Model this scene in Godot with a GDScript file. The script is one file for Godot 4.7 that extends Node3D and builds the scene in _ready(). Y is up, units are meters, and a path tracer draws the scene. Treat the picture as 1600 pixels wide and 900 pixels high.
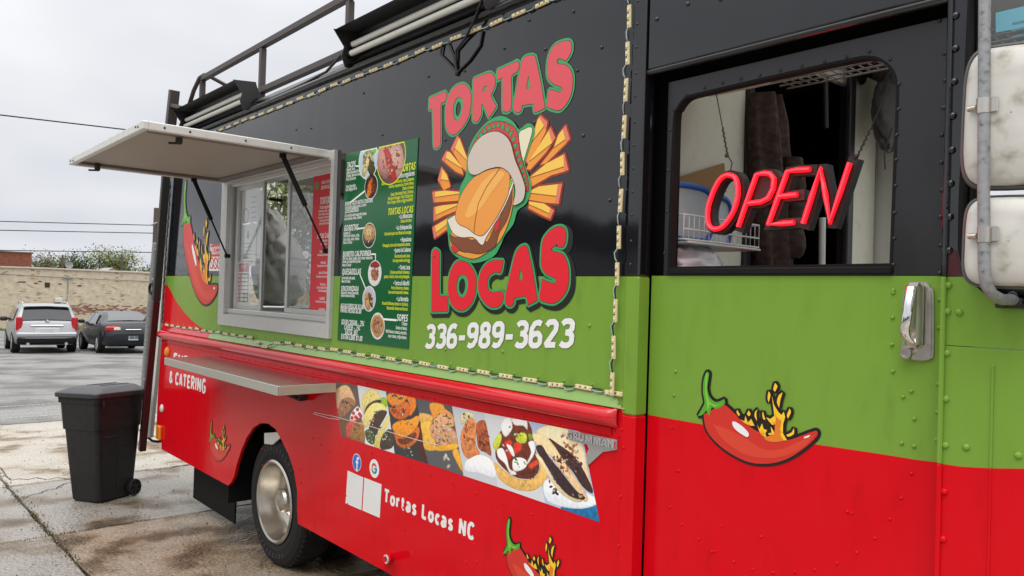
extends Node3D
# A step-van food truck in a parking lot under an overcast sky. Side of the truck lies in z = 0, x runs along it, y is up, metres.

const SLOPE = 0.026
var names = {}
var M = {}
var rng = RandomNumberGenerator.new()

# ---------------------------------------------------------------- mesh builder
class MB:
	var v = PackedVector3Array()
	var n = PackedVector3Array()
	var c = PackedColorArray()
	var uv = PackedVector2Array()
	var col = Color.WHITE
	var xf = Transform3D()
	func tri(a, b, d, ua = Vector2.ZERO, ub = Vector2.ZERO, ud = Vector2.ZERO):
		a = xf * a; b = xf * b; d = xf * d
		var nn = (b - a).cross(d - a)
		if nn.length_squared() < 1e-18: return
		nn = nn.normalized()
		v.append(a); v.append(d); v.append(b)
		for i in 3:
			n.append(nn); c.append(col)
		uv.append(ua); uv.append(ud); uv.append(ub)
	func stri(a, b, d, na, nb, nd):
		v.append(xf * a); v.append(xf * d); v.append(xf * b)
		n.append((xf.basis * na).normalized()); n.append((xf.basis * nd).normalized()); n.append((xf.basis * nb).normalized())
		for i in 3:
			c.append(col); uv.append(Vector2.ZERO)
	func quad(a, b, d, e):
		tri(a, b, d); tri(a, d, e)
	func uquad(a, b, d, e):
		tri(a, b, d, Vector2(0, 1), Vector2(1, 1), Vector2(1, 0)); tri(a, d, e, Vector2(0, 1), Vector2(1, 0), Vector2(0, 0))
	func squad(a, b, d, e, na, nb, nd, ne):
		stri(a, b, d, na, nb, nd); stri(a, d, e, na, nd, ne)
	# flat polygon facing +z
	func poly(p, z, box = Rect2()):
		var t = Geometry2D.triangulate_polygon(p)
		for i in range(0, t.size(), 3):
			var a = p[t[i]]; var b = p[t[i + 1]]; var d = p[t[i + 2]]
			if (b - a).cross(d - a) < 0:
				var k = b; b = d; d = k
			var us = []
			for q in [a, b, d]:
				us.append(Vector2((q.x - box.position.x) / box.size.x, 1.0 - (q.y - box.position.y) / box.size.y) if box.size.x > 0 else Vector2.ZERO)
			tri(Vector3(a.x, a.y, z), Vector3(b.x, b.y, z), Vector3(d.x, d.y, z), us[0], us[1], us[2])
	func polys(list, z):
		for p in list: poly(p, z)
	# a sheet between z0 (back) and z1 (front)
	func sheet(p, z0, z1):
		poly(p, z1)
		var t = Geometry2D.triangulate_polygon(p)
		for i in range(0, t.size(), 3):
			var a = p[t[i]]; var b = p[t[i + 1]]; var d = p[t[i + 2]]
			if (b - a).cross(d - a) > 0:
				var k = b; b = d; d = k
			tri(Vector3(a.x, a.y, z0), Vector3(b.x, b.y, z0), Vector3(d.x, d.y, z0))
		var cw = Geometry2D.is_polygon_clockwise(p)
		for i in p.size():
			var a = p[i]; var b = p[(i + 1) % p.size()]
			if cw:
				var k = a; a = b; b = k
			# Godot's 2D clockwise is judged with y down; side faces are drawn on both sides anyway
			quad(Vector3(a.x, a.y, z1), Vector3(a.x, a.y, z0), Vector3(b.x, b.y, z0), Vector3(b.x, b.y, z1))
	func sheets(list, z0, z1):
		for p in list: sheet(p, z0, z1)
	# chamfered box
	func box(o, s, b = 0.0):
		var h = s * 0.5
		b = minf(b, minf(h.x, minf(h.y, h.z)) * 0.9)
		if b <= 0.0:
			b = 0.0
		var f = func(x, y, z): return o + Vector3(x, y, z)
		var i = h - Vector3(b, b, b)
		for s1 in [-1, 1]:
			_face(f.call(s1 * h.x, -i.y, -i.z), f.call(s1 * h.x, i.y, -i.z), f.call(s1 * h.x, i.y, i.z), f.call(s1 * h.x, -i.y, i.z), s1 > 0)
			_face(f.call(-i.x, s1 * h.y, -i.z), f.call(-i.x, s1 * h.y, i.z), f.call(i.x, s1 * h.y, i.z), f.call(i.x, s1 * h.y, -i.z), s1 > 0)
			_face(f.call(-i.x, -i.y, s1 * h.z), f.call(i.x, -i.y, s1 * h.z), f.call(i.x, i.y, s1 * h.z), f.call(-i.x, i.y, s1 * h.z), s1 > 0)
		if b > 0.0:
			for s1 in [-1, 1]:
				for s2 in [-1, 1]:
					_face(f.call(-i.x, s1 * h.y, s2 * i.z), f.call(-i.x, s1 * i.y, s2 * h.z), f.call(i.x, s1 * i.y, s2 * h.z), f.call(i.x, s1 * h.y, s2 * i.z), s1 * s2 > 0)
					_face(f.call(s1 * i.x, -i.y, s2 * h.z), f.call(s1 * h.x, -i.y, s2 * i.z), f.call(s1 * h.x, i.y, s2 * i.z), f.call(s1 * i.x, i.y, s2 * h.z), s1 * s2 > 0)
					_face(f.call(s1 * h.x, s2 * i.y, -i.z), f.call(s1 * i.x, s2 * h.y, -i.z), f.call(s1 * i.x, s2 * h.y, i.z), f.call(s1 * h.x, s2 * i.y, i.z), s1 * s2 > 0)
					for s3 in [-1, 1]:
						var p = f.call(s1 * h.x, s2 * i.y, s3 * i.z); var q = f.call(s1 * i.x, s2 * h.y, s3 * i.z); var r = f.call(s1 * i.x, s2 * i.y, s3 * h.z)
						if s1 * s2 * s3 > 0: tri(p, q, r)
						else: tri(p, r, q)
	func _face(a, b, d, e, fwd):
		if fwd: quad(a, b, d, e)
		else: quad(e, d, b, a)
	func tube(path, r, sides = 8, closed = false):
		var m = path.size()
		var rings = []
		var nor = []
		var up = Vector3.ZERO
		for i in m:
			var t
			if closed: t = path[(i + 1) % m] - path[(i + m - 1) % m]
			else: t = path[mini(i + 1, m - 1)] - path[maxi(i - 1, 0)]
			t = t.normalized()
			if up == Vector3.ZERO:
				up = Vector3.UP if absf(t.y) < 0.9 else Vector3.RIGHT
			up = (up - t * up.dot(t)).normalized()
			var s = t.cross(up)
			var ring = []; var rn = []
			var rr = r[i] if r is Array else r
			for k in sides:
				var a = TAU * k / sides
				var d = up * cos(a) + s * sin(a)
				ring.append(path[i] + d * rr); rn.append(d)
			rings.append(ring); nor.append(rn)
		for i in (m if closed else m - 1):
			var j = (i + 1) % m
			for k in sides:
				var l = (k + 1) % sides
				squad(rings[i][k], rings[i][l], rings[j][l], rings[j][k], nor[i][k], nor[i][l], nor[j][l], nor[j][k])
		if not closed:
			for k in range(1, sides - 1):
				tri(rings[0][0], rings[0][k + 1], rings[0][k]); tri(rings[m - 1][0], rings[m - 1][k], rings[m - 1][k + 1])
	# profile of (radius, height) turned about y, placed by at
	func lathe(prof, at, sides = 24):
		var keep = xf
		xf = keep * at
		for i in prof.size() - 1:
			var a = prof[i]; var b = prof[i + 1]
			var d = b - a
			var nn = Vector2(d.y, -d.x).normalized()
			for k in sides:
				var t0 = TAU * k / sides; var t1 = TAU * (k + 1) / sides
				var c0 = Vector3(cos(t0), 0, sin(t0)); var c1 = Vector3(cos(t1), 0, sin(t1))
				var n0 = c0 * nn.x + Vector3.UP * nn.y; var n1 = c1 * nn.x + Vector3.UP * nn.y
				var p = c0 * a.x + Vector3.UP * a.y; var q = c1 * a.x + Vector3.UP * a.y
				var r = c1 * b.x + Vector3.UP * b.y; var s = c0 * b.x + Vector3.UP * b.y
				squad(q, p, s, r, n1, n0, n0, n1)
		xf = keep
	# rows of points; normals from the neighbours
	func grid(rows, closed = false):
		var m = rows.size(); var w = rows[0].size()
		var nn = []
		for i in m:
			var line = []
			for k in w:
				var du = rows[mini(i + 1, m - 1)][k] - rows[maxi(i - 1, 0)][k]
				var dv
				if closed: dv = rows[i][(k + 1) % w] - rows[i][(k + w - 1) % w]
				else: dv = rows[i][mini(k + 1, w - 1)] - rows[i][maxi(k - 1, 0)]
				line.append(dv.cross(du).normalized())
			nn.append(line)
		for i in m - 1:
			for k in (w if closed else w - 1):
				var l = (k + 1) % w
				squad(rows[i][k], rows[i][l], rows[i + 1][l], rows[i + 1][k], nn[i][k], nn[i][l], nn[i + 1][l], nn[i + 1][k])
	# flattened dome on a plane facing +z (rivet, lamp)
	func dome(o, r, h, sides = 8):
		for i in 3:
			var a0 = PI * 0.5 * i / 3.0; var a1 = PI * 0.5 * (i + 1) / 3.0
			for k in sides:
				var t0 = TAU * k / sides; var t1 = TAU * (k + 1) / sides
				var f = func(a, t): return o + Vector3(cos(a) * cos(t) * r, cos(a) * sin(t) * r, sin(a) * h)
				var g = func(a, t): return Vector3(cos(a) * cos(t) * h, cos(a) * sin(t) * h, sin(a) * r + 0.0001).normalized()
				squad(f.call(a0, t0), f.call(a0, t1), f.call(a1, t1), f.call(a1, t0), g.call(a0, t0), g.call(a0, t1), g.call(a1, t1), g.call(a1, t0))
	func mesh():
		var a = []
		a.resize(Mesh.ARRAY_MAX)
		a[Mesh.ARRAY_VERTEX] = v; a[Mesh.ARRAY_NORMAL] = n; a[Mesh.ARRAY_COLOR] = c; a[Mesh.ARRAY_TEX_UV] = uv
		var m = ArrayMesh.new()
		m.add_surface_from_arrays(Mesh.PRIMITIVE_TRIANGLES, a)
		return m

# ---------------------------------------------------------------- naming and tagging
func numbered(called):
	var k = names.get(called, -1) + 1
	names[called] = k
	return called if k == 0 else "%s_%03d" % [called, k]

func thing(called, label, category, at = Vector3.ZERO, turn = 0.0, group = ""):
	var o = Node3D.new()
	o.name = numbered(called)
	add_child(o)
	o.position = at
	o.rotation.y = turn
	o.set_meta("label", label)
	o.set_meta("category", category)
	if group: o.set_meta("group", group)
	return o

func obj(called, mb, material, parent = null):
	var o = MeshInstance3D.new()
	o.mesh = mb.mesh() if mb is MB else mb
	o.material_override = material
	if parent == null:
		o.name = numbered(called)
		add_child(o)
	else:
		var k = 0
		var nm = called
		while parent.has_node(nm):
			k += 1
			nm = "%s_%03d" % [called, k]
		o.name = nm
		parent.add_child(o)
	return o

func struct(called, mb, material, parent = null, kind = "structure"):
	var o = obj(called, mb, material, parent)
	o.set_meta("kind", kind)
	return o

func tag(o, label, category, group = ""):
	o.set_meta("label", label)
	o.set_meta("category", category)
	if group: o.set_meta("group", group)
	return o

# ---------------------------------------------------------------- 2D helpers
func pv(a):
	var p = PackedVector2Array()
	for i in range(0, a.size(), 2): p.append(Vector2(a[i], a[i + 1]))
	return p

func soft(p, steps = 4):          # closed Catmull-Rom through the points
	var out = PackedVector2Array()
	var m = p.size()
	for i in m:
		var a = p[(i + m - 1) % m]; var b = p[i]; var d = p[(i + 1) % m]; var e = p[(i + 2) % m]
		var sharp = (b - a).normalized().dot((d - b).normalized()) < 0.1
		var sharp2 = (d - b).normalized().dot((e - d).normalized()) < 0.1
		for k in steps:
			var t = float(k) / steps
			var q = b.cubic_interpolate(d, b - (d - b) if sharp else a, d + (d - b) if sharp2 else e, t)
			out.append(q)
	return out

func rect(x0, y0, x1, y1):
	return PackedVector2Array([Vector2(x0, y0), Vector2(x1, y0), Vector2(x1, y1), Vector2(x0, y1)])

func disc(o, rx, ry, k = 28):
	var p = PackedVector2Array()
	for i in k: p.append(o + Vector2(cos(TAU * i / k) * rx, sin(TAU * i / k) * ry))
	return p

func cut(polys, hole):            # the polygons without the hole, each free of holes
	var out = []
	var lo = hole[0]; var hi = hole[0]
	for q in hole:
		lo = lo.min(q); hi = hi.max(q)
	var mid = (lo.x + hi.x) * 0.5
	for p in polys:
		for half in [rect(-99, -99, mid, 99), rect(mid, -99, 99, 99)]:
			for h in Geometry2D.intersect_polygons(p, half):
				for q in Geometry2D.clip_polygons(h, hole): out.append(q)
	return out

func grow(p, r):
	var out = []
	for q in Geometry2D.offset_polygon(p, r, Geometry2D.JOIN_ROUND): out.append(q)
	return out

func outers(list):
	var out = []
	var holes = []
	for p in list:
		if Geometry2D.is_polygon_clockwise(p): holes.append(p)
		else: out.append(p)
	for h in holes: out = cut(out, h)
	return out

func union(list):                 # merged outlines, holes filled
	var out = []
	for p in list:
		var cur = p
		var rest = []
		for q in out:
			var m = Geometry2D.merge_polygons(cur, q)
			var solid = []
			for k in m:
				if not Geometry2D.is_polygon_clockwise(k): solid.append(k)
			if solid.size() == 1: cur = solid[0]
			else: rest.append(q)
		rest.append(cur)
		out = rest
	return out

# fat lettering: strokes of a cell one high
const GLYPHS = {
	"3": [0.62, [.08,.84,.2,.94,.42,.94,.54,.84,.54,.66,.42,.54,.26,.53,.45,.5,.56,.4,.56,.18,.42,.06,.2,.06,.06,.15]],
	"6": [0.62, [.55,.87,.4,.94,.22,.9,.09,.7,.07,.42,.09,.16,.2,.06,.42,.06,.54,.16,.54,.4,.42,.52,.22,.5,.11,.4]],
	"9": [0.62, [.07,.13,.22,.06,.4,.1,.53,.3,.55,.58,.53,.84,.42,.94,.2,.94,.08,.84,.08,.6,.2,.48,.4,.5,.51,.6]],
	"8": [0.62, [.31,.53,.13,.64,.11,.84,.22,.94,.4,.94,.51,.84,.49,.64,.31,.53,.1,.42,.07,.17,.2,.06,.42,.06,.55,.17,.52,.42,.32,.525]],
	"2": [0.62, [.08,.8,.18,.93,.42,.94,.54,.82,.52,.62,.1,.08,.57,.08]],
	"-": [0.42, [.02,.41,.4,.41]],
	"T": [0.62, [.04,.92,.58,.92], [.31,.92,.31,.06]],
	"L": [0.54, [.1,.95,.1,.08,.48,.08]],
	"C": [0.6, [.54,.8,.44,.93,.25,.93,.11,.75,.09,.3,.22,.07,.44,.07,.55,.2]],
	"N": [0.64, [.08,.05,.08,.95,.54,.05,.54,.95]],
	"A": [0.62, [.05,.05,.31,.95,.57,.05], [.16,.3,.46,.3]],
	"E": [0.56, [.5,.92,.1,.92,.1,.08,.5,.08], [.1,.5,.44,.5]],
	"R": [0.62, [.1,.05,.1,.93,.4,.93,.52,.82,.52,.62,.4,.5,.13,.5], [.3,.5,.55,.05]],
	"I": [0.22, [.1,.05,.1,.95]],
	"V": [0.6, [.05,.95,.3,.05,.55,.95]],
	"S": [0.58, [.5,.82,.4,.93,.2,.93,.09,.8,.12,.6,.46,.4,.5,.2,.38,.07,.18,.07,.06,.2]],
	"G": [0.62, [.54,.8,.44,.93,.25,.93,.11,.75,.09,.3,.22,.07,.44,.07,.54,.16,.54,.45,.36,.45]],
	"&": [0.62, [.57,.06,.15,.72,.19,.88,.31,.94,.41,.85,.39,.7,.12,.42,.08,.22,.2,.07,.38,.09,.56,.36]],
	"o": [0.56, [.28,.66,.11,.54,.08,.25,.2,.07,.37,.07,.49,.25,.46,.54,.29,.655]],
	"r": [0.4, [.1,.05,.1,.68], [.1,.45,.22,.63,.36,.65]],
	"t": [0.42, [.2,.86,.2,.2,.28,.08,.38,.08], [.05,.64,.38,.64]],
	"a": [0.54, [.1,.56,.2,.65,.36,.63,.44,.5,.44,.05], [.44,.38,.2,.36,.09,.21,.16,.08,.3,.08,.44,.22]],
	"s": [0.48, [.4,.55,.28,.64,.14,.59,.12,.45,.38,.27,.4,.14,.26,.07,.08,.14]],
	"c": [0.46, [.4,.54,.28,.64,.14,.56,.09,.35,.14,.14,.26,.07,.4,.14]],
	" ": [0.3],
}

# letters from a to b (feet of the line), cell height ha..hb, drawn as flat strokes of radius r (in cells)
func fat(mb, s, a, b, ha, hb, r, z, lean = 0.0, widen = 0.0, gap = 0.05, parent = null):
	var total = 0.0
	for ch in s: total += GLYPHS[ch][0] + gap
	var x = gap * 0.5
	for ch in s:
		var g = GLYPHS[ch]
		var layer = 0
		if parent:
			var tint = mb.col
			mb = MB.new()
			mb.col = tint
		for j in range(1, g.size()):
			var o = Geometry2D.offset_polyline(pv(g[j]), r + widen, Geometry2D.JOIN_ROUND, Geometry2D.END_ROUND)
			for p in outers(o):
				var out = PackedVector2Array()
				for q in p:
					var f = (x + q.x) / total
					var h = lerpf(ha, hb, f)
					out.append(Vector2(lerpf(a.x, b.x, f) + q.y * h * lean, lerpf(a.y, b.y, f) + q.y * h))
				mb.poly(out, z + layer * 0.0003)
			layer += 1
		if parent and g.size() > 1: obj("letter", mb, M.print, parent)
		x += g[0] + gap

var fonts = {}
func font(weight):
	if not fonts.has(weight):
		var f = SystemFont.new()
		f.font_names = PackedStringArray(["Droid Sans"])
		f.font_weight = weight
		fonts[weight] = f
	return fonts[weight]

# printed text: cap height h, laid in a z plane; align -1 left, 0 centre, 1 right
func txt(mb, s, at, h, squeeze = 0.6, align = -1, weight = 700, slant = 0.0, depth = 0.0):
	var t = TextMesh.new()
	t.font = font(weight)
	t.text = s
	t.font_size = 24
	t.pixel_size = 0.01
	t.depth = depth
	t.curve_step = 3.0 if h < 0.05 else 0.8
	var ar = t.get_mesh_arrays()
	var vs = ar[Mesh.ARRAY_VERTEX]
	if vs.size() == 0: return
	var lo = vs[0]; var hi = vs[0]
	for q in vs:
		lo = lo.min(q); hi = hi.max(q)
	var k = h / (0.24 * 0.714)
	var wide = (hi.x - lo.x) * k * squeeze
	var x0 = at.x - (0.0 if align < 0 else wide * 0.5 if align == 0 else wide)
	# the height of the font's capitals decides the base line, so that descenders hang below it
	var base = lo.y
	for ch in "gjpqy,¢(;":
		if s.contains(ch):
			base = lo.y + 0.24 * (0.2 if ch in "gjpqy" else 0.11)
			if ch in "gjpqy(": break
	var ix = ar[Mesh.ARRAY_INDEX]
	var f = func(q): return Vector3(x0 + (q.x - lo.x) * k * squeeze + (q.y - base) * k * slant, at.y + (q.y - base) * k, at.z + (q.z * k if depth > 0.0 else 0.0))
	var count = ix.size() if ix != null and ix.size() > 0 else vs.size()
	for i in range(0, count, 3):
		var a = f.call(vs[ix[i] if count == ix.size() else i]); var b = f.call(vs[ix[i + 1] if count == ix.size() else i + 1]); var d = f.call(vs[ix[i + 2] if count == ix.size() else i + 2])
		mb.tri(a, d, b)

# ---------------------------------------------------------------- materials
func lin(r, g, b): return Color(r, g, b).linear_to_srgb()

func mat(c, rough = 0.5, metal = 0.0, called = ""):
	var m = StandardMaterial3D.new()
	m.albedo_color = c
	m.roughness = rough
	m.metallic = metal
	m.resource_name = called
	return m

func noise_tex(seed_, freq, octaves = 4, normal = false, strength = 4.0, colors = null, size = 512, stops = null):
	var n = FastNoiseLite.new()
	n.seed = seed_
	n.frequency = freq
	n.noise_type = FastNoiseLite.TYPE_SIMPLEX_SMOOTH
	n.fractal_octaves = octaves
	var t = NoiseTexture2D.new()
	t.width = size
	t.height = size
	t.seamless = true
	t.noise = n
	if normal:
		t.as_normal_map = true
		t.bump_strength = strength
	if colors:
		var g = Gradient.new()
		var cs = PackedColorArray(); var os = PackedFloat32Array()
		for i in colors.size():
			cs.append(colors[i]); os.append(stops[i] if stops else float(i) / (colors.size() - 1))
		g.colors = cs
		g.offsets = os
		t.color_ramp = g
	return t

func world_map(m, scale):
	m.uv1_triplanar = true
	m.uv1_world_triplanar = true
	m.uv1_scale = Vector3.ONE * scale
	return m

func grey(a): return Color(a, a, a)

func paint(c, rough = 0.2, wave = 0.25, shine = 0.5):
	var m = mat(c, 1.0)
	m.metallic_specular = shine
	m.roughness_texture = M.dirt_rough
	m.roughness = rough
	m.normal_enabled = true
	m.normal_texture = M.wave_normal
	m.normal_scale = wave
	m.albedo_texture = M.paint_grime
	world_map(m, 0.45)
	# grime runs down the sheet in streaks
	m.uv1_scale = Vector3(.62, .2, .62)
	return m

func make_materials():
	M.dirt_rough = noise_tex(3, 0.012, 5, false, 0, [grey(0.75), grey(1.0), grey(1.5)], 512)
	M.wave_normal = noise_tex(5, 0.006, 3, true, 3.0, null, 512)
	M.paint_grime = noise_tex(11, 0.03, 6, false, 0, [Color(.94, .937, .93), Color(.985, .985, .98), Color.WHITE], 512, [0.05, 0.26, 0.5])
	M.fine_normal = noise_tex(7, 0.09, 4, true, 6.0, null, 512)
	M.black_paint = paint(lin(.0075, .008, .01), 0.07, 0.16, 0.6)
	M.green_paint = paint(lin(.182, .335, .043), 0.22, 0.2, 0.4)
	M.shoulder_green = paint(lin(.2, .37, .06), 0.1, 0.1, 0.9)
	M.rail_red = paint(lin(.6, .006, .014), 0.13, 0.1, 0.55)
	M.red_paint = paint(lin(.66, .0035, .011), 0.16, 0.14, 0.27)
	M.door_black = paint(lin(.012, .012, .0135), 0.26, 0.5, 0.52)
	M.white_paint = paint(lin(.7, .7, .66), 0.35, 0.2)
	M.rubber = mat(lin(.008, .008, .008), 0.7)
	M.rubber.metallic_specular = 0.3
	M.dark_steel = mat(lin(.03, .027, .028), 0.45, 0.2)
	M.rust_steel = mat(lin(.075, .06, .058), 0.5, 0.2)
	M.dark_red = mat(lin(.05, .006, .008), 0.35)
	M.alu = mat(lin(.62, .62, .6), 0.38, 0.75)
	M.alu.roughness_texture = M.dirt_rough
	world_map(M.alu, 0.8)
	M.alu_white = mat(lin(.66, .66, .63), 0.4, 0.15)
	M.alu_white.albedo_texture = M.paint_grime
	world_map(M.alu_white, 0.7)
	M.steel_top = mat(lin(.6, .6, .58), 0.22, 0.95)
	M.steel_top.roughness_texture = M.dirt_rough
	M.steel_top.normal_enabled = true
	M.steel_top.normal_texture = M.fine_normal
	M.steel_top.normal_scale = 0.1
	world_map(M.steel_top, 1.4)
	M.chrome = mat(lin(.75, .75, .76), 0.08, 1.0)
	M.chrome_worn = mat(lin(.58, .545, .49), 0.27, 1.0)
	M.chrome_worn.roughness_texture = M.dirt_rough
	world_map(M.chrome_worn, 3.0)
	M.galv = mat(lin(.36, .37, .38), 0.5, 0.35)
	M.galv.albedo_texture = noise_tex(21, 0.06, 4, false, 0, [Color(.5, .48, .46), Color(.9, .9, .9), Color.WHITE], 256, [0.0, 0.35, 1.0])
	world_map(M.galv, 2.5)
	M.print = mat(Color.WHITE, 0.3)
	M.print.vertex_color_use_as_albedo = true
	M.print.normal_enabled = true
	M.print.normal_texture = M.wave_normal
	M.print.normal_scale = 0.2
	world_map(M.print, 0.45)
	M.flat = mat(Color.WHITE, 0.55)
	M.flat.vertex_color_use_as_albedo = true
	M.cream = mat(lin(.74, .72, .6), 0.5)
	M.cream.albedo_texture = M.paint_grime
	world_map(M.cream, 0.7)
	M.inside = mat(lin(.2, .2, .19), 0.6)
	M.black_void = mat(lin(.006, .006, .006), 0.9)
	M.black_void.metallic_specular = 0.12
	M.tyre = mat(lin(.018, .018, .019), 0.7)
	M.tyre.metallic_specular = 0.35
	M.tyre.normal_enabled = true
	M.tyre.normal_texture = M.fine_normal
	M.tyre.normal_scale = 0.25
	world_map(M.tyre, 2.0)
	M.amber = mat(lin(.75, .22, .01), 0.25)
	M.lens_red = mat(lin(.45, .01, .015), 0.15)
	M.lens_white = mat(lin(.7, .68, .6), 0.3)
	M.tube_glass = mat(lin(.72, .72, .66), 0.3)
	M.glass = mat(Color(0.75, 0.8, 0.8, 0.1), 0.03)
	M.glass.transparency = BaseMaterial3D.TRANSPARENCY_ALPHA
	M.dim_glass = mat(Color(0.55, 0.57, 0.55, 0.35), 0.03)
	M.dim_glass.transparency = BaseMaterial3D.TRANSPARENCY_ALPHA
	M.car_glass = mat(lin(.012, .013, .015), 0.05)
	M.led = mat(lin(.72, .62, .36), 0.4)
	M.wire = mat(lin(.35, .45, .45), 0.5)
	M.black_wire = mat(lin(.01, .01, .01), 0.5)

# ---------------------------------------------------------------- the setting
func ground_y(x):
	return 0.0 if x > -4.5 else maxf(SLOPE * (x + 4.5), SLOPE * -55.0)

func sky_image():
	var w = 1024; var h = 512
	var im = Image.create(w, h, false, Image.FORMAT_RGBF)
	var n = FastNoiseLite.new()
	n.seed = 4
	n.frequency = 1.0
	n.fractal_octaves = 5
	var n2 = FastNoiseLite.new()
	n2.seed = 9
	n2.frequency = 0.55
	n2.fractal_octaves = 4
	for j in h:
		var el = (0.5 - (j + 0.5) / h) * PI
		var s = maxf(0.0, sin(el))
		var base = 0.76 + 0.25 * s + 2.3 * s * s * s
		for i in w:
			var az = TAU * (i + 0.5) / w
			# clouds lie on a layer overhead
			var k = 1.0 / (s + 0.18)
			var p = Vector3(cos(az) * cos(el) * k, sin(az) * cos(el) * k, 0.0)
			var c = n.get_noise_3dv(p * 0.75) * 0.17 + n2.get_noise_3dv(p * 0.8 + Vector3(3, 7, 1)) * 0.2
			var l = base * (1.0 + c)
			var t = clampf(0.15 + c * 2.4 + s * 1.2, 0.0, 1.0)
			im.set_pixel(i, j, Color(l * lerpf(0.93, 1.0, t), l * lerpf(0.965, 1.0, t), l * lerpf(1.05, 1.005, t)))
	return im

func make_world():
	var cam = Camera3D.new()
	cam.name = "camera"
	cam.position = Vector3(0, 1.75, 2.05)
	cam.rotation_degrees = Vector3(0.571, 48.979, 1.709)
	cam.fov = 41.112
	cam.near = 0.05
	cam.far = 900.0
	cam.current = true
	add_child(cam)
	var sky_mat = PanoramaSkyMaterial.new()
	sky_mat.panorama = ImageTexture.create_from_image(sky_image())
	var sky = Sky.new()
	sky.sky_material = sky_mat
	var e = Environment.new()
	e.background_mode = Environment.BG_SKY
	e.sky = sky
	e.tonemap_mode = Environment.TONE_MAPPER_LINEAR
	e.tonemap_exposure = 1.0
	e.sdfgi_enabled = true
	e.ssao_enabled = true
	e.ssil_enabled = true
	var we = WorldEnvironment.new()
	we.name = "environment"
	we.environment = e
	add_child(we)
	var sun = DirectionalLight3D.new()
	sun.name = "veiled_sun"
	sun.light_energy = 0.3
	sun.light_color = Color(1, 0.97, 0.92)
	sun.light_angular_distance = 30.0
	sun.shadow_enabled = true
	sun.rotation_degrees = Vector3(-58, 25, 0)
	add_child(sun)

func slab_poly(x0, z0, x1, z1):
	# edges a little worn and uneven; (x, -z) so that the polygon faces up after turning
	var p = PackedVector2Array()
	var cs = [Vector2(x0, z0), Vector2(x1, z0), Vector2(x1, z1), Vector2(x0, z1)]
	for i in 4:
		var a = cs[i]; var b = cs[(i + 1) % 4]
		var m = int(maxf(2, (b - a).length() / 0.16))
		for k in m:
			var q = a.lerp(b, float(k) / m)
			q += Vector2(rng.randf_range(-1, 1), rng.randf_range(-1, 1)) * (0.006 if k else 0.012)
			p.append(q)
	return p

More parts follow.
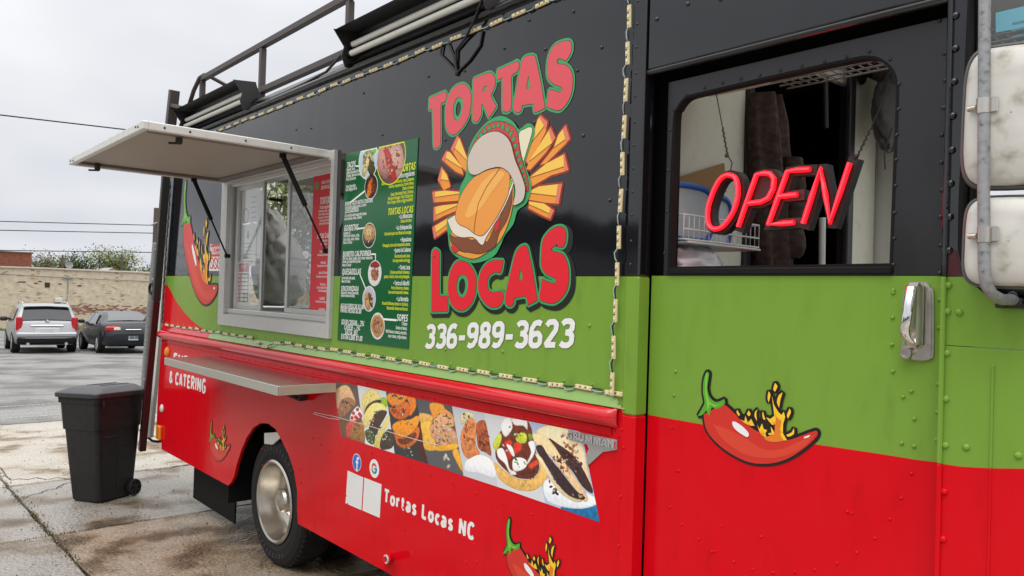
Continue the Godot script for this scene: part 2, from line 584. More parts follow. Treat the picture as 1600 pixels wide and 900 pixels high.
func make_ground():
	M.asphalt = mat(Color.WHITE, 0.85)
	M.asphalt.albedo_texture = noise_tex(31, 0.12, 5, false, 0, [lin(.17, .17, .165), lin(.27, .268, .26), lin(.36, .355, .34)], 512, [0.2, 0.5, 0.85])
	M.asphalt.normal_enabled = true
	M.asphalt.normal_texture = M.fine_normal
	M.asphalt.normal_scale = 0.8
	M.asphalt.detail_enabled = true
	M.asphalt.detail_blend_mode = BaseMaterial3D.BLEND_MODE_MUL
	M.asphalt.detail_uv_layer = BaseMaterial3D.DETAIL_UV_2
	M.asphalt.detail_albedo = noise_tex(33, 0.012, 5, false, 0, [Color(.72, .72, .72), Color(.93, .93, .93), Color.WHITE], 512, [0.2, 0.5, 0.8])
	world_map(M.asphalt, 0.5)
	M.asphalt.uv2_triplanar = true
	M.asphalt.uv2_world_triplanar = true
	M.asphalt.uv2_scale = Vector3.ONE * 0.09
	M.concrete = mat(Color.WHITE, 1.0)
	M.concrete.roughness = 0.75
	M.concrete.roughness_texture = noise_tex(45, 0.01, 4, false, 0, [grey(.45), grey(.9), grey(1.0)], 512, [0.25, 0.5, 0.9])
	M.concrete.albedo_texture = noise_tex(41, 0.07, 6, false, 0, [lin(.26, .23, .19), lin(.38, .35, .305), lin(.43, .405, .36), lin(.48, .455, .415)], 1024, [0.1, 0.4, 0.62, 0.9])
	M.concrete.normal_enabled = true
	M.concrete.normal_texture = M.fine_normal
	M.concrete.normal_scale = 0.45
	M.concrete.detail_enabled = true
	M.concrete.detail_blend_mode = BaseMaterial3D.BLEND_MODE_MUL
	M.concrete.detail_uv_layer = BaseMaterial3D.DETAIL_UV_2
	M.concrete.detail_albedo = noise_tex(47, 0.011, 6, false, 0, [Color(.56, .48, .38), Color(.8, .74, .66), Color(.95, .935, .91), Color.WHITE], 1024, [0.16, 0.32, 0.42, 0.66])
	world_map(M.concrete, 0.55)
	M.concrete.uv2_triplanar = true
	M.concrete.uv2_world_triplanar = true
	M.concrete.uv2_scale = Vector3.ONE * 0.11
	M.concrete_pale = M.concrete
	M.concrete_damp = M.concrete.duplicate()
	M.concrete_damp.albedo_color = Color(.86, .87, .88)
	M.concrete_damp.roughness = .42
	M.concrete_damp.uv2_offset = Vector3(.37, 0, .21)
	M.concrete_brown = M.concrete.duplicate()
	M.concrete_brown.albedo_color = Color(.93, .9, .86)
	M.concrete_brown.roughness = .5
	M.concrete_brown.detail_albedo = noise_tex(49, 0.009, 6, false, 0, [Color(.5, .41, .3), Color(.68, .59, .48), Color(.87, .82, .75), Color(.98, .96, .94)], 1024, [0.25, 0.42, 0.56, 0.8])
	M.concrete_brown.uv2_scale = Vector3.ONE * .2
	M.dirt = mat(lin(.06, .05, .038), 0.95)
	var g = MB.new()
	var xs = [-500.0, -59.5, -59.4, -40.0, -20.0, -4.5, 40.0, 500.0]
	for i in xs.size() - 1:
		var a = xs[i]; var b = xs[i + 1]
		g.quad(Vector3(a, ground_y(a) - 0.06, 500), Vector3(b, ground_y(b) - 0.06, 500), Vector3(b, ground_y(b) - 0.06, -500), Vector3(a, ground_y(a) - 0.06, -500))
	struct("ground", g, M.dirt)
	g = MB.new()
	xs = [-59.0, -45.0, -30.0, -20.0, -12.36]
	for i in xs.size() - 1:
		var a = xs[i]; var b = xs[i + 1]
		g.quad(Vector3(a, ground_y(a), 90), Vector3(b, ground_y(b), 90), Vector3(b, ground_y(b), -120), Vector3(a, ground_y(a), -120))
	g.quad(Vector3(-12.36, ground_y(-12.36), 90), Vector3(-12.36, ground_y(-12.36) - 0.06, 90), Vector3(-12.36, ground_y(-12.36) - 0.06, -120), Vector3(-12.36, ground_y(-12.36), -120))
	struct("parking_lot", g, M.asphalt)
	g = MB.new()
	for q in [[-12.3, 6.5, 90.0, -40.0], [-4.5, 6.5, 90.0, 60.0]]:
		pass
	g.quad(Vector3(-12.34, ground_y(-12.34), 90), Vector3(-4.5, 0, 90), Vector3(-4.5, 0, 7.02), Vector3(-12.34, ground_y(-12.34), 7.02))
	g.quad(Vector3(-4.5, 0, 90), Vector3(80, 0, 90), Vector3(80, 0, 7.02), Vector3(-4.5, 0, 7.02))
	g.quad(Vector3(5.9, 0, 7.02), Vector3(80, 0, 7.02), Vector3(80, 0, -60), Vector3(5.9, 0, -60))
	struct("road", g, M.asphalt)
	# concrete slabs with open joints
	var pave = Node3D.new()
	pave.name = "pavement"
	pave.set_meta("kind", "structure")
	add_child(pave)
	var ex = [-12.34, -10.15, -8.13, -6.21, -4.2, -2.2, -0.2, 1.8, 3.8, 5.9]
	var ez = [7.0, 4.0, 2.4, 0.885, -0.95, -3.0, -5.0, -9.0]
	for i in ex.size() - 1:
		for k in ez.size() - 1:
			var cx = (ex[i] + ex[i + 1]) * 0.5; var cz = (ez[k] + ez[k + 1]) * 0.5
			var gap = 0.011
			var p = slab_poly(ex[i] + gap, -ez[k] + gap, ex[i + 1] - gap, -ez[k + 1] - gap)
			var lift = rng.randf_range(-0.004, 0.004)
			var mb = MB.new()
			# local axes: polygon x, polygon y -> world -z, up -> sheet z; tipped along the slope
			var sl = SLOPE if cx < -4.5 else 0.0
			mb.xf = Transform3D(Basis(Vector3(1, sl, 0), Vector3(0, 0, -1), Vector3(0, 1, 0)), Vector3(0, (SLOPE * 4.5 if cx < -4.5 else 0.0) + lift, 0))
			var inner = grow(p, -0.008)
			mb.poly(inner[0], 0.0)
			var m = p.size()
			if inner[0].size() > 3:
				for q in m:
					var a = p[q]; var b = p[(q + 1) % m]
					var ca = a.move_toward(Vector2(cx, -cz), 0.012); var cb = b.move_toward(Vector2(cx, -cz), 0.012)
					mb.quad(Vector3(a.x, a.y, -0.007), Vector3(b.x, b.y, -0.007), Vector3(cb.x, cb.y, -0.0004), Vector3(ca.x, ca.y, -0.0004))
					mb.quad(Vector3(a.x, a.y, -0.055), Vector3(b.x, b.y, -0.055), Vector3(b.x, b.y, -0.007), Vector3(a.x, a.y, -0.007))
			var kind = M.concrete_pale
			if cx > -6.3 and cx < -2 and cz < .9 and cz > -3: kind = M.concrete_brown
			elif cx > -8.2 and cx < -2: kind = M.concrete_damp
			obj("slab", mb, kind, pave)
	# cracks, grit and weeds in the joints
	var crack_mat = mat(lin(.075, .06, .045), .95)
	for c in [[-8.389, 0.831, -8.411, 0.759, -8.325, 0.699, -8.364, 0.631, -8.223, 0.567, -8.254, 0.472, -8.114, 0.409, -8.076, 0.326], [-7.549, 0.855, -7.646, 0.788, -7.655, 0.729, -7.76, 0.645, -7.775, 0.576, -7.925, 0.491, -7.983, 0.405, -8.009, 0.34], [-9.123, 0.819, -8.867, 0.824, -8.68, 0.834, -8.389, 0.831], [-6.208, 0.674, -6.23, 0.582, -6.244, 0.497, -6.219, 0.404, -6.242, 0.305, -6.198, 0.205], [-8.105, -0.167, -8.143, -0.266, -8.094, -0.389, -8.141, -0.543, -8.144, -0.699]]:
		var p = pv(c)
		var mb = MB.new()
		var fine = []
		for i in p.size() - 1:
			for k in 6: fine.append(p[i].lerp(p[i + 1], k / 6.0) + Vector2(rng.randf_range(-1, 1), rng.randf_range(-1, 1)) * .007)
		fine.append(p[-1])
		for i in fine.size() - 1:
			var a = fine[i]; var b = fine[i + 1]
			var n = (b - a).normalized().orthogonal()
			var w0 = .0035 + .004 * absf(sin(i * 1.7)); var w1 = .0035 + .004 * absf(sin((i + 1) * 1.7))
			if i == 0: w0 = .001
			var h0 = ground_y(a.x) + .0065; var h1 = ground_y(b.x) + .0065
			mb.quad(Vector3(a.x + n.x * w0, h0, a.y + n.y * w0), Vector3(b.x + n.x * w1, h1, b.y + n.y * w1), Vector3(b.x - n.x * w1, h1, b.y - n.y * w1), Vector3(a.x - n.x * w0, h0, a.y - n.y * w0))
		obj("crack", mb, crack_mat, pave)
	var grit = MB.new()
	for i in 1400:
		var x = rng.randf_range(-12, -4.4); var z = rng.randf_range(-2.5, 1.9)
		if rng.randf() < .35: z = .885 + rng.randfn() * .03
		var s = rng.randf_range(.003, .009)
		grit.col = Color(.3, .27, .23).lerp(Color(.12, .09, .06), rng.randf())
		grit.xf = Transform3D(Basis.from_euler(Vector3(rng.randf() * 6, rng.randf() * 6, rng.randf() * 6)), Vector3(x, ground_y(x) + s * .4 + .004, z))
		grit.box(Vector3.ZERO, Vector3(s, s * .7, s * 1.2))
	var gs = obj("grit", grit, M.flat, pave)
	gs.set_meta("kind", "stuff")
	var weeds = MB.new()
	for i in 420:
		var x = -6.21 + rng.randfn() * .45; var z = .885 + rng.randfn() * .012
		if i % 3 == 0:
			x = -6.21 + rng.randfn() * .01; z = .885 + rng.randfn() * .25
		var h = rng.randf_range(.006, .028); var w = .003; var t = rng.randf() * PI
		weeds.col = Color(.09, .1, .03).lerp(Color(.16, .14, .06), rng.randf())
		weeds.tri(Vector3(x - cos(t) * w, ground_y(x) - .01, z - sin(t) * w), Vector3(x + cos(t) * w, ground_y(x) - .01, z + sin(t) * w), Vector3(x + rng.randf_range(-.02, .02), ground_y(x) + h, z + rng.randf_range(-.02, .02)))
	gs = obj("weeds", weeds, M.flat, pave)
	gs.set_meta("kind", "stuff")
	# worn painted stripes on the near edge of the lot
	var line_mat = mat(Color(1, 1, 1), 0.8)
	line_mat.albedo_texture = noise_tex(55, 0.05, 5, false, 0, [Color(.55, .55, .53, 0), Color(.62, .62, .6, 1), Color(.7, .7, .68, 1)], 512, [0.42, 0.5, 1.0])
	line_mat.transparency = BaseMaterial3D.TRANSPARENCY_ALPHA_SCISSOR
	line_mat.alpha_scissor_threshold = 0.5
	world_map(line_mat, 0.8)
	var marks = Node3D.new()
	marks.name = "road_markings"
	marks.set_meta("kind", "structure")
	add_child(marks)
	for x in [-13.0, -13.75, -14.5, -15.4]:
		var mb = MB.new()
		var a = x - 0.05; var b = x + 0.05
		mb.quad(Vector3(a, ground_y(a) + 0.004, 12), Vector3(b, ground_y(b) + 0.004, 12), Vector3(b, ground_y(b) + 0.004, -9), Vector3(a, ground_y(a) + 0.004, -9))
		obj("stripe", mb, line_mat, marks)
	# grass along the foot of the building
	var gr = MB.new()
	for i in 5000:
		var z = rng.randf_range(-30, 6); var x = -57.6 + rng.randf() * 1.6 + (0.8 if z < -11 else 0.0) * rng.randf()
		var h = rng.randf_range(0.1, 0.4) * (1.0 if z < -9.5 else 0.45); var w = rng.randf_range(0.03, 0.08); var t = rng.randf() * PI
		var y = ground_y(x)
		gr.col = Color(.09, .19, .03).lerp(Color(.17, .24, .06), rng.randf())
		gr.tri(Vector3(x - cos(t) * w, y, z - sin(t) * w), Vector3(x + cos(t) * w, y, z + sin(t) * w), Vector3(x + rng.randf_range(-.05, .05), y + h, z + rng.randf_range(-.08, .08)))
	var go = obj("grass", gr, M.flat)
	go.set_meta("kind", "stuff")
	tag(go, "strip of green grass at the foot of the painted brick wall", "grass")

# ---------------------------------------------------------------- the far buildings
func brick_image(w, h, rows, cols, base, spread, mortar, odd, odd_share):
	var im = Image.create(w, h, false, Image.FORMAT_RGB8)
	im.fill(mortar)
	var bh = float(h) / rows; var bw = float(w) / cols
	var r = RandomNumberGenerator.new()
	r.seed = 77
	for j in rows:
		for i in cols:
			var c = base.lerp(spread, r.randf())
			if r.randf() < odd_share: c = c.lerp(odd, r.randf_range(0.4, 1.0))
			var x = i * bw + (bw * 0.5 if j % 2 else 0.0)
			im.fill_rect(Rect2i(int(x) + 1, int(j * bh) + 1, maxi(1, int(bw) - 1), maxi(1, int(bh) - 1)), c)
			if x + bw > w: im.fill_rect(Rect2i(0, int(j * bh) + 1, int(x + bw - w), maxi(1, int(bh) - 1)), c)
	return im

func make_buildings():
	var m = mat(Color.WHITE, 0.85)
	var im = brick_image(1024, 1024, 72, 24, lin(.68, .6, .47), lin(.6, .52, .4), lin(.55, .48, .37), lin(.3, .2, .13), 0.05)
	m.albedo_texture = ImageTexture.create_from_image(im)
	world_map(m, 0.2)
	m.detail_enabled = true
	m.detail_blend_mode = BaseMaterial3D.BLEND_MODE_MUL
	m.detail_uv_layer = BaseMaterial3D.DETAIL_UV_1
	m.detail_albedo = noise_tex(61, 0.02, 5, false, 0, [Color(.9, .87, .83), Color(.97, .96, .94), Color.WHITE], 512)
	var b = thing("brick_building", "long low building of cream painted brick across the parking lot", "building", Vector3(-58, ground_y(-58), -8))
	var top = 2.55 - ground_y(-58)
	var mb = MB.new()
	mb.box(Vector3(-7, top * 0.5 - 0.05, -4), Vector3(14, top + 0.1, 64))
	obj("wall", mb, m, b)
	# courses where the paint has come off: bare bricks set in rows, each a little proud
	mb = MB.new()
	var r = RandomNumberGenerator.new()
	r.seed = 12
	for j in 22:
		for i in 62:
			var z = 0.2 - i * 0.215 - (0.107 if j % 2 else 0.0)
			var y = 0.95 + j * 0.072
			var f = (y - 0.95) / 1.5
			var along = -z / 13.0
			var line = 1.45 - along * 0.55
			var near = 1.0 - absf((y - line) / (0.55 - 0.2 * absf(along - 0.4)))
			if r.randf() < near * 0.95:
				mb.col = [Color(.24, .1, .06), Color(.3, .15, .09), Color(.36, .2, .13), Color(.2, .085, .055)][r.randi() % 4]
				mb.box(Vector3(0.006, y, z), Vector3(0.02, 0.06, 0.2))
	var st = obj("bare_bricks", mb, M.flat, b)
	st.set_meta("kind", "stuff")
	for i in 36:
		mb = MB.new()
		mb.box(Vector3(-0.12, top + 0.06 + r.randf_range(-.012, .012), 20 - i * 1.2), Vector3(0.42, 0.11, 1.185), 0.015)
		obj("coping_tile", mb, mat(lin(.5, .4, .33).lerp(lin(.62, .56, .5), r.randf()), 0.8), b)
	mb = MB.new()
	mb.box(Vector3(0.005, 2.93, -0.02), Vector3(0.06, 0.32, 0.28))
	obj("vent", mb, mat(lin(.03, .025, .02), 0.8), b)
	for q in [[1.4, 3.08, .4], [-.75, 3.02, .2], [.62, 3.02, .2], [.4, 3.16, .2], [-1.9, 2.95, .25], [-10.3, 2.7, .2]]:
		mb = MB.new()
		mb.box(Vector3(0.004, q[1], q[0]), Vector3(0.03, 0.07, q[2]))
		obj("vent", mb, mat(lin(.09, .05, .035), 0.9), b)
	mb = MB.new()
	mb.tube([Vector3(.04, 3.6, -1.2), Vector3(.04, 2.35, -1.2)], 0.03, 6)
	mb.tube([Vector3(.04, 2.25, -1.2), Vector3(.04, 1.4, -1.1)], 0.022, 6)
	mb.box(Vector3(.05, 3.45, -1.2), Vector3(.1, .12, .55), 0.01)
	obj("conduit", mb, M.galv, b)
	mb = MB.new()
	var pts = []
	for i in 9: pts.append(Vector3(0.06, 3.72 - i * 0.05 - 0.1 * sin(PI * i / 8.0), 9 - i * 2.9))
	mb.tube(pts, 0.014, 5)
	mb.tube([Vector3(0.05, 3.75, 2.2), Vector3(0.05, 2.9, 3.6)], 0.014, 5)
	obj("cable", mb, M.black_wire, b)
	mb = MB.new()
	mb.box(Vector3(0.1, 1.95, -0.68), Vector3(0.24, 0.28, 0.42), 0.02)
	obj("meter_box", mb, M.alu_white, b)
	var d = thing("satellite_dish", "grey satellite dish standing on top of the painted brick wall", "satellite dish", Vector3(-58.2, 2.6, -9.25))
	mb = MB.new()
	mb.tube([Vector3(0, -0.1, 0), Vector3(0, 0.25, 0)], 0.03, 6)
	obj("mast", mb, M.galv, d)
	mb = MB.new()
	mb.lathe([Vector2(0.001, 0), Vector2(.15, .02), Vector2(.27, .08), Vector2(.31, .12), Vector2(.26, .1), Vector2(.001, .03)], Transform3D(Basis(Vector3(0, 0, 1), -1.2), Vector3(0.1, 0.35, 0)), 16)
	obj("dish", mb, mat(lin(.2, .2, .2), 0.6), d)
	d.scale = Vector3.ONE * .8
	# the red brick building behind
	var rm = mat(Color.WHITE, 0.85)
	rm.albedo_texture = ImageTexture.create_from_image(brick_image(512, 512, 36, 12, lin(.2, .065, .04), lin(.15, .05, .035), lin(.12, .055, .04), lin(.1, .03, .02), 0.1))
	world_map(rm, 0.4)
	b = thing("brick_building", "red brick building rising behind the painted wall at the left", "building", Vector3(-72, ground_y(-72), 5))
	mb = MB.new()
	mb.box(Vector3(-5, 2.7, -1.1), Vector3(10, 5.4, 26.4))
	obj("wall", mb, rm, b)
	mb = MB.new()
	mb.box(Vector3(-5, 5.45, -1.1), Vector3(10.2, 0.12, 26.6), 0.02)
	obj("coping", mb, mat(lin(.1, .05, .04), 0.8), b)
	mb = MB.new()
	mb.box(Vector3(-1, 5.75, -11.0), Vector3(1.2, 0.6, 1.6), 0.02)
	obj("chimney", mb, rm, b)
	# small grey roof seen over the wall
	b = thing("grey_shed", "small weathered grey gable roof peeking over the painted wall between the trees", "shed", Vector3(-72, ground_y(-72) - .42, -14.9))
	mb = MB.new()
	mb.box(Vector3(0, 2.2, 0), Vector3(3, 4.4, 1.8))
	obj("wall", mb, mat(lin(.2, .18, .16), 0.8), b)
	mb = MB.new()
	for s in [-1, 1]:
		mb.quad(Vector3(-1.7, 4.35, s * 1.1), Vector3(1.7, 4.35, s * 1.1), Vector3(1.7, 4.95, 0), Vector3(-1.7, 4.95, 0))
	mb.tri(Vector3(1.5, 4.35, 1.0), Vector3(1.5, 4.35, -1.0), Vector3(1.5, 4.95, 0))
	obj("roof", mb, mat(lin(.3, .29, .29), 0.8), b)

func leaf_at(mb, at, size, color, rr):
	mb.xf = Transform3D(Basis.from_euler(Vector3(rr.randf() * TAU, rr.randf() * TAU, rr.randf() * TAU)).scaled(Vector3.ONE * size), at)
	mb.col = color
	mb.quad(Vector3(-.5, 0, 0), Vector3(0, -.28, .1), Vector3(.5, 0, 0), Vector3(0, .28, .1))

func branch(mb, a, d, r, depth, tips, rr):
	var b = a + d
	var mid = (a + b) * 0.5 + Vector3(rr.randf_range(-.06, .06), 0, rr.randf_range(-.06, .06)) * d.length()
	mb.tube([a, mid, b], [r, r * 0.82, r * 0.62], 5)
	tips.append(b)
	if depth == 0: return
	for i in (3 if depth > 1 else 2):
		var t = Vector3(rr.randf_range(-1, 1), rr.randf_range(-.1, .8), rr.randf_range(-1, 1)).normalized()
		branch(mb, b if i else mid, (d.normalized() * 0.75 + t * 0.8).normalized() * d.length() * rr.randf_range(.6, .85), r * 0.6, depth - 1, tips, rr)

func make_tree(called, label, at, tall, crown_r, leaves, leaf, tint, seed_, depth = 4, group = ""):
	var rr = RandomNumberGenerator.new()
	rr.seed = seed_
	var t = thing(called, label, "tree", at, 0, group)
	var mb = MB.new()
	var tips = []
	branch(mb, Vector3(0, -0.1, 0), Vector3(rr.randf_range(-.1, .1), tall * 0.33, rr.randf_range(-.1, .1)), tall * 0.022, depth, tips, rr)
	var k = 0.0
	for q in tips: k = maxf(k, q.y)
	var scale_y = tall * 0.97 / k
	for i in mb.v.size(): mb.v[i] = Vector3(mb.v[i].x, mb.v[i].y * scale_y, mb.v[i].z)
	obj("trunk", mb, mat(lin(.1, .085, .07), 0.9), t)
	var cr = MB.new()
	for i in leaves:
		var q = tips[rr.randi() % tips.size()]
		q.y *= scale_y
		var off = Vector3(clampf(rr.randfn(), -1.8, 1.8), clampf(rr.randfn(), -1.6, 1.6) * 0.7, clampf(rr.randfn(), -1.8, 1.8)) * crown_r * 0.17
		leaf_at(cr, q + off, leaf * rr.randf_range(0.6, 1.4), tint[0].lerp(tint[1], rr.randf()), rr)
	obj("crown", cr, M.leaves, t)
	return t

func make_trees():
	M.leaves = mat(Color.WHITE, 0.7)
	M.leaves.vertex_color_use_as_albedo = true
	M.leaves.backlight_enabled = true
	M.leaves.backlight = Color(.5, .55, .3)
	var bare = [Color(.16, .14, .1), Color(.24, .22, .15)]
	var fresh = [Color(.13, .17, .04), Color(.27, .3, .1)]
	var deep = [Color(.035, .07, .02), Color(.09, .13, .03)]
	var g = ground_y(-85)
	make_tree("tree", "nearly bare grey tree beside the red brick building behind the wall", Vector3(-85, g, -12.6), 6.3, 3.0, 1300, .14, bare, 1, 5)
	make_tree("tree", "dark green leafy tree behind the left thin pole above the wall", Vector3(-84, g, -15.4), 6.0, 3.1, 4200, .22, deep, 2)
	make_tree("tree", "light green tree with bare top twigs behind the satellite dish", Vector3(-90, g, -14.4), 5.6, 2.8, 3400, .22, fresh, 3)
	make_tree("tree", "tall sparse yellow green tree left of the right thin pole", Vector3(-85, g, -18.2), 6.9, 3.4, 4200, .2, fresh, 4, 5)
	make_tree("tree", "pale thin tree with few new leaves right of the thin pole", Vector3(-85, g, -20.4), 6.2, 2.8, 1500, .2, [Color(.2, .2, .1), Color(.3, .3, .16)], 5, 5)
	make_tree("tree", "low green tree farthest right above the end of the wall", Vector3(-88, g, -23.4), 5.2, 2.8, 3400, .22, deep, 6)
	make_tree("tree", "low olive tree between the shed roof and the dish above the wall", Vector3(-92, g, -17.6), 5.0, 2.2, 1100, .18, [Color(.09, .11, .04), Color(.16, .18, .07)], 8)
	make_tree("tree", "pale leafy spring tree seen through the service window and rear window", Vector3(-19.5, ground_y(-19.5), -7.8), 5.9, 2.6, 6000, .15, [Color(.2, .24, .1), Color(.4, .42, .26)], 7, 5)
	# what the glossy side of the truck mirrors: a wood and a low block across the road, behind the photographer
	var wood = MB.new()
	var rr = RandomNumberGenerator.new()
	rr.seed = 99
	for i in 9000:
		var x = rr.randf_range(-75, 30)
		var h = 4.2 + 1.6 * sin(x * 0.31) + 1.1 * sin(x * 0.83 + 1.0)
		h *= 0.72
		leaf_at(wood, Vector3(x, ground_y(x) + h * sqrt(rr.randf()), 29 + rr.randf() * 4), rr.randf_range(0.9, 2.0), Color(.03, .05, .015).lerp(Color(.1, .12, .04), rr.randf()), rr)
	var mi = obj("treeline", wood, M.leaves)
	mi.set_meta("kind", "stuff")
	tag(mi, "wooded edge across the road mirrored in the truck side", "trees")

func make_block():
	var b = thing("shop_building", "low grey block with a dark roof band mirrored in the truck side", "building", Vector3(-41, ground_y(-41), 30))
	var mb = MB.new()
	mb.box(Vector3(0, 2.8, 0), Vector3(24, 5.6, 9))
	obj("wall", mb, mat(lin(.24, .24, .25), .7), b)
	mb = MB.new()
	mb.box(Vector3(0, 6.3, 0), Vector3(24.6, 1.5, 9.6), .05)
	obj("roof_band", mb, mat(lin(.02, .02, .022), .7), b)
	for x in [-9.5, -5.0, -.5, 4.0, 8.5]:
		mb = MB.new()
		mb.box(Vector3(x, 1.7, -4.5), Vector3(3.6, 2.8, .06))
		var w = obj("window", mb, M.car_glass, b)
		mb = MB.new()
		for k in [-1.8, 0.0, 1.8]: mb.box(Vector3(x + k, 1.7, -4.55), Vector3(.08, 2.8, .08))
		obj("frame", mb, M.dark_steel, w)

func make_poles():
	var wood = mat(lin(.11, .075, .06), 0.9)
	for q in [[Vector3(-75, 0, -12.04), 4.1, "left of the two thin wooden poles beyond the painted wall"], [Vector3(-75, 0, -16.75), 4.35, "right of the two thin wooden poles beyond the painted wall"]]:
		var p = thing("utility_pole", q[2], "pole", Vector3(q[0].x, ground_y(q[0].x), q[0].z), 0, "thin poles beyond the wall")
		var mb = MB.new()
		var h = q[1] - ground_y(q[0].x)
		mb.tube([Vector3(0, -.2, 0), Vector3(0, h, 0)], [.1, .08], 8)
		obj("post", mb, wood, p)
		mb = MB.new()
		mb.box(Vector3(0, h - .3, 0), Vector3(.07, .07, .7), .01)
		obj("crossarm", mb, wood, p)
	var p = thing("utility_pole", "brown utility pole behind the rear of the food truck", "pole", Vector3(-30, ground_y(-30), -6.6))
	var mb = MB.new()
	mb.tube([Vector3(0, -.2, 0), Vector3(0, 5.25, 0)], [.16, .12], 10)
	obj("post", mb, wood, p)
	mb = MB.new()
	mb.tube([Vector3(.1, 4.7, 0), Vector3(.22, 4.68, .1), Vector3(.22, 4.6, .25)], .03, 6)
	obj("bracket", mb, M.galv, p)
	for q in [[Vector3(-30, 3.95, -6.6), Vector3(-30, 2.2, 33), "upper of the paired power lines running left from the pole"], [Vector3(-30, 3.66, -6.6), Vector3(-30, 1.9, 33), "lower of the paired power lines running left from the pole"], [Vector3(-30, 2.95, -6.6), Vector3(-30, 1.6, 33), "lowest power line just above the trees left of the pole"], [Vector3(-20, 5.72, -9.5), Vector3(-20, 4.7, 25), "highest power line crossing the sky behind the awning"]]:
		var pts = []
		for i in 13:
			var t = i / 12.0
			pts.append(q[0].lerp(q[1], t) + Vector3(0, -0.25 * 4.0 * t * (1 - t) * 0.5, 0))
		mb = MB.new()
		mb.tube(pts, 0.016, 5)
		var o = obj("power_line", mb, M.black_wire)
		tag(o, q[2], "power line", "power lines over the lot")
		# the off-camera end hangs on a pole of its own
	for q in [[-30.0, 33.2, 4.6], [-20.0, 25.2, 6.0]]:
		var p2 = obj("utility_pole", null_pole(q[2]), wood)
		p2.position = Vector3(q[0], ground_y(q[0]), q[1])
		tag(p2, "wooden pole beyond the left edge that carries the power line ends" if q[0] < -25 else "nearer wooden pole beyond the left edge carrying the highest line", "pole")

func null_pole(h):
	var mb = MB.new()
	mb.tube([Vector3(0, -.2, 0), Vector3(0, h, 0)], [.16, .12], 8)
	return mb

# ---------------------------------------------------------------- cars (front towards -x, rear towards +x)
func ring(x, yb, ym, yt, wb, wm, wt):
	# one cross-section of a body, all round
	var half = [Vector2(0, yb), Vector2(wb * .8, yb), Vector2(wb, yb + .07), Vector2(wm, lerpf(yb, ym, .55)), Vector2(wm * .985, ym), Vector2(lerpf(wm, wt, .55), lerpf(ym, yt, .55)), Vector2(wt, yt - .045 * clampf((yt - ym) * 4, .2, 1)), Vector2(wt * .8, yt - .008), Vector2(0, yt)]
	var out = []
	for q in half: out.append(Vector3(x, q.y, q.x))
	for i in range(half.size() - 2, 0, -1): out.append(Vector3(x, half[i].y, -half[i].x))
	return out

func loft(rings):
	var mb = MB.new()
	mb.grid(rings, true)
	for e in [rings[0], rings[-1]]:
		for i in range(1, e.size() - 1): mb.tri(e[0], e[i], e[i + 1])
	return mb

func wheel(parent, at, r, w, rim_mat, spokes):
	var side = 1.0 if at.z > 0 else -1.0
	var tx = Transform3D(Basis(Vector3.RIGHT, PI * 0.5 * side), at)
	var mb = MB.new()
	mb.lathe([Vector2(r * .62, -w * .5), Vector2(r * .9, -w * .5), Vector2(r, -w * .36), Vector2(r, w * .36), Vector2(r * .92, w * .5), Vector2(r * .66, w * .46), Vector2(r * .62, w * .3)], tx, 28)
	var tyre = obj("wheel", mb, M.tyre, parent)
	mb = MB.new()
	mb.lathe([Vector2(r * .66, w * .42), Vector2(r * .6, w * .44), Vector2(r * .56, w * .3), Vector2(r * .1, w * .26), Vector2(.001, w * .3)], tx, 24)
	obj("rim_barrel", mb, M.dark_steel, tyre)
	mb = MB.new()
	for k in spokes:
		var a = TAU * k / spokes
		mb.xf = tx * Transform3D(Basis(Vector3.UP, a), Vector3.ZERO)
		mb.box(Vector3(r * .33, w * .38, 0), Vector3(r * .6, w * .1, r * .13), .01)
	mb.xf = Transform3D()
	mb.lathe([Vector2(r * .16, w * .3), Vector2(r * .15, w * .46), Vector2(.001, w * .48)], tx, 14)
	mb.lathe([Vector2(r * .55, w * .4), Vector2(r * .66, w * .46), Vector2(r * .66, w * .4)], tx, 28)
	obj("rim", mb, rim_mat, tyre)

func panel(parent, called, material, pts, thick = 0.012):
	# a small shaped piece through 3D corner points, with thickness along its own normal
	var mb = MB.new()
	var nn = (pts[1] - pts[0]).cross(pts[2] - pts[0]).normalized() * thick
	var m = pts.size()
	for i in range(1, m - 1):
		mb.tri(pts[0] + nn, pts[i] + nn, pts[i + 1] + nn)
	for i in m:
		mb.quad(pts[i], pts[(i + 1) % m], pts[(i + 1) % m] + nn, pts[i] + nn)
	return obj(called, mb, material, parent)

func skin(parent, called, material, pts, lift):
	# a pane that follows the body: stations (x, y, half width) up along the middle
	var rows = []
	for q in pts:
		var line = []
		for k in [-1.0, -.8, 0.0, .8, 1.0]: line.append(Vector3(q[0] + lift, q[1] + lift * .6 - .03 * k * k, q[2] * k))
		rows.append(line)
	var mb = MB.new()
	mb.grid(rows)
	return obj(called, mb, material, parent)

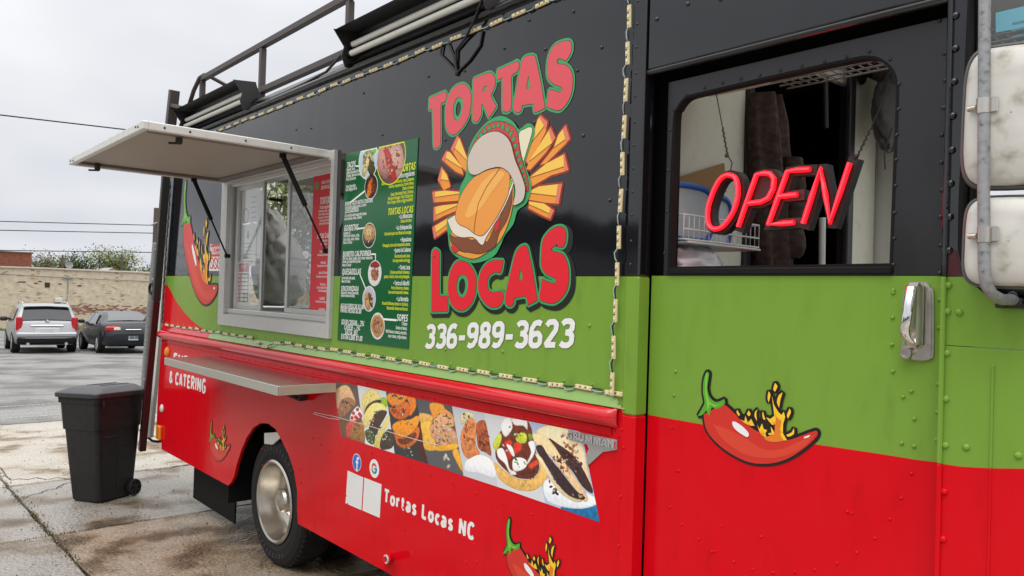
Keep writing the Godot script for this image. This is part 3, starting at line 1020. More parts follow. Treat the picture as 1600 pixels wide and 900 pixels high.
func make_suv():
	var c = thing("suv", "silver suv parked on the lot, seen from behind at the far left", "car", Vector3(-31.95, ground_y(-31.95) + 0.0, -3.32), -0.075)
	c.rotation.z = 0.025
	var silver = mat(lin(.36, .365, .38), 0.28, 0.4)
	var body = loft([ring(2.41, .5, .6, .66, .62, .66, .6), ring(2.38, .34, .62, .74, .8, .84, .72), ring(2.3, .3, .78, 1.0, .86, .92, .82), ring(2.24, .28, .95, 1.1, .88, .945, .84), ring(2.1, .28, 1.04, 1.26, .88, .95, .8), ring(1.86, .28, 1.06, 1.55, .88, .95, .74), ring(1.66, .28, 1.06, 1.64, .88, .95, .72), ring(1.0, .26, 1.05, 1.68, .88, .95, .72), ring(-.2, .26, 1.02, 1.67, .88, .95, .72), ring(-.75, .26, 1.0, 1.53, .88, .95, .74), ring(-1.3, .26, .98, 1.12, .88, .94, .8), ring(-2.0, .28, .88, 1.0, .86, .92, .78), ring(-2.36, .35, .7, .82, .74, .8, .66), ring(-2.42, .45, .6, .64, .6, .64, .5)])
	obj("body", body, silver, c)
	skin(c, "rear_window", M.car_glass, [[2.235, 1.13, .74], [2.1, 1.275, .72], [1.88, 1.54, .66]], .02)
	skin(c, "spoiler", silver, [[1.95, 1.575, .68], [1.86, 1.6, .69], [1.6, 1.67, .68]], .03)
	for s in [-1, 1]:
		var z = s * .955
		panel(c, "side_window", M.car_glass, [Vector3(1.75, 1.1, z * .985), Vector3(1.5, 1.5, z * .835), Vector3(-.2, 1.54, z * .82), Vector3(-.95, 1.08, z * .985)], .012 * s)
		var mb = MB.new()
		mb.box(Vector3(2.29, .98, s * .8), Vector3(.1, .5, .19), .04)
		mb.xf = Transform3D()
		obj("tail_light", mb, M.lens_red, c)
		mb = MB.new()
		mb.tube([Vector3(2.3, .33, s * .55), Vector3(2.46, .33, s * .55)], .05, 10)
		obj("exhaust_pipe", mb, M.chrome, c)
		mb = MB.new()
		mb.tube([Vector3(1.5, 1.66, s * .66), Vector3(1.4, 1.72, s * .66), Vector3(.0, 1.74, s * .66), Vector3(-.4, 1.66, s * .66)], .022, 6)
		obj("roof_rail", mb, M.alu, c)
		mb = MB.new()
		mb.box(Vector3(-.75, 1.12, s * 1.06), Vector3(.12, .16, .24), .04)
		obj("side_mirror", mb, M.dark_steel, c)
		for x in [1.42, -1.4]: wheel(c, Vector3(x, .37, s * .83), .37, .25, M.alu, 6)
	var mb = MB.new()
	mb.box(Vector3(2.3, .43, 0), Vector3(.26, .22, 1.72), .05)
	obj("bumper_trim", mb, M.rubber, c)
	mb = MB.new()
	mb.box(Vector3(2.36, .62, 0), Vector3(.16, .2, 1.8), .06)
	obj("bumper", mb, silver, c)
	mb = MB.new()
	mb.box(Vector3(2.335, .93, 0), Vector3(.05, .05, .95), .015)
	obj("chrome_strip", mb, M.chrome, c)
	mb = MB.new()
	mb.box(Vector3(2.375, .76, 0), Vector3(.02, .2, .72), .01)
	obj("plate_recess", mb, M.alu_white, c)
	mb = MB.new()
	mb.box(Vector3(2.39, .77, 0.02), Vector3(.012, .16, .34), .004)
	obj("license_plate", mb, mat(lin(.55, .57, .62), .4), c)
	mb = MB.new()
	mb.lathe([Vector2(.07, 0), Vector2(.06, .02), Vector2(.001, .025)], Transform3D(Basis(Vector3(0, 0, 1), -PI * .5), Vector3(2.27, 1.07, 0)), 12)
	obj("badge", mb, M.chrome, c)
	mb = MB.new()
	mb.tube([Vector3(2.13, 1.17, -.1), Vector3(2.1, 1.24, .3)], .016, 5)
	obj("wiper", mb, M.rubber, c)

func make_sedan():
	var c = thing("sedan", "black sedan parked right of the silver suv on the lot", "car", Vector3(-30.6, ground_y(-30.6), -5.52), -0.03)
	c.rotation.z = 0.025
	var black = mat(lin(.022, .025, .03), 0.18, 0.3)
	var body = loft([ring(2.42, .5, .62, .68, .6, .66, .56), ring(2.38, .32, .64, .8, .74, .8, .66), ring(2.28, .26, .8, 1.0, .84, .88, .74), ring(2.1, .24, .9, 1.07, .86, .915, .76), ring(1.75, .24, .95, 1.1, .86, .925, .78), ring(1.35, .22, .96, 1.3, .86, .925, .66), ring(.85, .22, .96, 1.43, .86, .925, .62), ring(.2, .2, .95, 1.46, .86, .925, .6), ring(-.3, .2, .94, 1.4, .86, .925, .6), ring(-1.1, .2, .92, 1.03, .86, .92, .74), ring(-1.9, .24, .78, .9, .84, .88, .7), ring(-2.3, .3, .6, .72, .7, .76, .58), ring(-2.42, .4, .52, .56, .5, .55, .4)])
	obj("body", body, black, c)
	var gl = mat(lin(.05, .055, .06), 0.04)
	gl.metallic_specular = .8
	skin(c, "rear_window", gl, [[1.72, 1.125, .66], [1.35, 1.31, .58], [.92, 1.425, .52]], .022)
	for s in [-1, 1]:
		var z = s * .925
		panel(c, "side_window", gl, [Vector3(1.1, 1.0, z * .99), Vector3(.8, 1.33, z * .78), Vector3(.02, 1.385, z * .735), Vector3(.02, .99, z * .99)], .014 * s)
		panel(c, "side_window", gl, [Vector3(-.06, .99, z * .99), Vector3(-.06, 1.385, z * .735), Vector3(-.35, 1.33, z * .77), Vector3(-1.0, .99, z * .98)], .014 * s)
		panel(c, "window_trim", M.chrome, [Vector3(1.15, .975, z * 1.0), Vector3(1.1, 1.0, z * .995), Vector3(-1.0, .985, z * .995), Vector3(-1.0, .965, z * 1.0)], .016 * s)
		var mb = MB.new()
		mb.box(Vector3(2.33, .85, s * .63), Vector3(.12, .17, .44), .04)
		obj("tail_light", mb, M.lens_red, c)
		mb = MB.new()
		mb.box(Vector3(2.395, .85, s * .5), Vector3(.03, .09, .2), .012)
		obj("reverse_light", mb, M.lens_white, c)
		mb = MB.new()
		mb.box(Vector3(-.75, 1.06, s * 1.02), Vector3(.13, .14, .22), .04)
		obj("side_mirror", mb, black, c)
		for x in [.55, -.42]:
			mb = MB.new()
			mb.box(Vector3(x, .82, s * .935), Vector3(.2, .03, .03), .01)
			obj("door_handle", mb, M.chrome, c)
		for x in [1.4, -1.36]: wheel(c, Vector3(x, .33, s * .82), .33, .23, M.alu, 9)
	var mb = MB.new()
	mb.box(Vector3(2.41, .82, 0), Vector3(.04, .035, .5), .01)
	obj("chrome_strip", mb, M.chrome, c)
	mb = MB.new()
	mb.box(Vector3(2.41, .54, 0), Vector3(.02, .15, .32), .004)
	obj("license_plate", mb, mat(lin(.55, .57, .62), .4), c)
	mb = MB.new()
	mb.box(Vector3(.62, 1.47, 0), Vector3(.16, .06, .04), .015)
	obj("roof_fin", mb, black, c)

# ---------------------------------------------------------------- the truck
const BACK = -6.85
const FRONT = 0.12
const FAR = -2.3
const BELT = 1.829
const RAIL = 1.4

func rivets(parent, called, spots, r, h, material):
	var mb = MB.new()
	for q in spots: mb.dome(q, r, h, 7)
	var o = obj(called, mb, material, parent)
	o.set_meta("kind", "stuff")
	return o

func row(a, b, step):
	var out = []
	var m = int(maxf(1, (b - a).length() / step))
	for i in m + 1: out.append(a.lerp(b, float(i) / m))
	return out

func one(called, material, parent, f):
	var mb = MB.new()
	f.call(mb)
	return obj(called, mb, material, parent)

func make_body(t):
	var win = rect(-5.47, 1.535, -3.89, 2.49)
	var wedge = pv([-6.867, 1.351, -6.826, 1.76, -6.756, 1.75, -6.53, 1.626, -6.333, 1.544, -6.133, 1.482, -5.874, 1.426, -5.607, 1.382])
	wedge[0] = Vector2(BACK, RAIL); wedge[1] = Vector2(BACK, wedge[1].y); wedge[-1].y = RAIL
	var mb = MB.new()
	mb.sheets(cut([rect(BACK, BELT, -1.75, 2.93)], win), -0.025, 0)
	var black = obj("upper_side_panel", mb, M.black_paint, t)
	mb = MB.new()
	var g = []
	for p in cut([rect(BACK, 1.38, -1.75, BELT - 0.0005)], win):
		for q in Geometry2D.clip_polygons(p, wedge): g.append(q)
	mb.sheets(g, -0.025, 0)
	var green = obj("belt_side_panel", mb, M.green_paint, t)
	mb = MB.new()
	var arch = pv([-5.299, 0.372, -5.242, 0.406, -5.19, 0.46, -5.154, 0.543, -5.083, 0.655, -4.998, 0.756, -4.897, 0.835, -4.782, 0.882, -4.669, 0.896, -4.557, 0.877, -4.459, 0.819, -4.364, 0.756, -4.282, 0.672, -4.23, 0.562, -4.224, 0.455, -4.206, 0.377, -4.168, 0.124, -5.25, -0.186])
	var skirt = pv([-6.852, 1.369, -6.915, 0.907, -6.935, 0.451, -6.785, 0.448, -6.769, 0.375])
	skirt[0] = Vector2(BACK, 1.38)
	skirt.append(Vector2(-6.77, 0.375)); skirt.append(Vector2(-1.75, 0.375)); skirt.append(Vector2(-1.75, 1.38))
	mb.sheets(Geometry2D.clip_polygons(skirt, arch), -0.02, 0)
	mb.sheet(wedge, -0.025, 0)
	var red = obj("lower_side_panel", mb, M.red_paint, t)
	# belt rail: a sloping shoulder over a half-round
	var prof = []
	for i in 9:
		var a = PI * 0.5 - PI * i / 8.0
		prof.append(Vector2(0.012 + 0.034 * cos(a), 1.335 + 0.034 * sin(a)))
	for part in [[BACK, -5.72, M.rail_red], [-5.72, -1.79, M.shoulder_green]]:
		mb = MB.new()
		mb.quad(Vector3(part[0], 1.372, .02), Vector3(part[1], 1.372, .02), Vector3(part[1], 1.412, 0.001), Vector3(part[0], 1.412, .001))
		mb.tri(Vector3(part[1], 1.372, .02), Vector3(part[1] + (.04 if part[1] > -2 else 0.0), 1.368, .001), Vector3(part[1], 1.412, .001))
		obj("rail_shoulder", mb, part[2], t)
	mb = MB.new()
	var rows = []
	for x in [BACK, -5.0, -3.0, -1.85, -1.81, -1.785, -1.77]:
		var k = 1.0 if x < -1.83 else 0.96 if x < -1.8 else 0.8 if x < -1.78 else 0.25
		var line = []
		for q in prof: line.append(Vector3(x, q.y, 0.0005 + q.x * k))
		rows.append(line)
	mb.grid(rows)
	obj("belt_rail", mb, M.rail_red, t)
	mb = MB.new()
	mb.box(Vector3((BACK - 1.8) * .5, 1.283, 0.003), Vector3(-1.8 - BACK, .032, .006), .002)
	obj("rail_flange", mb, M.red_paint, t)
	# trim before the door
	for q in [[BELT, 2.99, M.black_paint], [1.352, BELT, M.green_paint], [0.375, 1.352, M.red_paint]]:
		mb = MB.new()
		mb.box(Vector3(-1.72, (q[0] + q[1]) * .5, -0.022), Vector3(.06, q[1] - q[0], .064), .006)
		obj("door_post", mb, q[2], t)
	# roof edge, gutter and roof
	mb = MB.new()
	mb.tube([Vector3(BACK, 2.955, .012), Vector3(FRONT, 2.955, .012)], .017, 10)
	obj("gutter", mb, M.black_paint, t)
	mb = MB.new()
	rows = []
	var arc = [[-.005, 2.93], [-.012, 2.985], [-.035, 3.03], [-.08, 3.055], [-.2, 3.075], [-.7, 3.1], [-1.15, 3.105], [-1.6, 3.1], [-2.1, 3.075], [-2.25, 3.04], [-2.3, 2.93]]
	var bay = func(x0, x1, from, to):
		var rr = []
		for x in [x0, (x0 + x1) * .5, x1]:
			var line = []
			for q in arc.slice(from, to): line.append(Vector3(x, q[1], q[0]))
			rr.append(line)
		mb.grid(rr)
		mb.grid(_shift(rr, Vector3(0, -.03, 0)))
	bay.call(BACK - .01, -6.3, 0, 11)
	bay.call(-5.0, -1.7, 0, 11)
	bay.call(-.25, FRONT, 0, 11)
	for s in [[-6.3, -5.0], [-1.7, -.25]]:
		bay.call(s[0], s[1], 0, 6)
		bay.call(s[0], s[1], 7, 11)
	obj("roof", mb, mat(lin(.12, .12, .125), .35, .3), t)
	var milky = mat(Color(.9, .9, .88, .18), .5)
	milky.transparency = BaseMaterial3D.TRANSPARENCY_ALPHA
	for s in [[-6.3, -5.0], [-1.7, -.25]]:
		mb = MB.new()
		mb.box(Vector3((s[0] + s[1]) * .5, 3.13, -1.15), Vector3(s[1] - s[0] + .06, .02, 1.0), .006)
		obj("roof_light", mb, milky, t)
	# ends, far side, floor
	mb = MB.new()
	var hole = rect(-1.75, 1.6, -0.6, 2.74)
	mb.xf = Transform3D(Basis(Vector3(0, 0, 1), Vector3(0, 1, 0), Vector3(1, 0, 0)), Vector3(BACK, 0, 0))
	mb.sheets(cut([rect(FAR, .45, -.03, 2.98)], soft(hole, 1)), 0.0, .03)
	obj("rear_wall", mb, M.inside, t)
	mb = MB.new()
	mb.sheets(cut(cut([rect(BACK + .04, .45, FRONT - .04, 2.95)], rect(-6.5, 1.75, -3.4, 2.75)), rect(-1.75, 1.75, -.2, 2.75)), FAR, FAR + .03)
	obj("far_side_wall", mb, M.white_paint, t)
	mb = MB.new()
	mb.box(Vector3((BACK + FRONT) * .5, .72, -1.18), Vector3(FRONT - BACK - .1, .06, 2.1))
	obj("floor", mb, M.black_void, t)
	mb = MB.new()
	mb.box(Vector3((BACK + FRONT) * .5, .42, -1.15), Vector3(FRONT - BACK - 1.2, .22, .9), .02)
	mb.box(Vector3(-3.0, .3, -.5), Vector3(1.0, .28, .5), .05)
	mb.tube([Vector3(-4.65, .4, -.3), Vector3(-4.65, .4, -2.0)], .07, 10)
	obj("chassis", mb, M.rubber, t)
	mb = MB.new()
	mb.tube([Vector3(-4.2, .22, -.75), Vector3(-3.6, .2, -.7)], .05, 12)
	obj("exhaust_pipe", mb, mat(lin(.32, .2, .2), .5, .4), t)
	mb = MB.new()
	mb.box(Vector3(-5.85, .31, -.11), Vector3(.86, .5, .015), .004)
	obj("mud_flap", mb, M.rubber, t)
	# inside of the wheel housing
	mb = MB.new()
	for i in 12:
		var a0 = PI * i / 12.0; var a1 = PI * (i + 1) / 12.0
		mb.quad(Vector3(-4.72 + .62 * cos(a0), .38 + .56 * sin(a0), -.02), Vector3(-4.72 + .62 * cos(a0), .38 + .56 * sin(a0), -.75), Vector3(-4.72 + .62 * cos(a1), .38 + .56 * sin(a1), -.75), Vector3(-4.72 + .62 * cos(a1), .38 + .56 * sin(a1), -.02))
	mb.box(Vector3(-4.72, .65, -.76), Vector3(1.24, .6, .02))
	mb.box(Vector3(-5.345, .55, -.4), Vector3(.02, .62, .76))
	mb.box(Vector3(-4.09, .55, -.4), Vector3(.02, .42, .76))
	obj("wheel_housing", mb, M.rubber, t)
	mb = MB.new()
	mb.sheet(pv([-4.801, 0.811, -4.595, 0.849, -4.553, 0.823, -4.671, 0.758, -4.795, 0.743]), -.045, -.035)
	obj("housing_patch", mb, M.alu_white, t)
	# rivets
	var s = []
	s += row(Vector3(-6.7, 1.272, .006), Vector3(-1.85, 1.272, .006), .1)
	rivets(t, "rail_rivets", s, .0055, .004, M.red_paint)
	s = row(Vector3(-6.75, 1.437, 0), Vector3(-1.9, 1.437, 0), .14)
	rivets(t, "belt_rivets", s, .006, .005, M.green_paint)
	s = row(Vector3(-6.6, 0.985, 0), Vector3(-5.6, 0.965, 0), .075)
	for k in 9:
		s += row(Vector3(-6.4 + k * .55, .72 - .03 * (k % 3), 0), Vector3(-6.4 + k * .55 + .02, .62, 0), .06)
	s += row(Vector3(-3.4, .93, 0), Vector3(-2.2, .9, 0), .155)
	s += row(Vector3(-4.05, .9, 0), Vector3(-3.85, .86, 0), .07)
	s += row(Vector3(-2.6, .6, 0), Vector3(-2.0, .6, 0), .2)
	rivets(t, "panel_rivets", s, .006, .005, M.red_paint)
	s = []
	for q in [[-3.0, 2.77], [-2.72, 2.74], [-2.45, 2.78], [-2.2, 2.72], [-2.02, 2.6], [-1.9, 2.66], [-2.3, 2.86], [-2.05, 2.83], [-1.85, 2.87], [-2.62, 2.3], [-2.85, 2.45], [-2.25, 2.44], [-1.98, 2.35], [-1.84, 2.1], [-3.4, 2.55], [-4.4, 2.72], [-4.2, 2.7], [-4.9, 2.66], [-3.6, 2.8], [-2.9, 1.92], [-2.1, 1.95], [-1.92, 1.65], [-2.8, 1.5], [-2.4, 1.52]]:
		s.append(Vector3(q[0], q[1], 0))
	for q in s:
		one("rivet", M.black_paint if q.y > BELT else M.green_paint, t, func(m): m.dome(q, .0075, .007, 8))
	for y in [2.9, 2.78, 2.7, 2.62, 2.53, 2.45, 2.36, 2.28, 2.2, 2.12, 2.04, 1.95, 1.87]:
		one("rivet", M.black_paint, t, func(m): m.dome(Vector3(-1.728, y, .01), .005, .004, 8))
	for q in [[-1.79, 1.40], [-1.755, 1.43], [-1.77, 1.385], [-1.74, 1.37], [-1.79, 1.29], [-1.745, 1.3], [-1.77, 1.27], [-1.735, 1.24], [-1.74, 1.07], [-1.745, .9], [-1.74, .73], [-1.74, .56]]:
		one("rivet", M.green_paint if q[1] > 1.36 else M.red_paint, t, func(m): m.dome(Vector3(q[0], q[1], .001 if q[0] < -1.75 else .01), .006, .006, 8))
	# small lamps and bits at the rear of the side
	one("side_marker", M.amber, t, func(m): m.dome(Vector3(-6.697, 1.196, 0), .045, .025, 14))
	one("round_reflector", M.lens_white, t, func(m): m.dome(Vector3(-6.797, 0.714, 0), .035, .015, 14))
	one("side_marker", M.amber, t, func(m): m.box(Vector3(-6.818, 0.508, 0.01), Vector3(.09, .12, .03), .01))
	mb = MB.new()
	mb.tube([Vector3(-3.223, 0.446, 0), Vector3(-3.14, 0.477, 0.06)], .02, 14)
	mb.tube([Vector3(-3.223, 0.446, 0), Vector3(-3.206, 0.452, 0.012)], .027, 14)
	obj("drain_pipe", mb, M.red_paint, t)
	mb = MB.new()
	mb.xf = Transform3D(Basis.IDENTITY, Vector3(-3.137, 0.478, 0.062))
	mb.lathe([Vector2(.014, 0), Vector2(.0205, 0), Vector2(.0205, .006), Vector2(.014, .006)], Transform3D(Basis(Vector3.RIGHT, PI * .5), Vector3.ZERO), 18)
	obj("pipe_rim", mb, M.alu_white, t)
	mb = MB.new()
	mb.dome(Vector3(-3.138, 0.478, 0.061), .014, .002, 14)
	obj("pipe_bore", mb, mat(lin(.04, .035, .09), .6), t)

func _shift(rows, d):
	var out = []
	for r in rows:
		var l = []
		for q in r: l.append(q + d)
		out.append(l)
	return out

func make_wheel(t):
	var at = Vector3(-4.647, .4, -.05)
	var tx = Transform3D(Basis(Vector3.RIGHT, PI * .5), at)
	for k in 2:
		var mb = MB.new()
		tx.origin = at - Vector3(0, 0, .34 * k)
		mb.lathe([Vector2(.25, -.23), Vector2(.36, -.24), Vector2(.398, -.215), Vector2(.405, -.18), Vector2(.405, -.06), Vector2(.398, -.025), Vector2(.385, -.008), Vector2(.35, .006), Vector2(.345, .003), Vector2(.3, .006), Vector2(.262, -.006), Vector2(.25, -.02)], tx, 56)
		# shoulder lugs
		for i in 60:
			mb.xf = tx * Transform3D(Basis(Vector3.UP, TAU * i / 60.0), Vector3.ZERO)
			mb.box(Vector3(.398, -.045, 0), Vector3(.022, .04, .022), .003)
			mb.box(Vector3(.4, -.12 + (.03 if i % 2 else -.03), 0), Vector3(.02, .05, .03), .003)
		mb.xf = Transform3D()
		var w = obj("wheel", mb, M.tyre, t)
		if k:
			var f = w.duplicate()
			f.name = "wheel_002"
			f.position = Vector3(4.5, 0, .24)
			t.add_child(f)
			continue
		mb = MB.new()
		mb.lathe([Vector2(.258, -.02), Vector2(.262, .004), Vector2(.25, .012), Vector2(.238, .006), Vector2(.232, -.02), Vector2(.222, -.06), Vector2(.212, -.1), Vector2(.205, -.13)], tx, 48)
		mb.lathe([Vector2(.205, -.13), Vector2(.17, -.15), Vector2(.14, -.135), Vector2(.11, -.11), Vector2(.085, -.105), Vector2(.08, -.105)], tx, 48)
		obj("rim", mb, M.chrome_worn, w)
		mb = MB.new()
		mb.lathe([Vector2(.08, -.105), Vector2(.076, -.05), Vector2(.066, -.035), Vector2(.04, -.028), Vector2(.001, -.026)], tx, 28)
		obj("hub_cap", mb, M.chrome_worn, w)
		for i in 8:
			mb = MB.new()
			mb.xf = tx * Transform3D(Basis(Vector3.UP, TAU * i / 8.0), Vector3.ZERO)
			mb.lathe([Vector2(.02, .0), Vector2(.018, .003), Vector2(.001, .003)], Transform3D(Basis.IDENTITY, Vector3(.172, -.148, 0)), 12)
			obj("hand_hole", mb, M.black_void, w)
		# raised marks on the sidewall
		mb = MB.new()
		for i in 46:
			if i % 23 > 9: continue
			mb.xf = tx * Transform3D(Basis(Vector3.UP, TAU * i / 46.0 + .8), Vector3.ZERO)
			mb.box(Vector3(.335, .005, 0), Vector3(.03 if i % 3 else .022, .004, .018), .001)
		mb.xf = Transform3D()
		obj("sidewall_marks", mb, mat(lin(.03, .03, .03), .6), w)

func make_service_window(t):
	var w = Node3D.new()
	w.name = "service_window"
	t.add_child(w)
	var mb = MB.new()
	var outer = rect(-5.535, 1.482, -3.862, 2.53)
	mb.sheets(cut([outer], rect(-5.43, 1.56, -3.9, 2.475)), 0.001, .022)
	obj("window_frame", mb, M.frame_alu, w)
	mb = MB.new()
	mb.box(Vector3(-4.67, 1.585, -.045), Vector3(1.55, .03, .1), .004)
	mb.box(Vector3(-4.67, 1.55, -.02), Vector3(1.55, .04, .04), .004)
	mb.box(Vector3(-4.67, 2.475, -.05), Vector3(1.55, .035, .1), .004)
	for x in [-5.45, -3.885]: mb.box(Vector3(x, 2.03, -.05), Vector3(.025, .9, .1), .004)
	mb.box(Vector3(-4.7, 1.565, -.03), Vector3(1.46, .012, .012))
	obj("window_track", mb, M.alu, w)
	# left leaf
	var leaf = func(called, x0, x1, z):
		var m = MB.new()
		m.box(Vector3(x0 + .014, 2.03, z), Vector3(.028, .86, .022), .003)
		m.box(Vector3(x1 - .014, 2.03, z), Vector3(.028, .86, .022), .003)
		m.box(Vector3((x0 + x1) * .5, 1.615, z), Vector3(x1 - x0 - .056, .03, .022), .003)
		m.box(Vector3((x0 + x1) * .5, 2.445, z), Vector3(x1 - x0 - .056, .03, .022), .003)
		var f = obj(called, m, M.alu, w)
		return f
	leaf.call("sliding_leaf", -5.4, -4.93, -.045)
	leaf.call("sliding_leaf", -4.62, -3.9, -.07)
	mb = MB.new()
	mb.box(Vector3(-5.165, 2.03, -.045), Vector3(.42, .8, .004))
	obj("pane", mb, M.glass, w)
	mb = MB.new()
	mb.box(Vector3(-4.26, 2.03, -.07), Vector3(.66, .8, .004))
	obj("pane", mb, M.dim_glass, w)
	# papers behind the left pane
	mb = MB.new()
	mb.col = Color(.8, .81, .8)
	mb.sheet(rect(-5.35, 2.2, -5.06, 2.43), -.056, -.054)
	mb.sheet(rect(-5.34, 1.9, -5.08, 2.19), -.056, -.054)
	mb.col = Color(.7, .72, .72)
	mb.sheet(rect(-5.07, 1.95, -5.0, 2.4), -.057, -.0555)
	mb.col = Color(.3, .3, .3)
	mb.polys(outers(Geometry2D.offset_polyline(disc(Vector2(-5.27, 2.25), .05, .05), .004)), -.0525)
	for i in 5: mb.poly(rect(-5.18, 2.23 + i * .035, -5.09, 2.236 + i * .035), -.0525)
	for i in 6: mb.poly(rect(-5.3, 1.93 + i * .025, -5.12 - .02 * (i % 3), 1.934 + i * .025), -.0525)
	mb.col = Color(.06, .06, .06)
	txt(mb, "A", Vector3(-5.22, 2.09, -.0525), .055, .9, 0)
	obj("paper_notices", mb, M.flat, w)
	mb = MB.new()
	mb.col = Color(.84, .84, .82)
	mb.sheet(rect(-5.37, 1.63, -5.17, 1.93), -.0515, -.0505)
	mb.col = Color(.6, .02, .05)
	mb.poly(rect(-5.36, 1.86, -5.18, 1.92), -.0498)
	mb.poly(rect(-5.36, 1.65, -5.315, 1.85), -.0498)
	mb.col = Color(.03, .03, .03)
	mb.poly(rect(-5.31, 1.65, -5.18, 1.85), -.0498)
	mb.col = Color(.8, .8, .78)
	for i in 7:
		for k in 2: mb.poly(rect(-5.305 + k * .064, 1.657 + i * .0275, -5.25 + k * .064, 1.677 + i * .0275), -.0492)
		mb.poly(rect(-5.352, 1.66 + i * .0275, -5.33, 1.672 + i * .0275), -.0492)
	txt(mb, "HOURS", Vector3(-5.27, 1.885, -.0492), .022, .8, 0)
	for i in 3:
		mb.sheet(rect(-5.385, 1.64 + i * .03, -5.36, 1.665 + i * .03), -.0485, -.048)
		mb.sheet(rect(-5.165, 1.645 + i * .028, -5.145, 1.668 + i * .028), -.0485, -.048)
	obj("price_sheet", mb, M.flat, w)
	# red menu fixed in the right leaf
	mb = MB.new()
	mb.col = Color(.62, .02, .035)
	mb.sheet(rect(-4.275, 1.625, -3.93, 2.45), -.0645, -.0625)
	mb.col = Color(.8, .78, .76)
	var y = 2.405
	var x = -4.115
	for q in [["Order To Go", .022], ["336-989-3623", .022], ["", .02], ["TORTAS", .042], ["Tortas regulares", .02], ["With lettuce, beans, avocado,", .013], ["onion, tomato, mayonnaise,", .013], ["fresh cheese. Choice of meat:", .013], ["Steak, Marinated Pork,", .013], ["Chicken, Mexican Sausage", .013], ["", .02], ["Tortas Locas", .036], ["La Mexicana", .016], ["Steak and ham", .013], ["", .016], ["La Enloquecida", .016], ["Marinated pork and sausage", .013], ["", .016], ["Hawaiana", .016], ["Pineapple, ham and cheese", .013], ["", .016], ["Juana la Cubana", .016], ["Marinated pork, ham, hot dog", .013], ["", .016], ["Torta Loca", .016], ["Chicken and beef milanesa,", .013], ["ham and pineapple", .013], ["", .016], ["La Albañil", .016], ["Pork chicharron, cheese, ham", .013], ["", .016], ["La Norteña", .016], ["Breaded milanesa, cheese", .013], ["and bacon", .013]]:
		y -= q[1] * 1.42
		if q[0]: txt(mb, q[0], Vector3(x, y, -.0617), q[1], .62, 0)
	mb.col = Color(.25, .2, .1)
	mb.poly(disc(Vector2(-4.225, 2.37), .03, .03, 14), -.0617)
	obj("red_menu", mb, M.flat, w)
	# inside: counter, cabinet, ceiling light band
	mb = MB.new()
	mb.box(Vector3(-5.3, 1.5, -.42), Vector3(2.9, .04, .55), .005)
	obj("counter", mb, M.alu, w)
	# awning panel with struts
	var aw = Node3D.new()
	aw.name = "awning"
	t.add_child(aw)
	mb = MB.new()
	mb.box(Vector3(-4.715, 2.516, .485), Vector3(1.53, .012, .95), .002)
	obj("awning_skin", mb, mat(lin(.36, .33, .29), .55), aw)
	mb = MB.new()
	mb.box(Vector3(-4.715, 2.512, .985), Vector3(1.59, .042, .03), .004)
	mb.box(Vector3(-5.496, 2.512, .485), Vector3(.03, .042, .97), .004)
	mb.box(Vector3(-3.934, 2.512, .485), Vector3(.03, .042, .97), .004)
	mb.box(Vector3(-4.715, 2.512, .01), Vector3(1.53, .042, .03), .004)
	obj("awning_frame", mb, M.alu_white, aw)
	mb = MB.new()
	mb.box(Vector3(-5.44, 2.502, .485), Vector3(.06, .018, .93), .003)
	mb.box(Vector3(-3.99, 2.502, .485), Vector3(.06, .018, .93), .003)
	mb.box(Vector3(-4.715, 2.502, .06), Vector3(1.38, .018, .07), .003)
	obj("awning_brace", mb, mat(lin(.16, .125, .115), .5), aw)
	for q in [Vector3(-5.45, 2.51, 1.001), Vector3(-5.38, 2.505, 1.001), Vector3(-3.99, 2.51, 1.001), Vector3(-4.03, 2.515, 1.001)]:
		one("screw", M.dark_steel, aw, func(m): m.dome(q, .006, .004, 8))
	for x1 in [-3.9175]:
		for z1 in [.9, .78, .5, .25]: 
			one("screw", M.dark_steel, aw, func(m):
				m.xf = Transform3D(Basis(Vector3.UP, PI * .5), Vector3(x1, 2.512, z1))
				m.dome(Vector3.ZERO, .006, .004, 8))
	for q in [Vector3(-4.02, 2.485, .8), Vector3(-5.4, 2.485, .86)]:
		one("latch", M.dark_steel, aw, func(m):
			m.box(q, Vector3(.03, .05, .03), .006)
			m.tube([q + Vector3(0, -.02, 0), q + Vector3(.0, -.025, .05)], .006, 6))
	for q in [[Vector3(-5.44, 2.48, .25), Vector3(-5.4, 1.97, .02)], [Vector3(-4.02, 2.48, .25), Vector3(-3.93, 1.97, .02)]]:
		mb = MB.new()
		var mid = q[0].lerp(q[1], .52)
		mb.tube([q[0], mid], .014, 10)
		mb.tube([mid, q[1]], .006, 8)
		mb.tube([q[0] + Vector3(0, .02, 0), q[0] - Vector3(0, .01, 0)], .02, 8)
		mb.tube([q[1] + Vector3(0, 0, .015), q[1] - Vector3(0, 0, .02)], .014, 8)
		obj("gas_strut", mb, M.rubber, t)
	# shelf
	var sh = Node3D.new()
	sh.name = "serving_shelf"
	t.add_child(sh)
	mb = MB.new()
	mb.box(Vector3(-4.68, 1.246, .185), Vector3(1.84, .006, .33), .001)
	obj("shelf_top", mb, M.steel_top, sh)
	mb = MB.new()
	mb.box(Vector3(-4.68, 1.224, .352), Vector3(1.846, .05, .006), .002)
	mb.box(Vector3(-3.759, 1.224, .185), Vector3(.006, .05, .326), .002)
	mb.box(Vector3(-5.601, 1.224, .185), Vector3(.006, .05, .326), .002)
	obj("shelf_edge", mb, mat(lin(.5, .49, .44), .4, .6), sh)
	for x1 in [-4.16, -5.07]:
		mb = MB.new()
		mb.box(Vector3(x1, 1.16, .03), Vector3(.05, .11, .05), .004)
		mb.tube([Vector3(x1, 1.12, .05), Vector3(x1, 1.22, .28)], .012, 6)
		obj("shelf_bracket", mb, M.dark_steel, sh)

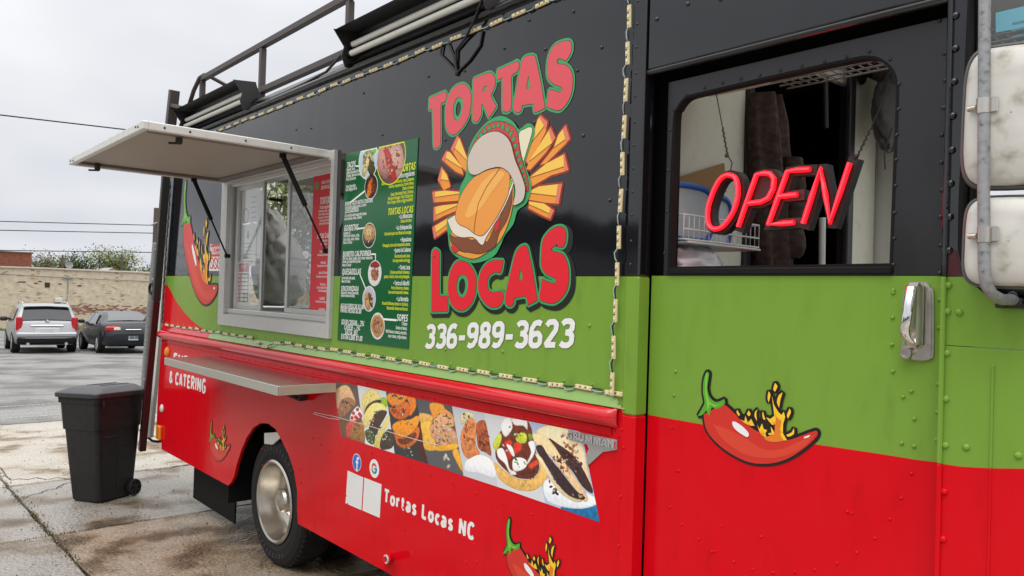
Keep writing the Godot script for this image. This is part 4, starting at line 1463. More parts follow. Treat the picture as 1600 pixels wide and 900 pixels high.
func make_door(t):
	var z = -.06
	# header over the door
	var mb = MB.new()
	mb.box(Vector3(-1.215, 2.735, -.03), Vector3(.948, .41, .06), .008)
	var hd = obj("door_header", mb, M.black_paint, t)
	for i in 8:
		one("rivet", M.black_paint, hd, func(m): m.dome(Vector3(-1.65 + i * .125, 2.7 + .018 * (i % 2), 0), .008, .007, 8))
	mb = MB.new()
	mb.tube([Vector3(-1.69, 2.528, -.012), Vector3(-.741, 2.526, -.012)], .012, 8)
	obj("drip_rail", mb, M.black_paint, t)
	mb = MB.new()
	mb.box(Vector3(-1.215, 1.7, -.115), Vector3(1.0, 2.5, .01))
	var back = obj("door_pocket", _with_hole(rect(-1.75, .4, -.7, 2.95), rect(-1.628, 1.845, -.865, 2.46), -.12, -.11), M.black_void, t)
	# the door
	var d = Node3D.new()
	d.name = "cab_door"
	t.add_child(d)
	var hole = soft(pv([-1.619, 1.86, -1.619, 2.089, -1.613, 2.365, -1.602, 2.398, -1.582, 2.421, -1.557, 2.432, -1.501, 2.435, -1.267, 2.439, -1.016, 2.44, -0.959, 2.436, -0.926, 2.421, -0.896, 2.389, -0.883, 2.35, -0.879, 2.317, -0.882, 2.107, -0.885, 1.863, -1.079, 1.862, -1.343, 1.861]), 3)
	mb = MB.new()
	mb.sheets(cut([rect(-1.64, BELT + .006, -.757, 2.495)], hole), z - .03, z)
	obj("upper_door_panel", mb, M.door_black, d)
	var wave = pv([-1.68, 1.353, -1.614, 1.352, -1.477, 1.352, -1.32, 1.35, -1.17, 1.35, -1.072, 1.351, -0.91, 1.355, -0.812, 1.356, -0.735, 1.359])
	var low = wave.duplicate()
	low.append(Vector2(-.757, .42)); low.append(Vector2(-1.69, .42))
	low[0].x = -1.69; low[wave.size() - 1].x = -.757
	mb = MB.new()
	mb.sheet(low, z - .03, z)
	obj("lower_door_panel", mb, M.red_paint, d)
	var mid = wave.duplicate()
	mid[0].x = -1.69; mid[wave.size() - 1].x = -.757
	mid.append(Vector2(-.757, BELT + .004)); mid.append(Vector2(-1.69, BELT + .004))
	mb = MB.new()
	mb.sheet(mid, z - .03, z)
	obj("middle_door_panel", mb, M.green_paint, d)
	mb = MB.new()
	mb.polys(_ring(hole, .004), z + .0015)
	mb.xf = Transform3D()
	obj("window_seal", mb, M.rubber, d)
	# rim of the opening, with depth
	mb = MB.new()
	for p in _ring(hole, -.004): mb.sheet(p, z - .035, z + .001)
	obj("window_reveal", mb, M.rubber, d)
	mb = MB.new()
	mb.box(Vector3(-1.25, 1.848, z + .004), Vector3(.74, .02, .012), .003)
	obj("window_sill", mb, M.rubber, d)
	# rivets round the window, and in the lower panels
	for q in pv([-1.638, 1.91, -1.633, 2.053, -1.631, 2.192, -1.629, 2.33, -1.612, 2.397, -1.566, 2.439, -1.493, 2.449, -1.425, 2.453, -1.358, 2.453, -1.292, 2.45, -1.224, 2.452, -1.155, 2.451, -1.085, 2.449, -1.021, 2.45, -0.957, 2.45, -0.901, 2.417, -0.876, 2.346, -0.875, 2.278, -0.878, 2.21, -0.878, 2.143, -0.878, 2.074, -0.879, 2.002, -0.878, 1.933, -0.879, 1.863]):
		one("rivet", M.door_black, d, func(m): m.dome(Vector3(q.x, q.y, z), .0055, .005, 8))
	for q in pv([-0.762, 2.404, -0.761, 2.333, -0.761, 2.264]) + pv([-0.779, 2.492, -0.765, 2.404, -0.765, 2.264, -0.766, 2.194, -0.765, 2.124, -0.763, 2.052, -0.764, 1.984, -0.762, 1.911, -0.763, 1.84]):
		one("rivet", M.door_black, d, func(m): m.dome(Vector3(q.x, q.y, z), .0065, .006, 8))
	for q in pv([-0.877, 1.795, -0.877, 1.788, -0.877, 1.722, -0.877, 1.65, -0.873, 1.579, -0.825, 1.532, -0.845, 1.515, -0.816, 1.461, -0.846, 1.393, -0.815, 1.39, -0.762, 1.773, -0.762, 1.701, -0.761, 1.557, -0.761, 1.486, -0.761, 1.416, -1.577, 1.513, -1.581, 1.433]):
		one("rivet", M.green_paint, d, func(m): m.dome(Vector3(q.x, q.y, z), .006, .006, 8))
	for q in pv([-0.82, 1.318, -0.844, 1.249, -0.871, 1.188, -0.909, 1.127, -0.957, 1.075, -1.011, 1.032, -1.075, 0.995, -1.134, 0.972, -1.204, 0.95, -1.272, 0.94, -1.337, 0.945, -1.406, 0.958, -1.418, 0.954, -1.467, 0.981, -1.533, 1.013, -1.587, 1.057, -1.563, 1.183, -1.552, 1.185, -0.985, 1.181, -0.973, 1.18, -1.383, 1.044, -1.246, 1.045, -1.585, 1.324]):
		one("rivet", M.red_paint, d, func(m): m.dome(Vector3(q.x, q.y, z), .005, .005, 8))
	# handle: an escutcheon plate, a bowed grip and a lock
	var h = Node3D.new()
	h.name = "door_handle"
	d.add_child(h)
	var hp = soft(pv([-0.835, 1.814, -0.82, 1.817, -0.793, 1.816, -0.781, 1.802, -0.774, 1.784, -0.771, 1.64, -0.777, 1.622, -0.792, 1.615, -0.827, 1.615, -0.843, 1.625, -0.849, 1.647, -0.85, 1.771, -0.845, 1.795]), 3)
	mb = MB.new()
	mb.sheet(hp, z, z + .008)
	for p in grow(hp, -.005): mb.sheet(p, z + .008, z + .012)
	obj("escutcheon", mb, M.chrome_worn, h)
	var hc = Vector3(-0.826, 1.718, -0.05)
	mb = MB.new()
	mb.box(Vector3(hc.x + .012, hc.y + .012, z + .022), Vector3(.042, .17, .03), .01)
	obj("handle_body", mb, M.chrome_worn, h)
	mb = MB.new()
	var gp = [Vector3(-0.816, 1.804, -0.02), Vector3(-0.813, 1.767, 0), Vector3(-0.815, 1.718, 0.008), Vector3(-0.821, 1.682, 0), Vector3(-0.813, 1.659, -0.02)]
	var rows = []
	for i in 17:
		var f = i / 4.0
		var k = mini(int(f), 3)
		var p = gp[k].cubic_interpolate(gp[k + 1], gp[maxi(k - 1, 0)], gp[mini(k + 2, 4)], f - k)
		var line = []
		for a in 10: line.append(p + Vector3(.013 * cos(TAU * a / 10.0), 0, .009 * sin(TAU * a / 10.0)))
		rows.append(line)
	mb.grid(rows, true)
	obj("grip", mb, M.chrome, h)
	mb = MB.new()
	var lk = Vector3(-0.831, 1.631, -0.04)
	mb.xf = Transform3D(Basis(Vector3.RIGHT, PI * .5), Vector3(lk.x, lk.y, z + .01))
	mb.lathe([Vector2(.017, 0), Vector2(.017, .016), Vector2(.014, .02), Vector2(.009, .02), Vector2(.008, .017), Vector2(.001, .017)], Transform3D(), 20)
	obj("lock", mb, M.chrome_worn, h)

func _ring(p, r):
	# the band between an outline and its offset
	var g = grow(p, r)
	if r > 0: return cut([g[0]], p)
	return cut([p], g[0])

func _with_hole(p, hole, z0, z1):
	var mb = MB.new()
	mb.sheets(cut([p], hole), z0, z1)
	return mb

func make_front(t):
	var z = -.012
	var x0 = -.74
	var win = soft(pv([-0.687, 2.601, -0.687, 2.412, -0.691, 2.225, -0.695, 2.005, -0.694, 1.895, -0.685, 1.856, -0.666, 1.824, -0.636, 1.795, -0.596, 1.776, -0.538, 1.765]), 1)
	var rim = win.duplicate()
	var top = 2.8
	rim[0] = Vector2(rim[0].x, 2.7)
	rim.append(Vector2(-.02, rim[-1].y)); rim.append(Vector2(.04, rim[-1].y + .06)); rim.append(Vector2(.04, 2.64)); rim.append(Vector2(-.02, 2.7))
	var mb = MB.new()
	mb.sheets(cut([rect(x0, BELT + .001, FRONT, 2.93)], rim), z - .04, z)
	var up = obj("upper_front_panel", mb, M.black_paint, t)
	mb = MB.new()
	mb.sheets(cut([rect(x0, 1.66, FRONT, BELT)], rim), z - .04, z)
	obj("cowl_panel", mb, M.green_paint, t)
	var wave = pv([-0.737, 1.366, -0.69, 1.367, -0.623, 1.375, -0.556, 1.387])
	var yb = wave[-1].y
	mb = MB.new()
	var pts = PackedVector2Array([Vector2(x0, 1.6585), Vector2(x0, wave[0].y)])
	for q in wave: pts.append(q)
	pts.append(Vector2(FRONT, yb)); pts.append(Vector2(FRONT, 1.6585))
	mb.sheet(pts, z - .04, z + .0015)
	obj("middle_front_panel", mb, M.green_paint, t)
	mb = MB.new()
	pts = PackedVector2Array([Vector2(x0, wave[0].y)])
	for q in wave: pts.append(q)
	pts.append(Vector2(FRONT, yb)); pts.append(Vector2(FRONT, .42)); pts.append(Vector2(x0, .42))
	mb.sheet(pts, z - .04, z + .0015)
	obj("lower_front_panel", mb, M.red_paint, t)
	for q in [[1.1, 2.93, M.black_paint, 1.84], [.42, 1.84, M.green_paint, 1.84]]:
		pass
	mb = MB.new()
	mb.box(Vector3(x0 + .006, (2.93 + BELT) * .5, z + .001), Vector3(.012, 2.93 - BELT, .02), .003)
	obj("edge_strip", mb, M.black_paint, t)
	mb = MB.new()
	mb.box(Vector3(x0 + .006, (wave[0].y + BELT) * .5, z + .002), Vector3(.012, BELT - wave[0].y, .02), .003)
	obj("edge_strip", mb, M.green_paint, t)
	mb = MB.new()
	mb.box(Vector3(x0 + .006, (wave[0].y + .42) * .5, z + .002), Vector3(.012, wave[0].y - .42, .02), .003)
	obj("edge_strip", mb, M.red_paint, t)
	var fold = [-0.623, 1.696]
	mb = MB.new()
	mb.box(Vector3(fold[0], (1.62 + wave[2].y) * .5, z + .003), Vector3(.006, 1.62 - wave[2].y, .006), .002)
	obj("fold_seam", mb, M.green_paint, t)
	mb = MB.new()
	mb.box(Vector3(fold[0], (wave[2].y + .42) * .5, z + .003), Vector3(.006, wave[2].y - .42, .006), .002)
	obj("fold_seam", mb, M.red_paint, t)
	# the oxblood patch below the black, left of the window
	mb = MB.new()
	mb.poly(pv([-0.74, 1.881, -0.727, 1.904, -0.709, 1.893, -0.7, 1.858, -0.695, 1.834, -0.74, 1.83]), z + .0012)
	obj("old_paint", mb, paint(lin(.07, .006, .01), .3), t)
	for q in pv([-0.724, 2.477, -0.723, 2.395, -0.724, 2.313, -0.725, 2.228, -0.725, 2.143, -0.726, 2.06, -0.726, 1.977, -0.726, 1.894]):
		one("rivet", M.black_paint, t, func(m): m.dome(Vector3(q.x, q.y, z), .0105, .009, 10))
	for q in pv([-0.725, 1.808, -0.726, 1.743, -0.699, 1.742, -0.724, 1.64, -0.724, 1.527, -0.723, 1.413, -0.676, 1.416, -0.567, 1.415]):
		one("rivet", M.green_paint, t, func(m): m.dome(Vector3(q.x, q.y, z), .0095, .009, 10))
	for q in pv([-0.723, 1.299, -0.723, 1.182, -0.722, 1.066]):
		one("rivet", M.red_paint, t, func(m): m.dome(Vector3(q.x, q.y, z + .0015), .0095, .009, 10))
	# rubber gasket and glass
	var loop = []
	for q in rim: loop.append(Vector3(q.x, q.y, z + .004))
	mb = MB.new()
	mb.tube(loop, .011, 8, true)
	var loop2 = []
	for p in grow(rim, -.02):
		for q in p: loop2.append(Vector3(q.x, q.y, z))
	mb.tube(loop2, .009, 8, true)
	for p in _ring(rim, -.03): mb.sheet(p, z - .02, z - .002)
	obj("window_gasket", mb, M.rubber, t)
	mb = MB.new()
	mb.poly(grow(rim, -.025)[0], z - .012)
	obj("side_glass", mb, M.glass, t)
	mb = MB.new()
	mb.col = Color(.1, .42, .55)
	mb.sheet(pv([-0.641, 2.468, -0.531, 2.469, -0.53, 2.416, -0.64, 2.42]), -.032, -.03)
	mb.col = Color(.04, .2, .28)
	for i in 3: mb.poly(rect(-.606, 2.43 - i * .016, -.56, 2.435 - i * .016), -.029)
	obj("window_sticker", mb, M.flat, t)
	# nose and windscreen frame, just outside the picture
	mb = MB.new()
	mb.box(Vector3(FRONT - .02, 1.1, -1.15), Vector3(.04, 1.36, 2.24), .01)
	mb.box(Vector3(FRONT - .02, 2.85, -1.15), Vector3(.04, .16, 2.24), .01)
	mb.box(Vector3(FRONT - .02, 2.27, -1.15), Vector3(.05, 1.0, .06), .01)
	mb.box(Vector3(FRONT - .02, 2.27, -2.22), Vector3(.05, 1.0, .1), .01)
	mb.box(Vector3(FRONT - .02, 2.27, -.06), Vector3(.05, 1.0, .06), .01)
	obj("nose", mb, M.green_paint, t)
	mb = MB.new()
	mb.box(Vector3(FRONT - .02, 2.28, -1.15), Vector3(.006, 1.0, 2.1))
	obj("windscreen", mb, M.glass, t)
	mb = MB.new()
	mb.box(Vector3(-.25, 1.62, -1.2), Vector3(.6, .12, 1.9), .03)
	obj("dashboard", mb, M.inside, t)
	# mirrors on their bracket tube
	var mr = Node3D.new()
	mr.name = "mirror_bracket"
	t.add_child(mr)
	mb = MB.new()
	var tp = [Vector3(-0.617, 2.818, 0.15), Vector3(-0.608, 2.44, 0.15), Vector3(-0.601, 2.011, 0.15), Vector3(-0.596, 1.84, 0.15), Vector3(-0.593, 1.805, 0.145), Vector3(-0.586, 1.785, 0.13), Vector3(-0.578, 1.774, 0.09), Vector3(-0.577, 1.775, 0.02)]
	mb.tube(tp, .0125, 14)
	obj("tube", mb, M.galv, mr)
	mb = MB.new()
	mb.box(Vector3(-0.586, 1.77, 0), Vector3(.05, .018, .03), .004)
	mb.dome(Vector3(-0.578, 1.783, 0.02), .012, .01, 8)
	mb.dome(Vector3(-0.601, 1.766, 0.01), .012, .012, 8)
	mb.box(Vector3(-0.573, 1.761, 0), Vector3(.09, .012, .014), .003)
	obj("foot", mb, M.dark_steel, mr)
	for q in [Vector3(-0.605, 2.204, 0.15), Vector3(-0.598, 1.917, 0.15)]:
		mb = MB.new()
		mb.tube([q + Vector3(0, .016, 0), q - Vector3(0, .018, 0)], .0145, 14)
		mb.box(q + Vector3(.018, 0, -.004), Vector3(.02, .034, .006), .002)
		obj("clamp", mb, M.chrome_worn, mr)
		mb = MB.new()
		mb.tube([q + Vector3(-.03, -.004, .0), q + Vector3(-.012, -.004, .006)], .007, 8)
		obj("clamp_bolt", mb, M.chrome_worn, mr)
	for q in [[[-0.662, 2.349, -0.467, 2.019], "upper"], [[-0.655, 2.008, -0.474, 1.798], "lower"]]:
		var a = q[0]
		var cx = (a[0] + a[2]) * .5; var cy = (a[1] + a[3]) * .5
		var hx = (a[2] - a[0]) * .5; var hy = (a[1] - a[3]) * .5
		var place = Transform3D(Basis(Vector3.UP, .25) * Basis(Vector3(0, 0, 1), -.02), Vector3(cx, cy, .1))
		var shell = func(rx, ry, zz, n4):
			var line = []
			for i in 40:
				var th = TAU * i / 40.0
				var cc = cos(th); var ss = sin(th)
				line.append(Vector3(signf(cc) * pow(absf(cc), n4) * rx, signf(ss) * pow(absf(ss), n4) * ry, zz))
			return line
		mb = MB.new()
		mb.xf = place
		mb.grid([shell.call(hx * .97, hy * .98, -.03, .42), shell.call(hx, hy, -.02, .42), shell.call(hx, hy, -.004, .42), shell.call(hx * .955, hy * .965, .002, .42), shell.call(hx * .93, hy * .95, -.002, .42)], true)
		var mm = obj("mirror", mb, mat(lin(.1, .1, .1), .5), mr)
		mb = MB.new()
		mb.xf = place
		mb.grid([shell.call(hx * .935, hy * .95, -.003, .42), shell.call(hx * .91, hy * .93, .012, .42), shell.call(hx * .8, hy * .84, .025, .5), shell.call(hx * .5, hy * .55, .034, .6), shell.call(hx * .01, hy * .01, .036, .9)], true)
		obj("shell", mb, M.mirror_shell, mm)
		mb = MB.new()
		mb.xf = place
		mb.grid([shell.call(hx * .95, hy * .96, -.03, .42), shell.call(hx * .01, hy * .01, -.031, .42)], true)
		obj("mirror_glass", mb, M.chrome, mm)

func make_roof_things(t):
	# rack
	var rk = Node3D.new()
	rk.name = "roof_rack"
	t.add_child(rk)
	var z = -.12
	var bar = func(a, b, w):
		var m = MB.new()
		var d = b - a
		m.xf = Transform3D(Basis.looking_at(d.normalized(), Vector3.UP if absf(d.normalized().y) < .9 else Vector3.RIGHT), (a + b) * .5)
		m.box(Vector3.ZERO, Vector3(w, w, d.length()), .003)
		return m
	obj("rail", bar.call(Vector3(-6.44, 3.45, z), Vector3(-1.0, 3.47, z), .042), M.rust_steel, rk)
	obj("rail", bar.call(Vector3(-6.44, 3.13, z), Vector3(-1.0, 3.14, z), .042), M.rust_steel, rk)
	for x in [-6.43, -5.23, -4.0, -2.75, -1.5]:
		obj("upright", bar.call(Vector3(x, 3.06, z), Vector3(x, 3.43, z), .04), M.rust_steel, rk)
	obj("rail", bar.call(Vector3(-6.44, 3.43, -2.15), Vector3(-1.0, 3.45, -2.15), .042), M.rust_steel, rk)
	for x in [-6.43, -4.0, -1.5]:
		obj("upright", bar.call(Vector3(x, 3.06, -2.15), Vector3(x, 3.42, -2.15), .04), M.rust_steel, rk)
	var mb = MB.new()
	mb.tube([Vector3(-6.613, 3.264, -0.08), Vector3(-6.514, 3.364, -0.08), Vector3(-6.446, 3.455, -0.1), Vector3(-6.387, 3.474, -0.12)], .018, 8)
	obj("hoop", mb, M.rust_steel, rk)
	mb = MB.new()
	mb.tube([Vector3(-6.3, 3.45, z), Vector3(-6.25, 3.1, -1.1)], .016, 6)
	obj("brace", mb, M.rust_steel, rk)
	# rear post, ladder side and bumper pieces
	mb = MB.new()
	mb.xf = bar.call(Vector3(-6.591, 3.352, 0.05), Vector3(-6.711, 2.856, 0.05), .05).xf
	mb.box(Vector3.ZERO, Vector3(.075, .06, (Vector3(-6.591, 3.352, 0.05) - Vector3(-6.711, 2.856, 0.05)).length()), .004)
	obj("rear_post_top", mb, M.rust_steel, rk)
	mb = MB.new()
	mb.xf = bar.call(Vector3(-6.711, 2.856, 0.05), Vector3(-6.884, 1.617, 0.05), .05).xf
	mb.box(Vector3.ZERO, Vector3(.06, .05, (Vector3(-6.711, 2.856, 0.05) - Vector3(-6.884, 1.617, 0.05)).length()), .004)
	obj("rear_post", mb, M.dark_steel, rk)
	mb = MB.new()
	mb.xf = bar.call(Vector3(-6.884, 1.617, 0.05), Vector3(-7.136, 0.307, 0.05), .05).xf
	mb.box(Vector3.ZERO, Vector3(.055, .05, (Vector3(-6.884, 1.617, 0.05) - Vector3(-7.136, 0.307, 0.05)).length()), .004)
	obj("rear_post", mb, M.dark_red, rk)
	mb = MB.new()
	mb.xf = bar.call(Vector3(-6.601, 3.226, 0.03), Vector3(-6.299, 3.15, 0), .05).xf
	mb.box(Vector3.ZERO, Vector3(.1, .03, (Vector3(-6.601, 3.226, 0.03) - Vector3(-6.299, 3.15, 0)).length()), .004)
	obj("post_tie", mb, M.rust_steel, rk)
	# white corner strip behind the body, with a hose below
	mb = MB.new()
	mb.sheet(pv([-6.918, 2.633, -6.971, 2.002, -7.04, 1.336, -7.116, 0.884, -7.21, 0.399, -7.345, 0.401, -7.264, 0.868, -7.192, 1.554, -7.11, 2.622]), -.06, -.03)
	obj("corner_strip", mb, M.alu_white, t)
	mb = MB.new()
	mb.tube([Vector3(-7.315, 0.38, -0.05), Vector3(-7.2, 0.37, -0.05), Vector3(-7.055, 0.388, -0.05), Vector3(-7.014, 0.397, -0.08)], .012, 6)
	obj("hose", mb, M.rubber, t)
	mb = MB.new()
	mb.tube([Vector3(-8.175, 2.17, -0.3), Vector3(-8.328, 1.261, -0.3), Vector3(-8.434, 0.466, -0.3)], .03, 8)
	for q in [Vector3(-8.125, 2.104, -0.3), Vector3(-8.218, 1.803, -0.3), Vector3(-8.316, 0.781, -0.3)]:
		mb.tube([q + Vector3(-.06, 0, 0), q + Vector3(.2, 0, 0)], .018, 6)
	obj("ladder", mb, M.galv, rk)
	mb = MB.new()
	var ring_c = Vector3(-7.548, 1.715, -0.1)
	var circ = []
	for i in 16: circ.append(ring_c + Vector3(.07 * cos(TAU * i / 16.0), .045 * sin(TAU * i / 16.0), 0))
	mb.tube(circ, .012, 6, true)
	obj("tie_ring", mb, M.rubber, rk)
	mb = MB.new()
	var ch = [Vector3(-6.717, 2.62, 0.02), Vector3(-6.724, 2.369, 0.02), Vector3(-6.762, 2.103, 0.02), Vector3(-6.784, 1.835, 0.02), Vector3(-6.795, 1.619, 0.02), Vector3(-6.809, 1.43, 0.02)]
	for i in 5:
		var m = 7
		for k in m:
			var a = ch[i].lerp(ch[i + 1], float(k) / m); var b = ch[i].lerp(ch[i + 1], (k + .9) / m)
			mb.tube([a + Vector3(.012 if k % 2 else -.012, 0, 0), b], .006, 5)
	obj("hanging_chain", mb, M.dark_steel, t)
	# fluorescent fittings
	for q in [[-6.38, -5.12], [-3.72, -2.52]]:
		var fx = Node3D.new()
		fx.name = "light_fitting" if not t.has_node("light_fitting") else "light_fitting_001"
		t.add_child(fx)
		var x0 = q[0]; var x1 = q[1]
		var cx = (x0 + x1) * .5; var l = x1 - x0
		mb = MB.new()
		# hood, back and lip bent from one plate
		var prof = [[.12, 3.135], [-.02, 3.15], [-.06, 3.05], [-.035, 2.985], [.045, 2.965]]
		for i in prof.size() - 1:
			var a = prof[i]; var b = prof[i + 1]
			mb.quad(Vector3(x0, b[1], b[0]), Vector3(x1, b[1], b[0]), Vector3(x1, a[1], a[0]), Vector3(x0, a[1], a[0]))
			mb.quad(Vector3(x0, b[1] + .004, b[0] - .003), Vector3(x1, b[1] + .004, b[0] - .003), Vector3(x1, a[1] + .004, a[0] - .003), Vector3(x0, a[1] + .004, a[0] - .003))
		obj("hood", mb, M.fitting, fx)
		for x in [x0, x1]:
			mb = MB.new()
			mb.xf = Transform3D(Basis(Vector3(0, 0, 1), Vector3(0, 1, 0), Vector3(1, 0, 0)), Vector3(x, 0, 0))
			mb.sheet(pv([.125, 3.14, -.03, 3.155, -.065, 3.05, -.04, 2.96, .05, 2.95, .075, 3.01, .06, 3.06]), -.004, .004)
			obj("end_cap", mb, M.dark_steel, fx)
		for k in 2:
			mb = MB.new()
			var yz = Vector3(0, 3.075 - k * .05, .022 + .008 * k)
			mb.tube([Vector3(x0 + .03, 0, 0) + yz, Vector3(x1 - .03, 0, 0) + yz], .016, 12)
			obj("fluorescent_tube", mb, M.tube_glass, fx)
			mb = MB.new()
			for x in [x0 + .012, x1 - .012]: mb.box(Vector3(x, 0, 0) + yz, Vector3(.03, .04, .04), .008)
			obj("tube_holder", mb, M.rubber, fx)
	# cables on the roof edge
	mb = MB.new()
	mb.tube([Vector3(-3.849, 3.064, 0), Vector3(-4.032, 3.001, 0), Vector3(-4.315, 3, -0.02), Vector3(-4.579, 2.994, -0.02), Vector3(-4.868, 2.992, -0.02), Vector3(-5.107, 3.01, -0.01), Vector3(-5.002, 3.026, -0.01)], .008, 6)
	obj("cable", mb, M.black_wire, t)
	mb = MB.new()
	mb.tube([Vector3(-2.55, 3.054, 0.04), Vector3(-2.565, 2.995, 0.04), Vector3(-2.627, 2.931, 0.03), Vector3(-2.71, 2.88, 0.01), Vector3(-2.776, 2.844, 0.008), Vector3(-2.778, 2.781, 0.008), Vector3(-2.766, 2.739, 0.008)], .006, 6)
	obj("cable", mb, M.black_wire, t)
	mb = MB.new()
	mb.tube([Vector3(-2.886, 2.893, 0.008), Vector3(-2.899, 2.851, 0.008), Vector3(-2.832, 2.799, 0.008), Vector3(-2.766, 2.742, 0.008)], .005, 6)
	obj("cable", mb, M.black_wire, t)
	mb = MB.new()
	mb.tube([Vector3(-2.593, 2.887, 0.006), Vector3(-2.608, 2.827, 0.006), Vector3(-2.677, 2.778, 0.006), Vector3(-2.769, 2.74, 0.006)], .005, 6)
	obj("cable", mb, M.black_wire, t)
	mb = MB.new()
	mb.tube([Vector3(-2.841, 2.888, 0.008), Vector3(-2.799, 2.821, 0.008), Vector3(-2.771, 2.746, 0.008)], .004, 6)
	obj("cable", mb, M.black_wire, t)
	mb = MB.new()
	mb.dome(Vector3(-2.771, 2.738, 0.004), .012, .01, 8)
	obj("cable_clip", mb, M.black_wire, t)

func make_leds(t):
	# strings of small lamp modules along the panel edges, with wire between them
	var proto = MB.new()
	proto.col = Color(.66, .56, .3)
	proto.box(Vector3(0, 0, .006), Vector3(.082, .017, .008), .002)
	proto.col = Color(.8, .76, .6)
	for k in 3: proto.box(Vector3(-.026 + k * .026, 0, .0115), Vector3(.009, .007, .003))
	proto.col = Color(.05, .05, .05)
	for k in 2: proto.box(Vector3(-.013 + k * .026, .002, .0108), Vector3(.004, .006, .002))
	var pm = proto.mesh()
	var wires = MB.new()
	var black = MB.new()
	var place = func(list, turn):
		for i in list.size():
			var o = obj("led_module", pm, M.flat, t)
			o.position = list[i] + Vector3(0, 0, .001)
			o.rotation.z = turn + rng.randf_range(-.05, .05)
			if i + 1 < list.size():
				var d = (list[i + 1] - list[i])
				var u = d.normalized()
				if d.length() > .3: continue
				for w in 2:
					var side = Vector3(-u.y, u.x, 0) * (rng.randf_range(-.014, -.004) if w else rng.randf_range(-.006, .006))
					var a = list[i] + u * .038; var b = list[i + 1] - u * .038
					(wires if w else black).tube([a + Vector3(0, .003 * w, .008), a.lerp(b, .3) + side + Vector3(0, 0, .012), a.lerp(b, .7) + side * .8 + Vector3(0, 0, .01), b + Vector3(0, .003 * w, .008)], .0028, 5)
	var l = []
	for i in 31: l.append(Vector3(-6.05 + i * .142, 2.9 + rng.randf_range(-.004, .004), 0))
	place.call(l, 0.0)
	l = []
	for i in 35:
		var x = -6.72 + i * .145
		var y = 1.421 + rng.randf_range(-.004, .004)
		var dip = maxf(0.0, 1.0 - absf(x + 4.72) / .2)
		l.append(Vector3(x, y - .05 * dip, .028 * dip))
	place.call(l, 0.0)
	l = []
	for i in 12: l.append(Vector3(-1.758 - .03 * clampf((2.7 - (2.86 - i * .128)) / 1.2, 0, 1), 2.86 - i * .128, .011 if true else 0.0))
	place.call(l, PI * .5)
	obj("led_wiring", wires, M.wire, t)
	obj("led_wiring", black, M.black_wire, t)
	for q in [Vector3(-4.558, 1.344, 0), Vector3(-4.729, 1.315, 0)]: pass

# ---------------------------------------------------------------- vinyl graphics on the side
const GREEN_EDGE = Color(.045, .36, .12)

func letter(parent, z, fill, outer, holes, inners, edge, shadow = null):
	# one letter: coloured face over a green outline, and a black drop behind where there is one
	var mb = MB.new()
	var o = soft(pv(outer), 3)
	if shadow:
		mb.col = Color(.012, .012, .012)
		for p in grow(o, edge + .007):
			var q = PackedVector2Array()
			for k in p: q.append(k + shadow)
			mb.poly(q, z)
	mb.col = GREEN_EDGE
	var rim = []
	for p in grow(o, edge): rim.append(p)
	for h in inners: rim = cut(rim, soft(pv(h), 3))
	mb.polys(rim, z + .0009)
	mb.col = Color(.02, .06, .03)
	var dark = [o]
	for p in grow(o, .0022):
		dark = [p]
	for h in holes: dark = cut(dark, soft(pv(h), 3))
	mb.polys(dark, z + .0016)
	mb.col = fill
	var face = [o]
	for h in holes: face = cut(face, grow(soft(pv(h), 3), .0015)[0])
	mb.polys(face, z + .0023)
	return obj("letter", mb, M.print, parent)

